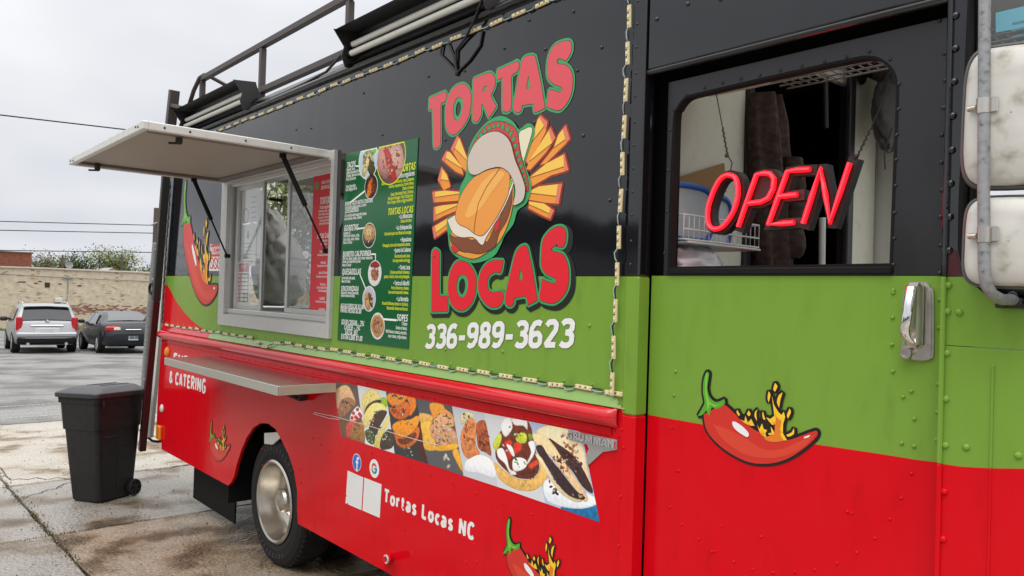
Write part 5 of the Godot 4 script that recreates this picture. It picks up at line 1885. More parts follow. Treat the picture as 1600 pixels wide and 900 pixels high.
func make_logo(t):
	var lg = Node3D.new()
	lg.name = "logo_graphic"
	t.add_child(lg)
	var pink = Color(.72, .08, .105)
	var red = Color(.74, .012, .03)
	var e = .0105
	letter(lg, .001, pink, [-2.984, 2.664, -2.874, 2.673, -2.856, 2.669, -2.847, 2.659, -2.85, 2.639, -2.863, 2.625, -2.89, 2.62, -2.888, 2.549, -2.884, 2.443, -2.896, 2.424, -2.919, 2.422, -2.937, 2.434, -2.943, 2.492, -2.954, 2.601, -2.965, 2.61, -2.984, 2.61], [], [], e)
	letter(lg, .0015, pink, [-2.746, 2.685, -2.713, 2.678, -2.683, 2.656, -2.666, 2.624, -2.664, 2.576, -2.677, 2.53, -2.711, 2.495, -2.754, 2.47, -2.791, 2.466, -2.821, 2.48, -2.842, 2.51, -2.85, 2.561, -2.847, 2.606, -2.83, 2.649, -2.794, 2.678], [[-2.751, 2.628, -2.732, 2.62, -2.722, 2.599, -2.724, 2.572, -2.735, 2.543, -2.753, 2.528, -2.772, 2.531, -2.786, 2.551, -2.791, 2.581, -2.783, 2.609, -2.769, 2.625]], [[-2.753, 2.609, -2.74, 2.597, -2.736, 2.579, -2.743, 2.556, -2.757, 2.544, -2.769, 2.553, -2.774, 2.574, -2.768, 2.598]], e)
	letter(lg, .0011, pink, [-2.651, 2.691, -2.594, 2.695, -2.55, 2.697, -2.523, 2.688, -2.504, 2.667, -2.499, 2.641, -2.51, 2.617, -2.525, 2.593, -2.487, 2.542, -2.531, 2.507, -2.542, 2.513, -2.578, 2.568, -2.588, 2.567, -2.588, 2.529, -2.602, 2.505, -2.623, 2.499, -2.644, 2.509, -2.649, 2.538], [[-2.575, 2.64, -2.554, 2.641, -2.56, 2.627, -2.584, 2.625]], [], e)
	letter(lg, .0014, pink, [-2.489, 2.696, -2.394, 2.704, -2.366, 2.708, -2.352, 2.697, -2.351, 2.678, -2.361, 2.664, -2.395, 2.652, -2.392, 2.588, -2.392, 2.523, -2.407, 2.509, -2.429, 2.512, -2.446, 2.529, -2.452, 2.649, -2.471, 2.655, -2.486, 2.656], [], [], e)
	letter(lg, .0011, pink, [-2.282, 2.714, -2.261, 2.706, -2.249, 2.689, -2.216, 2.588, -2.189, 2.487, -2.246, 2.48, -2.258, 2.514, -2.312, 2.519, -2.324, 2.519, -2.329, 2.5, -2.348, 2.495, -2.369, 2.505, -2.379, 2.529, -2.364, 2.583, -2.338, 2.688, -2.321, 2.713], [[-2.29, 2.63, -2.281, 2.604, -2.278, 2.582, -2.3, 2.584, -2.298, 2.603]], [], e)
	letter(lg, .0015, pink, [-2.159, 2.713, -2.132, 2.726, -2.094, 2.727, -2.067, 2.722, -2.053, 2.708, -2.052, 2.681, -2.065, 2.661, -2.083, 2.65, -2.102, 2.662, -2.124, 2.665, -2.129, 2.654, -2.118, 2.644, -2.085, 2.635, -2.057, 2.614, -2.041, 2.581, -2.041, 2.536, -2.053, 2.504, -2.073, 2.481, -2.099, 2.466, -2.127, 2.469, -2.175, 2.49, -2.173, 2.521, -2.168, 2.555, -2.141, 2.547, -2.107, 2.533, -2.094, 2.542, -2.103, 2.555, -2.136, 2.569, -2.165, 2.59, -2.18, 2.616, -2.182, 2.655, -2.175, 2.689], [], [], e)
	var sh = Vector2(.008, -.011)
	letter(lg, .002, red, [-2.899, 1.953, -2.876, 1.946, -2.863, 1.929, -2.86, 1.84, -2.853, 1.743, -2.844, 1.739, -2.787, 1.738, -2.787, 1.672, -2.913, 1.665, -2.918, 1.797, -2.921, 1.926, -2.915, 1.945], [], [], e, sh)
	letter(lg, .0024, red, [-2.699, 1.896, -2.656, 1.888, -2.619, 1.864, -2.591, 1.828, -2.586, 1.788, -2.594, 1.744, -2.615, 1.712, -2.652, 1.686, -2.692, 1.679, -2.733, 1.688, -2.769, 1.716, -2.786, 1.757, -2.787, 1.807, -2.776, 1.848, -2.75, 1.881, -2.726, 1.893], [[-2.686, 1.835, -2.663, 1.829, -2.647, 1.811, -2.645, 1.783, -2.653, 1.759, -2.672, 1.74, -2.692, 1.738, -2.712, 1.75, -2.724, 1.774, -2.722, 1.807, -2.709, 1.827]], [[-2.688, 1.819, -2.672, 1.813, -2.664, 1.791, -2.668, 1.767, -2.682, 1.75, -2.696, 1.754, -2.708, 1.772, -2.706, 1.803]], e, sh)
	letter(lg, .0021, red, [-2.413, 1.894, -2.426, 1.845, -2.459, 1.847, -2.492, 1.835, -2.509, 1.816, -2.51, 1.789, -2.498, 1.769, -2.473, 1.76, -2.443, 1.764, -2.422, 1.767, -2.407, 1.755, -2.406, 1.733, -2.423, 1.709, -2.458, 1.699, -2.495, 1.703, -2.532, 1.722, -2.562, 1.753, -2.572, 1.788, -2.566, 1.828, -2.548, 1.859, -2.515, 1.884, -2.473, 1.895], [], [], e, sh)
	letter(lg, .0024, red, [-2.286, 1.952, -2.267, 1.944, -2.256, 1.918, -2.231, 1.85, -2.199, 1.735, -2.254, 1.714, -2.266, 1.748, -2.332, 1.74, -2.337, 1.721, -2.353, 1.708, -2.376, 1.709, -2.391, 1.726, -2.39, 1.754, -2.366, 1.833, -2.342, 1.907, -2.321, 1.939], [[-2.303, 1.855, -2.292, 1.833, -2.292, 1.814, -2.312, 1.813]], [], e, sh)
	letter(lg, .0021, red, [-2.164, 1.986, -2.129, 2.01, -2.095, 2.018, -2.066, 2.013, -2.052, 1.994, -2.052, 1.962, -2.063, 1.942, -2.083, 1.941, -2.109, 1.945, -2.126, 1.938, -2.126, 1.927, -2.102, 1.921, -2.067, 1.912, -2.043, 1.885, -2.032, 1.849, -2.031, 1.801, -2.044, 1.769, -2.072, 1.742, -2.106, 1.727, -2.147, 1.728, -2.185, 1.74, -2.181, 1.783, -2.178, 1.817, -2.151, 1.81, -2.115, 1.802, -2.097, 1.809, -2.095, 1.819, -2.122, 1.827, -2.158, 1.841, -2.18, 1.866, -2.184, 1.891, -2.183, 1.937, -2.178, 1.966], [], [], e, Vector2(.018, -.011))
	# chips fanned out behind a roll: the plain picture of food at the centre
	var chips = [
		[-2.756, 2.456, -2.736, 2.439, -2.673, 2.337, -2.683, 2.289, -2.711, 2.307, -2.801, 2.402], [-2.837, 2.397, -2.806, 2.388, -2.718, 2.316, -2.703, 2.276, -2.761, 2.297, -2.868, 2.362], [-2.869, 2.328, -2.825, 2.288, -2.796, 2.232, -2.847, 2.22, -2.893, 2.271],
		[-2.935, 2.22, -2.834, 2.218, -2.718, 2.202, -2.716, 2.164, -2.922, 2.17], [-2.921, 2.148, -2.85, 2.152, -2.709, 2.152, -2.708, 2.127, -2.841, 2.103, -2.918, 2.083], [-2.926, 2.055, -2.802, 2.093, -2.701, 2.114, -2.7, 2.088, -2.812, 2.041, -2.908, 2.003],
		[-2.213, 2.462, -2.171, 2.429, -2.179, 2.394, -2.273, 2.275, -2.298, 2.294, -2.246, 2.407, -2.23, 2.446], [-2.153, 2.406, -2.124, 2.36, -2.175, 2.311, -2.262, 2.254, -2.29, 2.256, -2.263, 2.297], [-2.071, 2.402, -2.046, 2.345, -2.174, 2.269, -2.207, 2.266, -2.133, 2.325, -2.11, 2.371],
		[-2.073, 2.293, -2.049, 2.229, -2.143, 2.219, -2.253, 2.185, -2.272, 2.22, -2.174, 2.267], [-2.253, 2.171, -2.209, 2.182, -2.081, 2.181, -2.095, 2.105, -2.177, 2.116, -2.268, 2.134], [-2.264, 2.127, -2.177, 2.112, -2.12, 2.081, -2.139, 2.049, -2.194, 2.069, -2.267, 2.1],
	]
	var hub = Vector2.ZERO
	for q in pv([-2.482, 2.197]): hub = q
	var i = 0
	for c in chips:
		var p = pv(c)
		var mb = MB.new()
		var z = .0012 + (i % 4) * .0003
		mb.col = Color(.32, .035, .02)
		for g in grow(p, .008): mb.poly(g, z)
		mb.col = Color(.86, .32, .04)
		mb.poly(p, z + .0009)
		# lit upper side of the chip
		var mid = Vector2.ZERO
		for q in p: mid += q / p.size()
		var ax = (mid - hub).normalized()
		var nrm = Vector2(-ax.y, ax.x)
		if nrm.y < 0: nrm = -nrm
		var up = PackedVector2Array([mid - ax * .5, mid + ax * .5, mid + ax * .5 + nrm * .3, mid - ax * .5 + nrm * .3])
		mb.col = Color(.93, .58, .09)
		for g in Geometry2D.intersect_polygons(p, up): mb.poly(g, z + .0016)
		mb.col = Color(.3, .06, .01)
		for g in Geometry2D.intersect_polygons(p, PackedVector2Array([mid - ax * .5 - nrm * .0025, mid + ax * .5 - nrm * .0025, mid + ax * .5, mid - ax * .5])): mb.poly(g, z + .002)
		# pale end
		var far = 0.0
		for q in p: far = maxf(far, (q - hub).dot(ax))
		mb.col = Color(.75, .2, .12)
		var cap = PackedVector2Array([hub + ax * (far - .022) + nrm * .3, hub + ax * (far - .022) - nrm * .3, hub + ax * (far + .1) - nrm * .3, hub + ax * (far + .1) + nrm * .3])
		for g in Geometry2D.intersect_polygons(p, cap): mb.poly(g, z + .0023)
		obj("chip", mb, M.print, lg)
		i += 1
	var mb = MB.new()
	var z = .0046
	var shape = func(c, pts, up, line = 0.0028):
		var p = soft(pv(pts), 3)
		if line > 0.0:
			mb.col = Color(.03, .02, .015)
			for g in grow(p, line): mb.poly(g, z + up)
		mb.col = c
		mb.poly(p, z + up + .0004)
	shape.call(GREEN_EDGE, [-2.451, 2.497, -2.374, 2.462, -2.336, 2.424, -2.29, 2.441, -2.251, 2.427, -2.243, 2.393, -2.273, 2.336, -2.293, 2.277, -2.26, 2.215, -2.252, 2.17, -2.281, 2.118, -2.331, 2.094, -2.355, 2.04, -2.406, 1.997, -2.432, 1.955, -2.479, 1.909, -2.605, 1.885, -2.716, 1.909, -2.781, 1.946, -2.8, 2.009, -2.812, 2.086, -2.745, 2.109, -2.731, 2.165, -2.719, 2.225, -2.682, 2.274, -2.678, 2.341, -2.655, 2.406, -2.598, 2.458, -2.53, 2.491], 0.0, 0.0)
	shape.call(Color(.80, .74, .52), [-2.335, 2.406, -2.299, 2.42, -2.269, 2.423, -2.256, 2.41, -2.267, 2.376, -2.304, 2.29, -2.321, 2.335], .0006)
	shape.call(Color(.62, .05, .05), [-2.456, 2.474, -2.384, 2.447, -2.345, 2.408, -2.326, 2.329, -2.29, 2.249, -2.269, 2.199, -2.27, 2.165, -2.299, 2.188, -2.345, 2.275, -2.391, 2.372, -2.481, 2.427, -2.561, 2.419, -2.629, 2.38, -2.657, 2.324, -2.664, 2.355, -2.637, 2.404, -2.574, 2.458, -2.517, 2.477], .0006)
	var band = pv([-2.652, 2.357, -2.625, 2.406, -2.574, 2.447, -2.515, 2.464, -2.455, 2.462, -2.394, 2.432, -2.358, 2.381, -2.334, 2.316, -2.307, 2.264, -2.288, 2.221, -2.277, 2.186])
	for k in band.size() - 1:
		var a = band[k]; var b = band[k + 1]
		var d = (b - a); var n = Vector2(-d.y, d.x) * .42
		for f in [.1, .6]:
			mb.col = Color(.02, .02, .015)
			mb.poly(PackedVector2Array([a + d * (f - .05) - n * .5, a + d * (f + .45) - n * .5, a + d * (f + .2) + n * .62]), z + .0012)
			mb.col = GREEN_EDGE
			mb.poly(PackedVector2Array([a + d * f - n * .45, a + d * (f + .4) - n * .45, a + d * (f + .2) + n * .5]), z + .0016)
	shape.call(Color(.80, .32, .05), [-2.419, 2.269, -2.363, 2.215, -2.359, 2.124, -2.387, 2.042, -2.438, 1.973, -2.514, 1.932, -2.606, 1.904, -2.717, 1.926, -2.775, 1.962, -2.772, 2.023, -2.744, 2.09, -2.716, 2.164, -2.67, 2.221, -2.565, 2.27, -2.486, 2.282], .0018)
	shape.call(Color(.22, .07, .025), [-2.787, 2.014, -2.733, 1.998, -2.684, 2.012, -2.628, 1.983, -2.563, 1.992, -2.516, 1.972, -2.474, 2.032, -2.432, 2.079, -2.394, 2.154, -2.366, 2.194, -2.367, 2.124, -2.396, 2.056, -2.44, 2.009, -2.465, 1.953, -2.526, 1.933, -2.572, 1.925, -2.644, 1.934, -2.686, 1.937, -2.757, 1.965], .0024)
	shape.call(Color(.6, .03, .03), [-2.76, 1.975, -2.705, 1.945, -2.742, 1.933, -2.768, 1.95], .003, .002)
	shape.call(Color(.6, .03, .03), [-2.469, 2.046, -2.434, 2.065, -2.441, 2.03, -2.464, 2.01], .003, .002)
	shape.call(Color(.80, .72, .62), [-2.804, 2.082, -2.726, 2.1, -2.625, 2.046, -2.542, 2.035, -2.466, 2.103, -2.395, 2.211, -2.366, 2.227, -2.354, 2.212, -2.402, 2.127, -2.464, 2.056, -2.523, 1.994, -2.55, 1.961, -2.611, 1.997, -2.696, 2, -2.759, 2.022], .0032)
	shape.call(Color(.22, .5, .04), [-2.376, 2.223, -2.367, 2.208, -2.423, 2.128, -2.469, 2.073, -2.483, 2.078, -2.435, 2.143, -2.395, 2.211], .0038, .002)
	shape.call(Color(.84, .33, .06), [-2.441, 2.277, -2.392, 2.263, -2.381, 2.243, -2.388, 2.171, -2.423, 2.114, -2.465, 2.067, -2.519, 2.019, -2.555, 2.002, -2.6, 2.012, -2.655, 2.04, -2.711, 2.058, -2.743, 2.09, -2.728, 2.15, -2.688, 2.207, -2.623, 2.254, -2.531, 2.277], .0042)
	shape.call(Color(.9, .45, .1), [-2.474, 2.268, -2.424, 2.259, -2.418, 2.241, -2.492, 2.183, -2.558, 2.123, -2.639, 2.084, -2.676, 2.094, -2.63, 2.158, -2.563, 2.226], .0048, 0.0)
	mb.col = Color(.35, .1, .015)
	for g in outers(Geometry2D.offset_polyline(pv([-2.447, 2.275, -2.528, 2.208, -2.582, 2.139, -2.6, 2.067, -2.606, 2.016]), .0022)): mb.poly(g, z + .0056)
	shape.call(Color(.62, .53, .46), [-2.487, 2.436, -2.426, 2.415, -2.381, 2.374, -2.351, 2.304, -2.31, 2.237, -2.283, 2.18, -2.295, 2.133, -2.338, 2.117, -2.353, 2.12, -2.34, 2.178, -2.375, 2.244, -2.441, 2.282, -2.531, 2.281, -2.6, 2.266, -2.646, 2.278, -2.662, 2.31, -2.658, 2.354, -2.618, 2.401, -2.561, 2.43], .006)
	obj("food_picture", mb, M.print, lg)
	# telephone number, name and catering lines: a part per letter
	var words = func(called):
		var o = Node3D.new()
		o.name = called
		t.add_child(o)
		return o
	var ink = MB.new()
	var a = pv([-2.966, 1.495, -1.997, 1.567, -2.955, 1.6, -2.001, 1.67])
	var ph = words.call("phone_number")
	ink.col = Color(.06, .12, .02)
	fat(ink, "336-989-3623", a[0], a[1], a[2].y - a[0].y, a[3].y - a[1].y, .11, .001, .1, .013, .11, ph)
	ink.col = Color(.82, .82, .82)
	fat(ink, "336-989-3623", a[0], a[1], a[2].y - a[0].y, a[3].y - a[1].y, .11, .0025, .1, 0.0, .11, ph)
	ink.col = Color(.82, .82, .81)
	a = pv([-3.281, 0.71, -2.55, 0.707, -3.293, 0.776, -2.549, 0.777])
	fat(ink, "Tortas Locas NC", a[0], a[1], a[2].y - a[0].y, a[3].y - a[1].y, .115, .001, .05, 0.0, .17, words.call("name_lettering"))
	var ct = words.call("catering_lettering")
	a = pv([-6.637, 0.95, -5.782, 0.956, -6.631, 1.045, -5.772, 1.061])
	fat(ink, "& CATERING", a[0], a[1], a[2].y - a[0].y, a[3].y - a[1].y, .11, .001, .04, 0.0, .15, ct)
	a = pv([-6.554, 1.097, -5.788, 1.088, -6.549, 1.202, -5.785, 1.193])
	fat(ink, "EVENTS", a[0], a[1], a[2].y - a[0].y, a[3].y - a[1].y, .11, .001, .04, 0.0, .15, ct)

const CHILI_CROP = "measured on the door"

func make_chili(t, map, z, big = 1.0):
	# map: door coordinates -> this place (an affine change of size and slant)
	var mb = MB.new()
	var f = func(a, soften = 4):
		var p = soft(pv(a), soften)
		var o = PackedVector2Array()
		for q in p: o.append(map * q)
		return o
	var body = f.call([-1.459, 1.384, -1.445, 1.393, -1.412, 1.415, -1.383, 1.426, -1.333, 1.395, -1.292, 1.371, -1.253, 1.356, -1.215, 1.345, -1.186, 1.345, -1.157, 1.353, -1.122, 1.37, -1.095, 1.384, -1.079, 1.39, -1.075, 1.382, -1.084, 1.366, -1.114, 1.335, -1.155, 1.302, -1.198, 1.279, -1.243, 1.266, -1.289, 1.262, -1.337, 1.271, -1.383, 1.288, -1.426, 1.315, -1.45, 1.343])
	var stem = f.call([-1.458, 1.512, -1.451, 1.524, -1.443, 1.519, -1.445, 1.499, -1.448, 1.473, -1.441, 1.448, -1.425, 1.434, -1.408, 1.432, -1.383, 1.444, -1.383, 1.428, -1.41, 1.41, -1.429, 1.411, -1.439, 1.383, -1.45, 1.399, -1.465, 1.383, -1.482, 1.377, -1.463, 1.409, -1.457, 1.424, -1.464, 1.456, -1.464, 1.49])
	var soot = f.call([-1.34, 1.396, -1.325, 1.392, -1.309, 1.4, -1.293, 1.396, -1.278, 1.398, -1.262, 1.393, -1.243, 1.398, -1.228, 1.395, -1.219, 1.375, -1.223, 1.361, -1.242, 1.362, -1.261, 1.37, -1.285, 1.376, -1.313, 1.382], 2)
	var licks = []
	for d in [[-1.325, 1.388, -1.31, 1.385, -1.307, 1.402, -1.298, 1.382, -1.287, 1.395, -1.275, 1.376, -1.289, 1.374, -1.301, 1.376], [-1.266, 1.381, -1.258, 1.369, -1.25, 1.387, -1.244, 1.371, -1.232, 1.369, -1.238, 1.359, -1.234, 1.347, -1.248, 1.35, -1.258, 1.36], [-1.221, 1.382, -1.209, 1.367, -1.21, 1.359, -1.225, 1.355, -1.229, 1.36, -1.218, 1.364], [-1.22, 1.474, -1.212, 1.448, -1.198, 1.429, -1.187, 1.421, -1.18, 1.432, -1.175, 1.416, -1.181, 1.395, -1.181, 1.368, -1.167, 1.349, -1.178, 1.348, -1.188, 1.359, -1.19, 1.38, -1.187, 1.4, -1.202, 1.412, -1.205, 1.391, -1.216, 1.387, -1.226, 1.395, -1.237, 1.407, -1.223, 1.404, -1.21, 1.415, -1.215, 1.444]]:
		licks.append(f.call(d, 1))
	var blaze = f.call([-1.203, 1.418, -1.188, 1.41, -1.177, 1.415, -1.183, 1.388, -1.181, 1.368, -1.169, 1.349, -1.2, 1.339, -1.226, 1.336, -1.245, 1.344, -1.227, 1.352, -1.209, 1.363, -1.208, 1.391], 2)
	var drops = []
	for d in [[-1.211, 1.513, -1.202, 1.504, -1.21, 1.487, -1.216, 1.494], [-1.231, 1.486, -1.224, 1.476, -1.23, 1.452, -1.234, 1.466], [-1.185, 1.488, -1.192, 1.464, -1.195, 1.441, -1.203, 1.456, -1.198, 1.477], [-1.162, 1.443, -1.157, 1.433, -1.166, 1.413, -1.17, 1.423], [-1.147, 1.388, -1.146, 1.371, -1.164, 1.36, -1.17, 1.365, -1.154, 1.374], [-1.336, 1.417, -1.326, 1.402, -1.331, 1.399, -1.338, 1.407], [-1.296, 1.42, -1.289, 1.41, -1.295, 1.402, -1.302, 1.408], [-1.265, 1.427, -1.27, 1.416, -1.267, 1.392, -1.276, 1.405, -1.274, 1.419], [-1.248, 1.423, -1.239, 1.399, -1.247, 1.401, -1.25, 1.416]]:
		drops.append(f.call(d, 2))
	var w = .009 * big
	mb.col = Color(.012, .01, .01)
	for p in [body, stem, soot, blaze] + licks:
		for g in grow(p, w): mb.poly(g, z)
		z += .0002
	for d in drops:
		for g in grow(d, w * .95): mb.poly(g, z)
		z += .00005
	z += .0006
	mb.col = Color(.62, .03, .018)
	mb.poly(body, z)
	mb.col = Color(.68, .055, .03)
	for g in Geometry2D.intersect_polygons(body, f.call([-1.423, 1.359, -1.372, 1.352, -1.307, 1.334, -1.244, 1.31, -1.185, 1.32, -1.122, 1.357, -1.081, 1.38, -1.114, 1.339, -1.163, 1.307, -1.221, 1.287, -1.29, 1.281, -1.346, 1.296, -1.392, 1.321])): mb.poly(g, z + .0006)
	mb.col = Color(.1, .38, .025)
	mb.poly(stem, z + .0006)
	mb.col = Color(.22, .56, .06)
	for g in Geometry2D.intersect_polygons(stem, f.call([-1.454, 1.516, -1.448, 1.517, -1.45, 1.465, -1.438, 1.43, -1.412, 1.422, -1.387, 1.433, -1.416, 1.415, -1.435, 1.42, -1.445, 1.396, -1.449, 1.429, -1.456, 1.461])): mb.poly(g, z + .0012)
	mb.col = Color(.012, .01, .01)
	mb.poly(soot, z + .0008)
	mb.col = Color(.78, .2, .02)
	mb.poly(blaze, z + .0011)
	mb.col = Color(.92, .58, .03)
	for d in licks: mb.poly(d, z + .0015)
	for d in drops: mb.poly(d, z + .0015)
	mb.col = Color(.86, .34, .02)
	for k in licks.size():
		var c0 = Vector2.ZERO
		for q in licks[k]: c0 += q / licks[k].size()
		var inner = PackedVector2Array()
		for q in licks[k]: inner.append(c0 + Vector2(0, -.008) + (q - c0) * .5)
		for g in Geometry2D.intersect_polygons(inner, licks[k]): mb.poly(g, z + .0019)
	mb.col = Color(.84, .84, .84)
	mb.poly(f.call([-1.353, 1.377, -1.34, 1.378, -1.312, 1.365, -1.294, 1.349, -1.299, 1.338, -1.315, 1.342, -1.34, 1.354, -1.351, 1.366]), z + .0012)
	mb.poly(f.call([-1.115, 1.367, -1.096, 1.376, -1.101, 1.369, -1.114, 1.363]), z + .0012)
	return obj("chili_graphic", mb, M.print, t)

func affine(src, dst):
	# the change that takes three points to three others
	var s = Transform2D(src[1] - src[0], src[2] - src[0], src[0])
	var d = Transform2D(dst[1] - dst[0], dst[2] - dst[0], dst[0])
	return d * s.affine_inverse()

func make_prints(t):
	make_chili(t.get_node("cab_door"), Transform2D(), -.0585)
	var key = pv([-1.451, 1.524, -1.077, 1.384, -1.243, 1.266])
	make_chili(t, affine(key, pv([-6.378, 2.601, -5.609, 1.742, -5.959, 1.64])), .001, 1.7)
	make_chili(t, affine(key, pv([-5.63, 0.771, -5.274, 0.653, -5.451, 0.519])), .001, .8)
	var k2 = pv([-1.451, 1.524, -1.211, 1.513, -1.482, 1.377])
	make_chili(t, affine(k2, pv([-2.328, 0.855, -2.089, 0.842, -2.359, 0.703])), .001, .8)
	# social discs and the blank stickers below them
	var mb = MB.new()
	var c = pv([-3.549, 0.855, -3.374, 0.856])
	var r = .0437
	mb.col = Color(.8, .8, .8)
	mb.poly(disc(c[0], r * 1.04, r * 1.04, 36), .001)
	mb.col = Color(.02, .14, .62)
	mb.poly(disc(c[0], r * .94, r * .94, 36), .0018)
	mb.col = Color(.85, .85, .85)
	mb.polys(outers(Geometry2D.offset_polyline(PackedVector2Array([c[0] + Vector2(.019, .024), c[0] + Vector2(.01, .025), c[0] + Vector2(.005, .018), c[0] + Vector2(.005, -.041)]), .0062)), .0024)
	mb.poly(rect(c[0].x - .009, c[0].y - .004, c[0].x + .019, c[0].y + .007), .0027)
	obj("social_disc", mb, M.print, t)
	mb = MB.new()
	mb.col = Color(.82, .82, .82)
	mb.poly(disc(c[1], r * 1.06, r * 1.06, 36), .001)
	for q in [[.75, 2.6, Color(.75, .05, .03)], [2.6, 3.6, Color(.85, .5, .01)], [3.6, 5.5, Color(.03, .36, .09)], [5.5, 6.28, Color(.03, .18, .72)]]:
		mb.col = q[2]
		var arc = PackedVector2Array()
		for i in 13:
			var a = lerpf(q[0], q[1], i / 12.0)
			arc.append(c[1] + Vector2(cos(a), sin(a)) * .0215)
		mb.polys(outers(Geometry2D.offset_polyline(arc, .0056)), .0018)
	mb.col = Color(.03, .18, .72)
	mb.poly(rect(c[1].x + .001, c[1].y - .0055, c[1].x + .026, c[1].y + .0045), .0022)
	obj("social_disc", mb, M.print, t)
	for q in [[-3.642, 0.795, -3.478, 0.79, -3.487, 0.62, -3.654, 0.619], [-3.468, 0.792, -3.3, 0.791, -3.308, 0.623, -3.477, 0.621]]:
		mb = MB.new()
		mb.col = Color(.78, .78, .77)
		mb.poly(pv(q), .001)
		obj("blank_sticker", mb, M.print, t)
	# no smoking notice
	mb = MB.new()
	mb.col = Color(.8, .8, .79)
	var ns = pv([-5.8, 1.867, -5.548, 1.866, -5.539, 2.043, -5.792, 2.068])
	mb.poly(ns, .001)
	var o = ns[0]; var u = ns[1] - ns[0]; var v = ns[3] - ns[0]
	var at = func(a, b): return o + u * a + v * b
	mb.col = Color(.62, .03, .04)
	mb.poly(PackedVector2Array([at.call(.04, .52), at.call(.96, .52), at.call(.96, .97), at.call(.04, .97)]), .0016)
	mb.col = Color(.8, .8, .79)
	txt(mb, "NO", Vector3(at.call(.08, .6).x, at.call(.08, .6).y, .0022), v.length() * .28, .9)
	txt(mb, "SMOKING", Vector3(at.call(.44, .78).x, at.call(.44, .78).y, .0022), v.length() * .11, .85)
	txt(mb, "VAPING", Vector3(at.call(.44, .6).x, at.call(.44, .6).y, .0022), v.length() * .11, .9)
	mb.col = Color(.62, .03, .04)
	for k in 3:
		var cc = at.call(.2 + k * .3, .28)
		mb.polys(outers(Geometry2D.offset_polyline(disc(cc, .038, .038, 18), .006)), .0016)
		mb.poly(PackedVector2Array([cc + Vector2(-.03, .024), cc + Vector2(-.024, .03), cc + Vector2(.03, -.024), cc + Vector2(.024, -.03)]), .002)
	obj("no_smoking_notice", mb, M.print, t)
	make_badge(t)
	make_menu(t)
	make_food_strip(t)

func make_badge(t):
	var b = Node3D.new()
	b.name = "maker_badge"
	t.add_child(b)
	var silver = mat(lin(.5, .5, .5), .35, .7)
	var mb = MB.new()
	mb.sheet(pv([-2.008, 1.257, -1.77, 1.259, -1.77, 1.225, -1.834, 1.206, -1.907, 1.143, -1.912, 1.188, -1.901, 1.205, -1.91, 1.22, -2.006, 1.223]), .001, .006)
	obj("badge_plate", mb, silver, b)
	mb = MB.new()
	var a = pv([-2.001, 1.229, -1.77, 1.231, -2.002, 1.255, -1.771, 1.256])
	mb.xf = Transform3D(Basis.IDENTITY, Vector3.ZERO)
	txt(mb, "GRUMMAN", Vector3(a[0].x, lerpf(a[0].y, a[1].y, .5), .01), (a[2].y - a[0].y), (a[1].x - a[0].x) / ((a[2].y - a[0].y) * 7.35), -1, 700, 0.0, .12)
	obj("badge_letters", mb, mat(lin(.66, .66, .66), .3, .8), b)

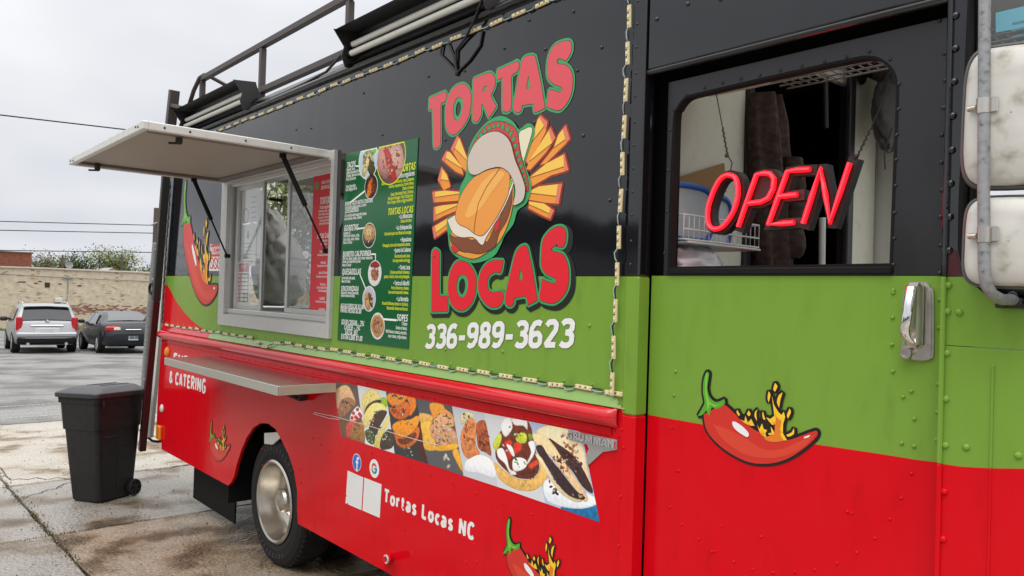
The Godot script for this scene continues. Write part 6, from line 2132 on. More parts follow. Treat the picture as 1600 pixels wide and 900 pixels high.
# ---------------------------------------------------------------- menu board and food pictures
class Painter:
	var im
	var w
	var h
	var r = RandomNumberGenerator.new()
	var n = FastNoiseLite.new()
	var sx = 1.0
	var sy = 1.0
	func _init(w_, h_, seed_, bg):
		w = w_; h = h_
		im = Image.create(w, h, false, Image.FORMAT_RGB8)
		im.fill(bg)
		r.seed = seed_
		n.seed = seed_
		n.frequency = 0.035
		n.fractal_octaves = 2
	func blob(cx, cy, rx, ry, rot, c, rough = .07, tone = .2):
		var m = maxf(rx, ry) * 1.2
		var cs = cos(rot); var sn = sin(rot)
		var soft_ = clampf(1.6 / minf(rx, ry), .02, .5)
		for y in range(maxi(0, int(cy - m * sy)), mini(h, int(cy + m * sy) + 1)):
			for x in range(maxi(0, int(cx - m * sx)), mini(w, int(cx + m * sx) + 1)):
				var dx = (x - cx) / sx; var dy = (y - cy) / sy
				var u = (dx * cs + dy * sn) / rx; var v = (-dx * sn + dy * cs) / ry
				var d = sqrt(u * u + v * v)
				if d > 1.25: continue
				d += n.get_noise_2d(dx * .5 + rx * 7.0 + cx, dy * .5 + cy) * rough * 1.8
				if d < 1.0 + soft_:
					var a = clampf((1.0 + soft_ - d) / (2.0 * soft_), 0, 1)
					# roundness of the thing in the photograph, and its grain
					var f = 1.04 - .3 * d * d * d - .1 * dy / m + tone * (n.get_noise_2d(x * 4.0 + 300, y * 4.0) + n.get_noise_2d(x * 12.0, y * 12.0 + 90))
					im.set_pixel(x, y, im.get_pixel(x, y).lerp(Color(clampf(c.r * f, 0, 1), clampf(c.g * f, 0, 1), clampf(c.b * f, 0, 1)), a))
	func fill(pts, c, edge = .12):
		# a shape of the photographed dish, a darker rim first
		var p = PackedVector2Array()
		for i in pts.size():
			var m = pts.size()
			for k in 3: p.append(pts[i].cubic_interpolate(pts[(i + 1) % m], pts[(i + m - 1) % m], pts[(i + 2) % m], k / 3.0))
		var lo = p[0]; var hi = p[0]
		for q in p:
			lo = lo.min(q); hi = hi.max(q)
		var mid = (lo + hi) * .5
		var inner = []
		for q in Geometry2D.offset_polygon(p, -3.0): inner.append(q)
		for y in range(maxi(0, int(lo.y)), mini(h, int(hi.y) + 1)):
			for x in range(maxi(0, int(lo.x)), mini(w, int(hi.x) + 1)):
				var q = Vector2(x, y)
				if not Geometry2D.is_point_in_polygon(q, p): continue
				var f = 1.0 - edge
				for g in inner:
					if Geometry2D.is_point_in_polygon(q, g): f = 1.0
				var pale = c.get_luminance()
				f *= 1.16 - .2 * (q.y - lo.y) / maxf(1.0, hi.y - lo.y) + (.3 - .26 * pale) * n.get_noise_2d(x * 1.4, y * 1.4) + (.2 - .19 * pale) * n.get_noise_2d(x * 5.0 + 50, y * 5.0)
				im.set_pixel(x, y, Color(clampf(c.r * f, 0, 1), clampf(c.g * f, 0, 1), clampf(c.b * f, 0, 1)))
	func bits(cx, cy, rx, ry, count, size, colors):
		for i in int(count * .7):
			var a = r.randf() * TAU; var q = sqrt(r.randf())
			var s = size * r.randf_range(.45, 1.15)
			var c = colors[r.randi() % colors.size()]
			blob(cx + cos(a) * q * rx * sx, cy + sin(a) * q * ry * sy, s, s * r.randf_range(.35, .8), r.randf() * PI, c.darkened(r.randf() * .25), .05, .25)
	func half(x0, x1, y0, y1, c, tilt):
		# a region between two slanted lines
		for y in range(y0, y1):
			for x in range(maxi(0, int(x0 + (y - y0) * tilt)), mini(w, int(x1 + (y - y0) * tilt))):
				var f = 1.0 + .1 * n.get_noise_2d(x * .8, y * .8)
				im.set_pixel(x, y, Color(clampf(c.r * f, 0, 1), clampf(c.g * f, 0, 1), clampf(c.b * f, 0, 1)))
	func material():
		var m = StandardMaterial3D.new()
		m.albedo_texture = ImageTexture.create_from_image(im)
		m.roughness = .3
		m.texture_repeat = false
		return m

func make_food_strip(t):
	var outline = pv([-3.813, 1.248, -3.56, 1.256, -3.076, 1.253, -2.583, 1.252, -2.181, 1.258, -1.957, 1.26, -1.933, 1.226, -1.897, 1.117, -1.843, 0.955, -2.319, 0.963, -2.753, 0.965, -3.289, 0.964, -3.726, 0.966, -3.778, 1.1])
	var lo = outline[0]; var hi = outline[0]
	for q in outline:
		lo = lo.min(q); hi = hi.max(q)
	var box = Rect2(lo, hi - lo)
	var w = 1536; var h = int(1536.0 * box.size.y / box.size.x)
	var p = Painter.new(w, h, 5, Color(.8, .82, .84))
	var s = w / box.size.x
	var X = func(a):
		var out = []
		for q in pv(a): out.append(Vector2((q.x - lo.x) * s, (hi.y - q.y) * s))
		return out
	var Q
	# seven photographs side by side, parted along slanted edges
	var cuts = X.call([-3.568, 1.258, -3.472, 0.966, -3.288, 1.261, -3.188, 0.963, -3.021, 1.271, -2.915, 0.963, -2.739, 1.261, -2.636, 0.96]) + X.call([-2.509, 1.254, -2.417, 0.997, -2.238, 1.259, -2.121, 0.958])
	var bgs = [Color(.42, .36, .32), Color(.88, .9, .9), Color(.2, .21, .23), Color(.36, .36, .38), Color(.8, .82, .85), Color(.86, .87, .88), Color(.70, .77, .88)]
	for k in 7:
		for y in h:
			var xa = 0 if k == 0 else int(cuts[k * 2 - 2].x + (cuts[k * 2 - 1].x - cuts[k * 2 - 2].x) * (y - cuts[k * 2 - 2].y) / (cuts[k * 2 - 1].y - cuts[k * 2 - 2].y))
			p.im.fill_rect(Rect2i(clampi(xa, 0, w - 1), y, w - clampi(xa, 0, w - 1), 1), bgs[k])
	var P = func(a): return X.call(a)
	var white = Color(.95, .94, .9); var leaf = Color(.25, .45, .1); var meat = Color(.42, .2, .11); var dark = Color(.2, .1, .07); var orange = Color(.86, .42, .08); var tortilla = Color(.88, .72, .34); var crumb = Color(.93, .9, .8); var tom = Color(.72, .16, .08)
	p.sx = 0.9; p.sy = 0.52
	p.fill(P.call([-3.801, 1.2, -3.755, 1.228, -3.696, 1.244, -3.65, 1.236, -3.616, 1.208, -3.582, 1.17, -3.62, 1.179, -3.685, 1.177, -3.736, 1.148, -3.767, 1.105, -3.789, 1.122]), Color(0.871, 0.706, 0.529))
	p.fill(P.call([-3.767, 1.105, -3.736, 1.148, -3.685, 1.177, -3.62, 1.179, -3.575, 1.159, -3.63, 1.123, -3.679, 1.084, -3.737, 1.06, -3.77, 1.078]), Color(0.647, 0.431, 0.314))
	Q = P.call([-3.682, 1.129])
	p.bits(Q[0].x, Q[0].y, 60, 60, 34, 13, [leaf, Color(.85,.65,.5), Color(.75,.45,.38), meat, Color(.8,.7,.55)])
	p.fill(P.call([-3.744, 1.056, -3.679, 1.078, -3.649, 1.017, -3.672, 0.969, -3.705, 0.97, -3.728, 1.019]), Color(0.431, 0.314, 0.196))
	p.fill(P.call([-3.675, 1.026, -3.626, 1.066, -3.563, 1.078, -3.61, 1.011, -3.639, 0.968, -3.67, 0.976]), Color(0.804, 0.314, 0.275))
	p.fill(P.call([-3.623, 1.015, -3.562, 1.056, -3.501, 1.077, -3.484, 1.036, -3.476, 0.975, -3.556, 0.968, -3.62, 0.967]), Color(0.647, 0.451, 0.235))
	Q = P.call([-3.553, 1.013])
	p.bits(Q[0].x, Q[0].y, 45, 60, 22, 13, [Color(.75,.55,.3), Color(.5,.32,.16)])
	p.fill(P.call([-3.628, 1.097, -3.561, 1.148, -3.509, 1.114, -3.557, 1.079, -3.632, 1.064]), Color(0.961, 0.922, 0.910), 0.1)
	Q = P.call([-3.6, 1.106, -3.56, 1.131, -3.538, 1.11, -3.576, 1.089, -3.614, 1.08, -3.525, 1.102, -3.557, 1.083])
	for q in Q: p.blob(q.x, q.y, 13, 15, .5, Color(.84, .2, .2), .02, .05)
	p.sx = 0.85; p.sy = 0.5
	p.fill(P.call([-3.52, 1.181, -3.486, 1.229, -3.427, 1.251, -3.374, 1.248, -3.337, 1.219, -3.411, 1.191, -3.469, 1.159, -3.494, 1.116]), Color(0.894, 0.816, 0.502))
	Q = P.call([-3.437, 1.216])
	p.bits(Q[0].x, Q[0].y, 50, 34, 12, 5, [Color(.6,.5,.2), Color(.75,.6,.3)])
	p.fill(P.call([-3.337, 1.216, -3.286, 1.225, -3.267, 1.188, -3.3, 1.175, -3.33, 1.189]), Color(0.588, 0.745, 0.157))
	p.fill(P.call([-3.494, 1.116, -3.469, 1.159, -3.411, 1.191, -3.342, 1.209, -3.33, 1.195, -3.399, 1.175, -3.456, 1.133]), Color(0.235, 0.176, 0.149))
	p.fill(P.call([-3.501, 1.083, -3.48, 1.13, -3.422, 1.175, -3.364, 1.191, -3.301, 1.187, -3.282, 1.162, -3.334, 1.159, -3.384, 1.131, -3.423, 1.082, -3.469, 1.049, -3.494, 1.059]), Color(0.941, 0.847, 0.518))
	p.fill(P.call([-3.439, 1.055, -3.423, 1.082, -3.384, 1.131, -3.33, 1.157, -3.271, 1.158, -3.297, 1.118, -3.34, 1.07, -3.366, 1.026, -3.426, 1.032]), Color(0.282, 0.188, 0.149))
	Q = P.call([-3.365, 1.097])
	p.bits(Q[0].x, Q[0].y, 60, 80, 44, 9, [leaf, Color(.12,.08,.06), white, meat, Color(.16,.3,.1)])
	p.fill(P.call([-3.386, 0.971, -3.357, 1.031, -3.301, 1.091, -3.257, 1.141, -3.243, 1.126, -3.277, 1.073, -3.317, 1.019, -3.333, 0.963]), Color(0.871, 0.800, 0.431))
	p.fill(P.call([-3.319, 1.016, -3.266, 1.069, -3.221, 1.07, -3.203, 1.002, -3.26, 0.973, -3.324, 0.968]), Color(0.275, 0.216, 0.176))
	Q = P.call([-3.263, 1.022])
	p.bits(Q[0].x, Q[0].y, 45, 70, 40, 9, [leaf, white, Color(.1,.07,.05), meat, Color(.3,.5,.35)])
	p.fill(P.call([-3.476, 1.031, -3.415, 1.049, -3.375, 1.022, -3.392, 0.976, -3.453, 0.985]), Color(0.259, 0.314, 0.196))
	Q = P.call([-3.424, 1.014])
	p.bits(Q[0].x, Q[0].y, 36, 52, 26, 9, [leaf, white, Color(.62,.7,.3), dark])
	p.sx = 0.8; p.sy = 0.48
	p.fill(P.call([-3.1, 1.247, -3.062, 1.26, -3.026, 1.253, -3.018, 1.214, -3.057, 1.169, -3.083, 1.171, -3.069, 1.213]), Color(0.910, 0.510, 0.141))
	p.fill(P.call([-3.278, 1.232, -3.243, 1.254, -3.114, 1.263, -3.09, 1.252, -3.153, 1.206, -3.217, 1.19, -3.257, 1.204]), Color(0.918, 0.557, 0.188))
	Q = P.call([-3.188, 1.248])
	p.bits(Q[0].x, Q[0].y, 66, 24, 34, 10, [tom, white, leaf, meat, meat])
	p.fill(P.call([-3.256, 1.181, -3.195, 1.186, -3.112, 1.228, -3.069, 1.211, -3.082, 1.163, -3.149, 1.136, -3.214, 1.141]), Color(0.839, 0.408, 0.133))
	Q = P.call([-3.162, 1.178])
	p.bits(Q[0].x, Q[0].y, 64, 44, 44, 11, [meat, tom, Color(.55,.2,.1), orange, white])
	p.fill(P.call([-3.218, 1.1, -3.149, 1.133, -3.066, 1.148, -3.006, 1.175, -2.989, 1.156, -3.013, 1.113, -3.082, 1.068, -3.144, 1.052, -3.205, 1.072]), Color(0.949, 0.588, 0.141))
	Q = P.call([-3.096, 1.126])
	p.bits(Q[0].x, Q[0].y, 70, 26, 18, 9, [white, leaf, crumb, orange])
	p.fill(P.call([-3.202, 1.07, -3.144, 1.052, -3.072, 1.068, -3.003, 1.123, -2.982, 1.103, -3.009, 1.051, -3.089, 1.008, -3.163, 1.008, -3.192, 1.039]), Color(0.808, 0.408, 0.133))
	p.fill(P.call([-3.165, 1.04, -3.102, 1.053, -3.022, 1.094, -3.01, 1.073, -3.08, 1.031, -3.143, 1.02]), Color(0.431, 0.196, 0.110))
	Q = P.call([-3.062, 0.994])
	p.bits(Q[0].x, Q[0].y, 50, 40, 22, 9, [leaf, white, Color(.1,.12,.1), leaf])
	p.sx = 0.72; p.sy = 0.46
	p.fill(P.call([-2.993, 1.048, -2.978, 1.118, -2.958, 1.115, -2.947, 1.044, -2.906, 0.967, -2.935, 0.974, -2.982, 1.01]), Color(0.329, 0.118, 0.094))
	p.fill(P.call([-2.987, 1.189, -2.887, 1.191, -2.891, 1.161, -2.978, 1.145]), Color(0.886, 0.667, 0.361))
	p.fill(P.call([-2.974, 1.146, -2.891, 1.164, -2.875, 1.106, -2.843, 1.045, -2.936, 1.029, -2.96, 1.093]), Color(0.933, 0.714, 0.275))
	p.fill(P.call([-2.911, 1.238, -2.864, 1.253, -2.805, 1.25, -2.786, 1.234, -2.735, 1.218, -2.711, 1.179, -2.759, 1.199, -2.833, 1.205, -2.871, 1.175, -2.891, 1.197]), Color(0.941, 0.627, 0.227))
	p.fill(P.call([-2.905, 1.129, -2.871, 1.175, -2.833, 1.205, -2.773, 1.219, -2.73, 1.2, -2.708, 1.148, -2.688, 1.095, -2.807, 1.07, -2.872, 1.087]), Color(0.847, 0.627, 0.471))
	Q = P.call([-2.797, 1.142])
	p.bits(Q[0].x, Q[0].y, 95, 120, 110, 12, [white, white, tom, leaf, Color(.9,.82,.75), Color(.75,.35,.2), orange, Color(.6,.7,.3)])
	p.fill(P.call([-2.846, 1.06, -2.762, 1.081, -2.684, 1.096, -2.699, 1.07, -2.787, 1.047, -2.852, 1.038]), Color(0.941, 0.675, 0.204))
	p.fill(P.call([-2.724, 1.052, -2.683, 1.071, -2.644, 0.989, -2.668, 0.993]), Color(0.941, 0.667, 0.196))
	Q = P.call([-2.776, 1.003])
	p.bits(Q[0].x, Q[0].y, 46, 46, 7, 22, [white, crumb])
	p.sx = 0.6; p.sy = 0.43
	p.fill(P.call([-2.672, 1.225, -2.616, 1.247, -2.577, 1.232, -2.614, 1.211, -2.651, 1.188, -2.67, 1.185]), Color(0.871, 0.816, 0.667))
	Q = P.call([-2.629, 1.221])
	p.bits(Q[0].x, Q[0].y, 40, 30, 14, 10, [leaf, white, Color(.85,.7,.5)])
	p.fill(P.call([-2.65, 1.175, -2.612, 1.22, -2.565, 1.209, -2.559, 1.173, -2.562, 1.115, -2.531, 1.079, -2.582, 1.053, -2.623, 1.045, -2.659, 1.078, -2.668, 1.136]), Color(0.871, 0.533, 0.306))
	Q = P.call([-2.605, 1.137])
	p.bits(Q[0].x, Q[0].y, 50, 130, 64, 15, [Color(.93,.6,.34), Color(.78,.4,.2), Color(.85,.5,.3), Color(.68,.3,.14)])
	p.fill(P.call([-2.559, 1.202, -2.511, 1.224, -2.488, 1.194, -2.468, 1.136, -2.456, 1.085, -2.495, 1.091, -2.541, 1.1, -2.556, 1.144]), Color(0.667, 0.329, 0.180))
	Q = P.call([-2.509, 1.146])
	p.bits(Q[0].x, Q[0].y, 42, 115, 54, 13, [meat, tom, Color(.8,.48,.3), Color(.5,.22,.12), Color(.9,.6,.4)])
	p.fill(P.call([-2.633, 1.021, -2.587, 1.053, -2.523, 1.076, -2.449, 1.063, -2.424, 1, -2.529, 0.998, -2.622, 0.988]), Color(0.941, 0.949, 0.965), 0.06)
	p.sx = 0.56; p.sy = 0.42
	p.fill(P.call([-2.427, 1.137, -2.405, 1.188, -2.356, 1.231, -2.234, 1.257, -2.193, 1.16, -2.163, 1.087, -2.205, 1.041, -2.288, 1.026, -2.362, 1.042, -2.424, 1.079]), Color(0.439, 0.188, 0.118))
	Q = P.call([-2.242, 1.066])
	p.bits(Q[0].x, Q[0].y, 90, 60, 60, 12, [Color(.42,.16,.1), Color(.52,.22,.14), Color(.33,.12,.08)])
	Q = P.call([-2.311, 1.162])
	p.bits(Q[0].x, Q[0].y, 120, 130, 46, 17, [tom, leaf, Color(.55,.14,.08), Color(.45,.12,.08), white])
	p.fill(P.call([-2.379, 1.153, -2.336, 1.169, -2.33, 1.147, -2.366, 1.133]), Color(0.804, 0.204, 0.141))
	p.fill(P.call([-2.315, 1.161, -2.269, 1.163, -2.275, 1.134, -2.309, 1.118]), Color(0.839, 0.220, 0.149))
	p.fill(P.call([-2.367, 1.118, -2.329, 1.114, -2.333, 1.092, -2.359, 1.092]), Color(0.745, 0.165, 0.118))
	p.fill(P.call([-2.227, 1.09, -2.181, 1.116, -2.171, 1.1, -2.217, 1.074]), Color(0.847, 0.275, 0.157))
	p.fill(P.call([-2.446, 1.138, -2.405, 1.185, -2.393, 1.164, -2.417, 1.115, -2.44, 1.117]), Color(0.808, 0.839, 0.275))
	p.fill(P.call([-2.307, 1.177, -2.279, 1.207, -2.242, 1.205, -2.245, 1.172, -2.285, 1.165]), Color(0.784, 0.839, 0.275))
	p.fill(P.call([-2.232, 1.209, -2.209, 1.207, -2.209, 1.189, -2.227, 1.186]), Color(0.471, 0.647, 0.196))
	p.fill(P.call([-2.401, 1.216, -2.382, 1.244, -2.347, 1.254, -2.327, 1.219, -2.362, 1.178, -2.387, 1.185]), Color(0.980, 0.965, 0.941), 0.12)
	p.fill(P.call([-2.333, 1.252, -2.291, 1.263, -2.246, 1.264, -2.238, 1.224, -2.264, 1.236, -2.314, 1.231]), Color(0.980, 0.965, 0.941), 0.12)
	p.fill(P.call([-2.42, 1.113, -2.385, 1.127, -2.356, 1.094, -2.337, 1.053, -2.304, 1.048, -2.295, 1.038, -2.332, 1.032, -2.367, 1.067, -2.408, 1.084]), Color(0.980, 0.965, 0.941), 0.12)
	p.fill(P.call([-2.318, 1.094, -2.276, 1.109, -2.24, 1.104, -2.241, 1.076, -2.29, 1.051, -2.319, 1.056]), Color(0.988, 0.973, 0.949), 0.12)
	p.fill(P.call([-2.231, 1.174, -2.2, 1.185, -2.192, 1.143, -2.226, 1.095, -2.237, 1.094, -2.213, 1.139]), Color(0.980, 0.965, 0.941), 0.12)
	p.fill(P.call([-2.36, 1.148, -2.327, 1.143, -2.309, 1.113, -2.32, 1.105, -2.349, 1.128]), Color(0.980, 0.965, 0.941), 0.12)
	Q = P.call([-2.275, 1.087])
	p.bits(Q[0].x, Q[0].y, 60, 40, 12, 11, [leaf, Color(.4,.6,.2)])
	Q = P.call([-2.297, 1.213])
	p.bits(Q[0].x, Q[0].y, 80, 50, 12, 11, [leaf, Color(.4,.6,.2), dark])
	p.fill(P.call([-2.434, 1.062, -2.364, 1.037, -2.28, 1.023, -2.194, 1.043, -2.156, 1.093, -2.185, 1.13, -2.149, 1.12, -2.117, 1.075, -2.145, 1.027, -2.207, 0.99, -2.303, 0.978, -2.387, 0.994, -2.421, 1.024]), Color(0.933, 0.737, 0.408))
	Q = P.call([-2.255, 1.005])
	p.bits(Q[0].x, Q[0].y, 110, 30, 14, 14, [Color(.95,.8,.5), Color(.85,.62,.32)])
	p.sx = 0.48; p.sy = 0.39
	p.fill(P.call([-2.041, 0.966, -1.93, 0.984, -1.863, 1.012, -1.841, 0.952, -1.929, 0.948, -1.998, 0.95]), Color(0.063, 0.431, 0.627))
	p.fill(P.call([-2.14, 1.033, -2.074, 1.063, -1.872, 1.041, -1.863, 1.015, -1.93, 0.985, -2.027, 0.968, -2.114, 0.971]), Color(0.910, 0.941, 0.973), 0.12)
	p.fill(P.call([-2.186, 1.229, -2.119, 1.26, -2.039, 1.262, -1.95, 1.234, -1.9, 1.107, -1.885, 1.061, -1.934, 1.075, -1.983, 1.119, -2.064, 1.181, -2.154, 1.202]), Color(0.957, 0.847, 0.698))
	Q = P.call([-1.994, 1.208])
	p.bits(Q[0].x, Q[0].y, 90, 110, 40, 16, [Color(.85,.55,.35), Color(.95,.87,.74), Color(.78,.42,.25)])
	p.fill(P.call([-2.117, 1.208, -2.065, 1.197, -1.971, 1.162, -1.894, 1.083, -1.883, 1.05, -1.933, 1.065, -1.99, 1.113, -2.048, 1.138]), Color(0.259, 0.165, 0.165))
	Q = P.call([-2.005, 1.136])
	p.bits(Q[0].x, Q[0].y, 110, 90, 40, 14, [dark, Color(.5,.38,.35), Color(.3,.2,.22), Color(.66,.52,.46)])
	p.fill(P.call([-2.209, 1.214, -2.148, 1.22, -2.085, 1.187, -2.018, 1.128, -1.932, 1.061, -1.903, 1.027, -1.923, 1.013, -1.965, 1.044, -2.03, 1.09, -2.105, 1.143, -2.184, 1.176]), Color(0.957, 0.808, 0.620))
	Q = P.call([-2.033, 1.116])
	p.bits(Q[0].x, Q[0].y, 60, 120, 30, 16, [Color(.88,.52,.25), Color(.95,.85,.7), Color(.8,.36,.15)])
	p.fill(P.call([-2.187, 1.165, -2.153, 1.177, -2.113, 1.141, -2.045, 1.098, -1.965, 1.044, -1.917, 1.029, -1.943, 1.012, -1.999, 1.017, -2.057, 1.045, -2.118, 1.099, -2.165, 1.137]), Color(0.227, 0.149, 0.165))
	Q = P.call([-2.067, 1.079])
	p.bits(Q[0].x, Q[0].y, 70, 150, 54, 15, [dark, Color(.16,.13,.2), Color(.45,.3,.26), Color(.36,.26,.26)])
	Q = P.call([-1.959, 1.031])
	p.bits(Q[0].x, Q[0].y, 50, 30, 14, 13, [Color(.9,.76,.56), Color(.25,.24,.4), Color(.85,.7,.5)])
	p.fill(P.call([-2.19, 1.138, -2.151, 1.129, -2.072, 1.052, -1.999, 1.017, -1.93, 1.015, -1.957, 1.002, -2.014, 1.007, -2.08, 1.038, -2.15, 1.102]), Color(0.941, 0.831, 0.651))
	var mb = MB.new()
	mb.poly(outline, .001, box)
	obj("food_photo_strip", mb, p.material(), t)
	# the scratch across it
	mb = MB.new()
	mb.col = Color(.72, .68, .66)
	mb.polys(outers(Geometry2D.offset_polyline(pv([-4.043, 1.049, -3.821, 1.059, -3.489, 1.062, -3.214, 1.061, -2.985, 1.061, -2.827, 1.066]), .0016)), .0022)
	mb.polys(outers(Geometry2D.offset_polyline(pv([-4.056, 1.041, -3.871, 1.041, -3.746, 1.051]), .0016)), .0026)
	obj("scratch", mb, M.flat, t)

func make_menu(t):
	var mn = Node3D.new()
	mn.name = "menu_board"
	t.add_child(mn)
	var mb = MB.new()
	mb.col = Color(.006, .11, .035)
	var q = pv([-3.762, 2.496, -3.066, 2.49, -3.094, 1.481, -3.795, 1.478])
	mb.sheet(q, .0005, .004)
	obj("board", mb, M.board, mn)
	var W1 = Color(.82, .84, .82)
	var Y1 = Color(.72, .78, .03)
	var words = MB.new()
	var left = func(xy, s, h, c, heavy = false):
		words.col = c
		words.xf = Transform3D()
		txt(words, s, Vector3(xy[0], xy[1], .0048), h * (.74 if heavy else .78), .68 if heavy else .58, -1, 700, .12 if heavy else 0.0)
	var right = func(xy, s, h, c, heavy = false):
		words.col = c
		txt(words, s, Vector3(xy[0], xy[1], .0048), h * (.74 if heavy else .78), .68 if heavy else .58, 1, 700, .12 if heavy else 0.0)
	var b = .034
	var m_ = .021
	left.call([-3.747, 2.416], "TACOS", .042, W1, true)
	left.call([-3.748, 2.398], "Regular Tacos", m_, W1)
	left.call([-3.75, 2.381], "Steak, Marinated Pork,", m_, W1)
	left.call([-3.75, 2.363], "Chicken, Mexican Sausage,", m_, W1)
	left.call([-3.75, 2.346], "Pork Chicharron", m_, W1)
	left.call([-3.752, 2.306], "Tacos Especiales", m_, W1)
	left.call([-3.753, 2.289], "Cow Tongue, Birria", m_, W1)
	left.call([-3.754, 2.211], "BIRRIA TACOS WITH CONSOME", .028, W1, true)
	left.call([-3.754, 2.194], "Served with cheese, onion, cilantro", m_, W1)
	left.call([-3.755, 2.166], "QUESABIRRIA", .032, W1, true)
	left.call([-3.756, 2.149], "Corn tortilla with mozzarella cheese", m_, W1)
	left.call([-3.758, 2.132], "and consome, onion, cilantro", m_, W1)
	left.call([-3.757, 2.073], "GORDITAS", .044, W1, true)
	left.call([-3.76, 2.054], "Gorditas (2)", m_, W1)
	left.call([-3.76, 2.038], "With beans, lettuce, cotija,", m_, W1)
	left.call([-3.76, 2.02], "sour cream, onion, cheese.", m_, W1)
	left.call([-3.76, 2.003], "Meat of Choice", m_, W1)
	left.call([-3.761, 1.933], "BURRITO CALIFORNIA", .04, W1, true)
	left.call([-3.762, 1.916], "With rice, beans, cheese, sour cream, mozzarella", m_, W1)
	left.call([-3.763, 1.899], "cheese, accompanied by salad.", m_, W1)
	left.call([-3.763, 1.881], "Meat of Choice", m_, W1)
	left.call([-3.764, 1.83], "QUESADILLAS", .044, W1, true)
	left.call([-3.766, 1.811], "Served with side salad.", m_, W1)
	left.call([-3.766, 1.793], "Meat of Choice", m_, W1)
	left.call([-3.769, 1.749], "SINCRONIZADA", .036, W1, true)
	left.call([-3.769, 1.731], "Mozzarella cheese Quesadilla,", m_, W1)
	left.call([-3.769, 1.715], "yellow cheese and ham.", m_, W1)
	left.call([-3.771, 1.654], "AGUAS FRESCAS $3.00", b, W1, true)
	left.call([-3.769, 1.63], "PAPAS FRITAS $3.00", b, W1, true)
	left.call([-3.754, 1.571], "SOUR CREAM - .75¢", b + .004, W1, true)
	left.call([-3.721, 1.546], "CHEESE - .75¢", b + .004, W1, true)
	left.call([-3.711, 1.519], "SALSA .50¢", b + .004, W1, true)
	left.call([-3.751, 1.487], "EXTRA LIME $1.00", b + .004, W1, true)
	right.call([-3.083, 2.339], "TORTAS", .05, Y1, true)
	right.call([-3.087, 2.31], "Tortas regulares", .031, W1)
	right.call([-3.088, 2.288], "With lettuce, beans, avocado, onion, jalapeno,", m_, Y1)
	right.call([-3.089, 2.268], "tomato, mayonnaise, fresh cheese.", m_, Y1)
	right.call([-3.089, 2.249], "Choice of meat:", m_, Y1)
	right.call([-3.09, 2.228], "Steak, Marinated Pork, Chicken,", m_, Y1)
	right.call([-3.093, 2.208], "Mexican Sausage, Pork Chicharron,", m_, Y1)
	right.call([-3.094, 2.189], "Cow Tongue, (Ham or Egg Available)", m_, Y1)
	right.call([-3.091, 2.134], "TORTAS LOCAS", .046, Y1, true)
	right.call([-3.094, 2.11], "• La Mexicana", .028, W1)
	right.call([-3.097, 2.09], "Steak and ham.", m_, Y1)
	right.call([-3.097, 2.055], "• La Enloquecida", .028, W1)
	right.call([-3.097, 2.032], "Marinated pork and Mexican sausage.", m_, Y1)
	right.call([-3.098, 1.996], "• Hawaiana", .028, W1)
	right.call([-3.102, 1.974], "Pineapple, ham and mozzarella cheese.", m_, Y1)
	right.call([-3.1, 1.94], "• Juana la Cubana", .028, W1)
	right.call([-3.101, 1.918], "Marinated pork, ham,", m_, Y1)
	right.call([-3.101, 1.897], "hot dog weenie and egg.", m_, Y1)
	right.call([-3.101, 1.861], "• Torta Loca", .028, W1)
	right.call([-3.101, 1.84], "Chicken and beef milanesa,", m_, Y1)
	right.call([-3.102, 1.818], "pastor, chorizo, ham and pineapple.", m_, Y1)
	right.call([-3.103, 1.784], "• Torta al Albañil", .028, W1)
	right.call([-3.104, 1.763], "Pork chicharron, cheese,", m_, Y1)
	right.call([-3.106, 1.742], "ham and mozzarella cheese.", m_, Y1)
	right.call([-3.106, 1.707], "• La Norteña", .028, W1)
	right.call([-3.106, 1.685], "Breaded Milanesa (steak or chicken),", m_, Y1)
	right.call([-3.107, 1.663], "Mozzarella cheese and bacon.", m_, Y1)
	right.call([-3.108, 1.61], "SOPES", .046, W1, true)
	right.call([-3.109, 1.59], "3 Sopes", m_, W1)
	right.call([-3.11, 1.569], "Choice of meat.", m_, W1)
	right.call([-3.11, 1.547], "With beans, tomato, avocado,", m_, W1)
	right.call([-3.11, 1.525], "sour cream, cotija cheese.", m_, W1)
	obj("menu_lettering", words, M.flat, mn)
	mb = MB.new()
	for l in [[[-3.65, 2.417, -3.607, 2.412], W1, .004], [[-3.548, 2.275, -3.695, 2.226], W1, .005], [[-3.609, 2.08, -3.536, 2.081], W1, .004], [[-3.26, 2.355, -3.195, 2.353], Y1, .004], [[-3.46, 1.942, -3.421, 1.941, -3.419, 1.909], W1, .004], [[-3.568, 1.834, -3.508, 1.764], W1, .004], [[-3.321, 1.613, -3.209, 1.613], W1, .005]]:
		mb.col = l[1]
		mb.polys(outers(Geometry2D.offset_polyline(pv(l[0]), l[2])), .0052)
	obj("menu_lines", mb, M.flat, mn)
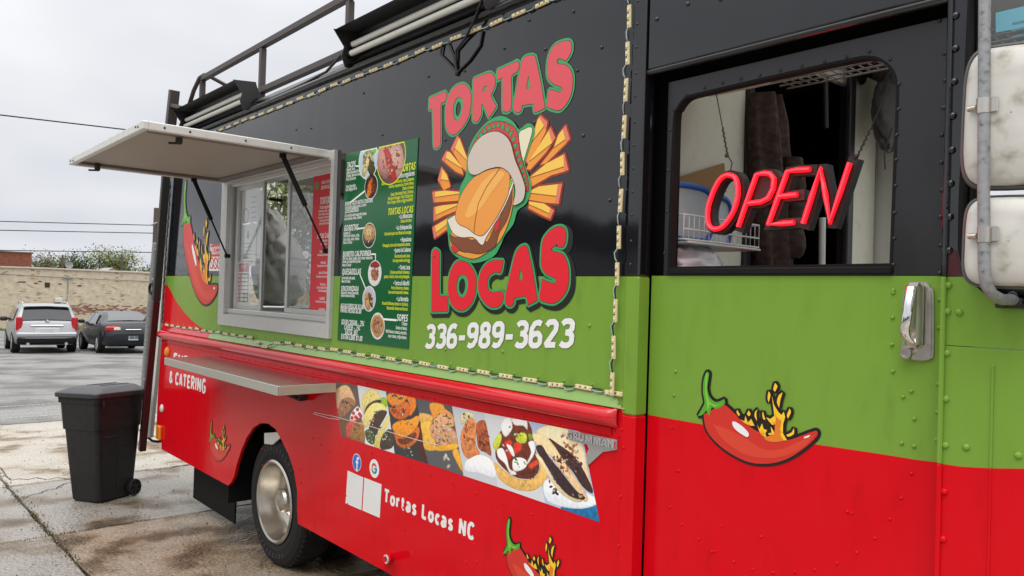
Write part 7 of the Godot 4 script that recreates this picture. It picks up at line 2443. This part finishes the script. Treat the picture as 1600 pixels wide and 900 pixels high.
	# round photographs
	var kinds = [
		[[-3.523, 2.433], .1, W1, Color(.72, .82, .84), [[0, 0, 60, 44, .8, Color(.8, .73, .5)], [30, 40, 58, 30, .9, Color(.3, .25, .14)], [-20, 20, 66, 26, -1.1, Color(.85, .78, .55)], [40, -50, 34, 24, .3, Color(.5, .75, .15)]], [Color(.25, .18, .1), Color(.3, .5, .15), Color(.85, .8, .65)]],
		[[-3.303, 2.42], .135, Y1, Color(.42, .3, .26), [[-40, 0, 70, 60, 1.0, Color(.78, .55, .5)], [30, 10, 74, 56, 1.1, Color(.82, .62, .56)], [0, 30, 20, 90, -.5, Color(.75, .2, .18)]], [Color(.85, .7, .62), Color(.75, .2, .18), Color(.5, .3, .2), Color(.9, .86, .82)]],
		[[-3.487, 2.294], .066, W1, Color(.2, .12, .08), [[-20, -10, 60, 24, -1.0, Color(.9, .42, .1)], [-25, 40, 60, 26, -.9, Color(.92, .5, .15)], [60, 40, 30, 40, 0, Color(.4, .08, .05)]], [Color(.9, .45, .12), Color(.6, .25, .08)]],
		[[-3.492, 2.04], .066, W1, Color(.3, .24, .2), [[0, -20, 84, 60, .1, Color(.88, .65, .32)], [0, -20, 60, 40, .1, Color(.85, .75, .55)], [0, 80, 60, 30, 0, Color(.08, .08, .08)]], [Color(.85, .5, .35), Color(.92, .85, .7), Color(.6, .35, .2)]],
		[[-3.424, 1.844], .066, W1, Color(.86, .84, .84), [[0, -70, 80, 30, 0, Color(.6, .06, .08)], [0, 10, 56, 40, .3, Color(.62, .36, .2)]], [Color(.75, .45, .25), Color(.5, .25, .12), Color(.85, .7, .5)]],
		[[-3.472, 1.712], .066, W1, Color(.74, .74, .8), [[-20, 20, 70, 40, 1.2, Color(.8, .6, .3)], [25, 10, 64, 22, 1.1, Color(.35, .2, .12)]], [Color(.86, .68, .4), Color(.3, .16, .1), Color(.9, .8, .6)]],
		[[-3.38, 1.576], .068, W1, Color(.84, .8, .76), [[0, 0, 88, 78, 0, Color(.85, .62, .35)], [0, -6, 66, 56, 0, Color(.7, .5, .35)]], [Color(.92, .9, .86), Color(.6, .15, .1), Color(.4, .2, .12), Color(.85, .7, .5)]],
	]
	var i = 0
	for k in kinds:
		var o = Vector2(k[0][0], k[0][1])
		var r = k[1]
		var p = Painter.new(192, 192, 20 + i, k[3])
		for bl in k[4]: p.blob(96 + bl[0], 96 + bl[1], bl[2], bl[3], bl[4], bl[5])
		p.bits(96, 96, 56, 56, 60, 9, k[5])
		var rim = MB.new()
		rim.col = k[2]
		var shape = disc(o, r, r, 36)
		var inner = disc(o, r * .94, r * .94, 36)
		if i < 2:
			# the two large ones run off the top edge
			var keep = PackedVector2Array([q[0] + Vector2(.01, -.003), q[1] + Vector2(-.01, -.003), q[2], q[3]])
			shape = Geometry2D.intersect_polygons(disc(o, r, r, 40), keep)[0]
			inner = grow(shape, -.006)[0]
		rim.poly(shape, .0046)
		var ph = obj("food_photo", rim, M.flat, mn)
		var pic = MB.new()
		pic.poly(inner, .0052, Rect2(o - Vector2(r, r), Vector2(r, r) * 2.0))
		obj("picture", pic, p.material(), ph)
		i += 1

# ---------------------------------------------------------------- in and beside the truck
func crumple(mb, o, rad, seed_, amp = .22, rows_ = 22, cols = 30, freq = 2.2):
	var n = FastNoiseLite.new()
	n.seed = seed_
	n.frequency = freq
	n.fractal_octaves = 4
	n.fractal_type = FastNoiseLite.FRACTAL_RIDGED
	var rows = []
	for i in rows_ + 1:
		var a = PI * (float(i) / rows_ - .5)
		var line = []
		for k in cols:
			var b = TAU * k / cols
			var d = Vector3(cos(a) * cos(b), sin(a), cos(a) * sin(b))
			var r = 1.0 + amp * n.get_noise_3dv(d * .9)
			line.append(o + Vector3(d.x * rad.x, d.y * rad.y, d.z * rad.z) * r)
		rows.append(line)
	mb.grid(rows, true)

func make_cab_interior(t):
	# bulkhead behind the seats, with a dark doorway to the kitchen
	var mb = MB.new()
	mb.box(Vector3(-1.92, 1.85, -.49), Vector3(.04, 2.3, .92), .004)
	mb.box(Vector3(-1.92, 1.85, -2.1), Vector3(.04, 2.3, .3), .004)
	mb.box(Vector3(-1.92, 2.97, -1.45), Vector3(.04, .12, 1.0), .004)
	obj("bulkhead", mb, M.cream, t)
	mb = MB.new()
	for z in [-.965, -1.935]: mb.box(Vector3(-1.915, 1.85, z), Vector3(.07, 2.3, .05), .006)
	mb.box(Vector3(-1.87, 1.85, -1.86), Vector3(.03, 2.3, .03), .006)
	obj("doorway_frame", mb, M.dark_steel, t)
	mb = MB.new()
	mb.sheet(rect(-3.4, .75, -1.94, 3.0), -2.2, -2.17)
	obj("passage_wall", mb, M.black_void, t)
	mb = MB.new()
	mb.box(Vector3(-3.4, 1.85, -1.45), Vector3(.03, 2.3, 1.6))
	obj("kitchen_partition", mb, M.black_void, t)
	# ceiling lining and the wire rack under it
	mb = MB.new()
	mb.box(Vector3(-1.6, 2.6, -.35), Vector3(.5, .03, .5), .004)
	obj("ceiling_shelf", mb, M.cream, t)
	mb = MB.new()
	for i in 24: mb.tube([Vector3(-1.42 + i * .03, 2.53, -.34), Vector3(-1.42 + i * .03, 2.53, -.5)], .0025, 4)
	for z in [-.34, -.39, -.45, -.5]: mb.tube([Vector3(-1.45, 2.527, z), Vector3(-.7, 2.527, z)], .0035, 4)
	obj("overhead_rack", mb, mat(lin(.3, .3, .28), .4, .5), t)
	mb = MB.new()
	mb.tube([Vector3(-1.8, 2.167, -1.468), Vector3(-1.8, 1.929, -1.475), Vector3(-1.8, 1.371, -1.498)], .016, 10)
	obj("grab_pole", mb, M.alu_white, t)
	mb = MB.new()
	mb.tube([Vector3(-1.8, 2.848, -1.464), Vector3(-1.8, 2.599, -1.483)], .012, 8)
	obj("grab_pole", mb, M.dark_steel, t)
	mb = MB.new()
	mb.xf = Transform3D(Basis(Vector3.UP, PI * .5), Vector3(-1.88, 2.979, -2.009))
	mb.dome(Vector3.ZERO, .05, .02, 16)
	mb.xf = Transform3D()
	mb.tube([Vector3(-1.88, 2.979, -2.009), Vector3(-1.84, 2.977, -2.041)], .012, 6)
	obj("wall_fan", mb, M.rubber, t)
	# things kept on the bulkhead
	var b = thing("wire_basket", "white wire basket shelf inside the cab window behind the glowing sign", "basket")
	mb = MB.new()
	var za = -.14; var zb = -.62
	for y in [2.05, 2.0, 1.965]: mb.tube([Vector3(-1.62, y, za), Vector3(-1.62, y, zb)], .0035, 5)
	for i in 17:
		var z = lerpf(za, zb, i / 16.0)
		mb.tube([Vector3(-1.62, 2.05, z), Vector3(-1.62, 1.965, z), Vector3(-1.89, 1.965, z)], .0025, 4)
	for x in [-1.7, -1.8]: mb.tube([Vector3(x, 1.963, za), Vector3(x, 1.963, zb)], .003, 4)
	for z in [za, zb]:
		mb.tube([Vector3(-1.62, 2.05, z), Vector3(-1.89, 2.05, z)], .0035, 5)
		mb.tube([Vector3(-1.62, 1.965, z), Vector3(-1.89, 1.965, z)], .0035, 5)
	obj("wires", mb, mat(lin(.72, .72, .7), .4), b)
	mb = MB.new()
	mb.box(Vector3(-1.75, 1.955, -.39), Vector3(.28, .008, .46), .002)
	mb.box(Vector3(-1.86, 1.85, -.6), Vector3(.04, .2, .03), .004)
	obj("support", mb, M.alu_white, b)
	var plastic = mat(Color(.72, .76, .8, .55), .12)
	plastic.transparency = BaseMaterial3D.TRANSPARENCY_ALPHA
	var lid = mat(lin(.01, .1, .42), .35)
	for q in [[Vector3(-1.72, 2.065, -.24), "clear food box with blue rim standing in the basket at its left", 0.0], [Vector3(-1.78, 2.06, -.47), "second clear food box with blue rim half hidden behind the sign", .12]]:
		var c = thing("food_container", q[1], "container", q[0], q[2], "food boxes in the basket")
		mb = MB.new()
		var rows = []
		var loop = func(w, h, x):
			var line = []
			for i in 28:
				var a = TAU * i / 28.0
				line.append(Vector3(x, signf(sin(a)) * pow(absf(sin(a)), .5) * h, signf(cos(a)) * pow(absf(cos(a)), .5) * w))
			return line
		mb.grid([loop.call(.001, .001, -.075), loop.call(.1, .075, -.075), loop.call(.115, .09, .05)], true)
		obj("tub", mb, mat(lin(.5, .52, .52), .3), c)
		mb = MB.new()
		mb.tube(loop.call(.125, .098, .055), .012, 8, true)
		obj("rim", mb, lid, c)
		mb = MB.new()
		mb.grid([loop.call(.118, .092, .058), loop.call(.1, .075, .05), loop.call(.001, .001, .048)], true)
		obj("lid", mb, mat(lin(.42, .45, .47), .2), c)
	var card = obj("cardboard_sheet", _sheet_at([Vector3(-1.86, 2.174, -0.382), Vector3(-1.86, 2.334, -0.729), Vector3(-1.86, 2.242, -0.752), Vector3(-1.86, 2.175, -0.39)], .02), mat(lin(.33, .19, .075), .8))
	card.mesh = _sheet_at([Vector3(-1.87, 2.15, -0.388), Vector3(-1.87, 2.223, -0.389), Vector3(-1.87, 2.338, -0.748), Vector3(-1.87, 2.218, -0.768)], .012).mesh()
	tag(card, "brown cardboard sheet leaning on the cream wall above the basket", "cardboard")
	mb = MB.new()
	crumple(mb, Vector3(-1.72, 1.865, -.3), Vector3(.1, .085, .15), 5, .3)
	var bag = obj("plastic_bag", mb, mat(lin(.62, .63, .65), .25))
	tag(bag, "crumpled clear plastic bag below the wire basket", "plastic bag")
	mb = MB.new()
	mb.box(Vector3(-1.68, 1.835, -.62), Vector3(.16, .06, .3), .01)
	var rb = obj("red_box", mb, mat(lin(.4, .01, .015), .4))
	tag(rb, "red tray at the window sill below the basket", "tray")
	mb = MB.new()
	mb.box(Vector3(-1.7, 1.765, -.52), Vector3(.38, .03, .8), .005)
	obj("side_shelf", mb, M.inside, t)
	# jacket on a hook by the doorway
	var j = thing("jacket", "dark brown jacket hanging by the doorway behind the sign", "jacket")
	mb = MB.new()
	var prof = [[1175, 1200, 150], [1172, 1212, 190], [1172, 1217, 240], [1173, 1222, 300], [1176, 1224, 350], [1180, 1222, 405], [1182, 1220, 440]]
	var rows = []
	for q in prof:
		var a = onx_(q[0], q[2]); var e = onx_(q[1], q[2])
		var line = []
		for i in 40:
			var th = TAU * i / 40.0
			var fold = 1.0 + .3 * sin(th * 6.0 + q[2] * .012)
			line.append((a + e) * .5 + Vector3(.07 * sin(th) * fold, 0, (e.z - a.z) * .5 * cos(th)))
		rows.append(line)
	mb.grid(rows, true)
	obj("cloth", mb, M.cloth, j)
	mb = MB.new()
	rows = []
	for q in [[1208, 250, .05], [1211, 290, .055], [1212, 330, .05], [1210, 358, .046], [1210, 372, .056], [1210, 386, .058], [1209, 398, .05], [1209, 404, .03]]:
		var a = onx_(q[0], q[1]) + Vector3(.07, 0, 0)
		var line = []
		for i in 16:
			var th = TAU * i / 16.0
			line.append(a + Vector3(q[2] * sin(th), 0, q[2] * cos(th)) * (1.0 + .06 * sin(th * 6.0)))
		rows.append(line)
	mb.grid(rows, true)
	obj("sleeve", mb, M.cloth, j)
	mb = MB.new()
	crumple(mb, Vector3(-1.75, 2.774, -2.075), Vector3(.08, .2, .12), 9, .15)
	var gb = obj("grey_bag", mb, mat(lin(.16, .16, .16), .6))
	tag(gb, "grey bag hanging at the upper right inside the cab window", "bag")
	# white bags behind the service window
	mb = MB.new()
	crumple(mb, Vector3(-6.3, 1.894, -0.771), Vector3(.2, .3, .2), 21, .28)
	crumple(mb, Vector3(-6.3, 2.18, -0.692), Vector3(.1, .22, .12), 25, .25)
	var wb = obj("white_bag", mb, mat(lin(.78, .76, .7), .5))
	tag(wb, "large white plastic bag seen through the open service window", "bag")
	mb = MB.new()
	mb.box(Vector3(-6.3, 1.618, -0.78) + Vector3(0, -.09, 0), Vector3(.7, .16, 1.2), .01)
	obj("kitchen_counter", mb, M.alu, t)
	mb = MB.new()
	var bar0 = Vector3(-6.6, 2.547, -0.793)
	mb.tube([bar0, bar0 + Vector3(0, .0, -.12)], .014, 6)
	obj("window_catch", mb, M.rubber, t)

func onx_(px_key, py_key):
	# the jacket's outline, measured on the bulkhead
	var f = (px_key - 1165.0) / 160.0
	var g = (py_key - 100.0) / 310.0
	var top = JACKET[0].lerp(JACKET[1], f); var low = JACKET[2].lerp(JACKET[3], f)
	return top.lerp(low, g)

const JACKET = [Vector3(-1.86, 2.785, -0.872), Vector3(-1.86, 2.993, -1.812), Vector3(-1.86, 1.925, -0.914), Vector3(-1.86, 1.974, -1.868)]

func _sheet_at(pts, thick):
	var mb = MB.new()
	var n = (pts[1] - pts[0]).cross(pts[2] - pts[0]).normalized() * thick
	for i in range(1, pts.size() - 1):
		mb.tri(pts[0], pts[i], pts[i + 1])
		mb.tri(pts[0] + n, pts[i + 1] + n, pts[i] + n)
	for i in pts.size():
		var a = pts[i]; var b = pts[(i + 1) % pts.size()]
		mb.quad(a, a + n, b + n, b)
	return mb

func make_neon():
	var s = thing("neon_sign", "red glowing OPEN sign hung on chains inside the cab window", "neon sign")
	var z = -.14
	var glow = mat(Color(1, .12, .2), .4, 0.0, "neon")
	glow.emission_enabled = true
	glow.emission = Color(1.0, .06, .13)
	glow.emission_energy_multiplier = 1.25
	glow.emission_energy_multiplier = 0.95
	var core = mat(Color(1, .3, .35), .4, 0.0, "neon core")
	core.emission_enabled = true
	core.emission = Color(1.0, .16, .24)
	core.emission_energy_multiplier = 1.5
	var o = [[-1.453, 2.166, -1.431, 2.165, -1.412, 2.153, -1.403, 2.126, -1.404, 2.082, -1.422, 2.037, -1.455, 1.999, -1.49, 1.992, -1.512, 2.012, -1.515, 2.058, -1.5, 2.107, -1.476, 2.15]]
	var letters = [
		[true, soft(pv(o[0]), 4)],
		[false, pv([-1.397, 1.995, -1.37, 2.069, -1.336, 2.158, -1.31, 2.16, -1.289, 2.156, -1.275, 2.14, -1.276, 2.109, -1.292, 2.08, -1.317, 2.07, -1.362, 2.068])],
		[false, pv([-1.157, 2.156, -1.197, 2.159, -1.23, 2.157, -1.259, 2.079, -1.29, 1.997, -1.246, 1.997, -1.204, 1.998])],
		[false, pv([-1.255, 2.082, -1.196, 2.083])],
		[false, pv([-1.174, 1.994, -1.149, 2.074, -1.123, 2.154, -1.107, 2.076, -1.09, 1.993, -1.062, 2.08, -1.036, 2.162])],
	]
	var back = []
	for l in letters:
		var path = []
		for q in l[1]: path.append(Vector3(q.x, q.y, z + .012))
		var mb = MB.new()
		mb.tube(path, .0083, 10, l[0])
		if not l[0]:
			for q in path.slice(1, path.size() - 1): mb.box(q, Vector3(.011, .011, .011), .004)
		var nt = obj("neon_tube", mb, glow, s)
		mb = MB.new()
		var inner = []
		for q in path: inner.append(q + Vector3(0, 0, .006))
		mb.tube(inner, .0036, 8, l[0])
		obj("core", mb, core, nt)
		var line = l[1]
		if l[0]:
			var ringp = grow(line, .017)
			back.append(ringp)
			for p in cut([ringp[0]], grow(line, -.012)[0]):
				var m2 = MB.new()
				m2.sheet(p, z - .035, z)
				obj("backing", m2, M.sign_black, s)
		else:
			for p in Geometry2D.offset_polyline(line, .016, Geometry2D.JOIN_MITER, Geometry2D.END_SQUARE):
				if Geometry2D.is_polygon_clockwise(p): continue
				var m2 = MB.new()
				m2.sheet(p, z - .035, z - .0004 * back.size())
				obj("backing", m2, M.sign_black, s)
			back.append(line)
	var lamp = OmniLight3D.new()
	lamp.name = "neon_glow"
	lamp.light_color = Color(1, .1, .15)
	lamp.light_energy = .05
	lamp.light_size = .1
	lamp.omni_range = 6.0
	lamp.omni_attenuation = 2.0
	lamp.shadow_enabled = true
	var mid = Vector3(-1.27, 2.08, z + .05)
	lamp.position = mid
	s.add_child(lamp)
	for q in [[Vector3(-1.506, 2.462, -0.14), Vector3(-1.452, 2.234, -0.14)], [Vector3(-0.933, 2.364, -0.14), Vector3(-1.02, 2.181, -0.14)]]:
		var mb = MB.new()
		var n = 26
		for i in n:
			var a = q[0].lerp(q[1], float(i) / n); var b = q[0].lerp(q[1], (i + 1.0) / n)
			if i < n * .55: mb.tube([a, b], .0018, 5)
			else: mb.tube([a + Vector3(.002 if i % 2 else -.002, 0, 0), b], .0032, 5)
		mb.dome(q[1] + Vector3(-.003, 0, 0), .008, .008, 8)
		obj("chain", mb, M.dark_steel, s)
	var mb = MB.new()
	mb.tube([Vector3(-1.45, 2.232, -0.14), Vector3(-1.434, 2.207, -0.14), Vector3(-1.441, 2.18, -0.14), Vector3(-1.418, 2.161, -0.14)], .0022, 5)
	obj("cord", mb, M.black_wire, s)
	mb = MB.new()
	mb.tube([Vector3(-0.926, 2.249, -0.14), Vector3(-0.944, 2.179, -0.14), Vector3(-0.941, 2.134, -0.14)], .0022, 5)
	obj("cord", mb, M.black_wire, s)

func make_bin():
	var at = Vector3(-7.041, -0.066, 0.344)
	var b = thing("trash_can", "black wheeled plastic trash can with a closed lid beside the truck's rear", "trash can", Vector3(at.x - .14, ground_y(at.x - .1), at.z + .0), .0)
	b.rotation = Vector3(-.02, .5, .035)
	b.scale = Vector3(.86, 1.0, .86)
	var black = mat(lin(.012, .013, .0135), .45)
	black.metallic_specular = .38
	black.normal_enabled = true
	black.normal_texture = M.fine_normal
	black.normal_scale = .12
	black.albedo_texture = noise_tex(81, .02, 6, false, 0, [Color(.7, .7, .7), Color.WHITE, Color(1, 1, 1)], 512)
	black.roughness_texture = M.dirt_rough
	black.albedo_color = lin(.017, .018, .0185)
	world_map(black, 1.6)
	# front towards +z, handle and wheels towards -z
	var sec = func(y, w, d0, d1, r):
		var line = []
		var cs = [[w - r, d1 - r, 0], [-w + r, d1 - r, 1], [-w + r, d0 + r, 2], [w - r, d0 + r, 3]]
		for c in cs:
			for i in 5:
				var a = PI * .5 * (c[2] + i / 4.0)
				line.append(Vector3(c[0] + cos(a) * r, y, c[1] + sin(a) * r))
		return line
	var mb = MB.new()
	mb.grid([sec.call(.0, .17, -.2, .18, .05), sec.call(.02, .185, -.22, .2, .05), sec.call(.3, .205, -.235, .235, .05), sec.call(.6, .225, -.25, .27, .05), sec.call(.605, .236, -.255, .285, .05), sec.call(.82, .25, -.262, .305, .05), sec.call(.825, .265, -.275, .32, .05), sec.call(.875, .268, -.278, .322, .05), sec.call(.875, .25, -.26, .3, .05)], true)
	var bot = sec.call(.0, .17, -.2, .18, .05)
	for i in range(1, bot.size() - 1): mb.tri(bot[0], bot[i], bot[i + 1])
	obj("body", mb, black, b)
	# pressed ribs and a stepped seam on the sides
	mb = MB.new()
	for s in [-1, 1]:
		mb = MB.new()
		mb.xf = Transform3D(Basis(Vector3(0, 0, 1), -.06 * s), Vector3(s * .207, .34, 0))
		mb.box(Vector3(0, .0, .0), Vector3(.012, .5, .014), .004)
		mb.box(Vector3(s * .002, .235, -.1), Vector3(.014, .012, .2), .004)
		mb.box(Vector3(s * .002, .2, .09), Vector3(.014, .012, .19), .004)
		obj("side_rib", mb, black, b)
	mb = MB.new()
	var lidm = mat(lin(.03, .03, .034), .38)
	mb = MB.new()
	mb.grid([sec.call(.872, .285, -.28, .345, .06), sec.call(.9, .29, -.285, .35, .06), sec.call(.912, .28, -.275, .34, .06), sec.call(.945, .2, -.25, .25, .06), sec.call(.958, .14, -.23, .17, .05), sec.call(.955, .001, -.05, -.048, .0005)], true)
	obj("lid", mb, lidm, b)
	mb = MB.new()
	for x in [-.08, .08]: mb.box(Vector3(x, .957, -.04), Vector3(.025, .012, .34), .005)
	obj("lid_ribs", mb, lidm, b)
	mb = MB.new()
	mb.tube([Vector3(-.19, .86, -.27), Vector3(-.19, .885, -.34), Vector3(.19, .885, -.34), Vector3(.19, .86, -.27)], .016, 8)
	for x in [-.2, .2]: mb.box(Vector3(x, .86, -.29), Vector3(.04, .07, .06), .01)
	obj("handle", mb, black, b)
	mb = MB.new()
	for s in [-1, 1]:
		mb = MB.new()
		mb.box(Vector3(s * .26, .83, .24), Vector3(.03, .07, .03), .008)
		obj("lift_lug", mb, black, b)
	for s in [-1, 1]:
		mb = MB.new()
		mb.lathe([Vector2(.001, -.025), Vector2(.055, -.025), Vector2(.067, -.028), Vector2(.072, -.015), Vector2(.072, .015), Vector2(.067, .028), Vector2(.056, .022), Vector2(.055, .01), Vector2(.02, .012), Vector2(.018, .026), Vector2(.001, .026)], Transform3D(Basis(Vector3(0, 0, 1), -PI * .5 * s), Vector3(s * .21, .072, -.19)), 24)
		var w = obj("wheel", mb, M.tyre, b)
		mb = MB.new()
		for i in 6:
			mb.xf = Transform3D(Basis(Vector3(0, 0, 1), -PI * .5 * s), Vector3(s * .21, .072, -.19)) * Transform3D(Basis(Vector3.UP, TAU * i / 6.0), Vector3.ZERO)
			mb.box(Vector3(.037, .016, 0), Vector3(.036, .008, .01), .002)
		obj("spokes", mb, M.dark_steel, w)

func _ready():
	rng.seed = 7
	make_world()
	make_materials()
	M.mirror_shell = mat(lin(.62, .61, .58), .4)
	M.mirror_shell.albedo_texture = noise_tex(71, .014, 5, false, 0, [Color(.6, .55, .49), Color(.86, .84, .81), Color(.96, .96, .95), Color.WHITE], 512, [0.08, .26, .4, .8])
	world_map(M.mirror_shell, 1.3)
	M.fitting = mat(lin(.045, .047, .05), .35, .3)
	M.board = mat(Color.WHITE, .16)
	M.board.vertex_color_use_as_albedo = true
	M.frame_alu = mat(lin(.56, .56, .54), .4, .4)
	M.frame_alu.roughness_texture = M.dirt_rough
	M.frame_alu.albedo_texture = M.paint_grime
	world_map(M.frame_alu, 1.1)
	M.cloth = mat(lin(.12, .075, .06), .95)
	M.cloth.normal_enabled = true
	M.cloth.normal_texture = M.fine_normal
	M.cloth.normal_scale = .8
	M.cloth.albedo_texture = noise_tex(91, .03, 5, false, 0, [Color(.45, .42, .4), Color.WHITE], 256)
	world_map(M.cloth, 3.0)
	M.sign_black = mat(lin(.012, .012, .012), .5)
	make_ground()
	make_buildings()
	make_trees()
	make_block()
	make_poles()
	make_suv()
	make_sedan()
	var t = thing("food_truck", "red, green and black food truck with an awning and menu along its side", "food truck")
	make_body(t)
	make_wheel(t)
	make_door(t)
	make_front(t)
	make_service_window(t)
	make_roof_things(t)
	make_leds(t)
	make_prints(t)
	make_logo(t)
	make_cab_interior(t)
	make_neon()
	make_bin()
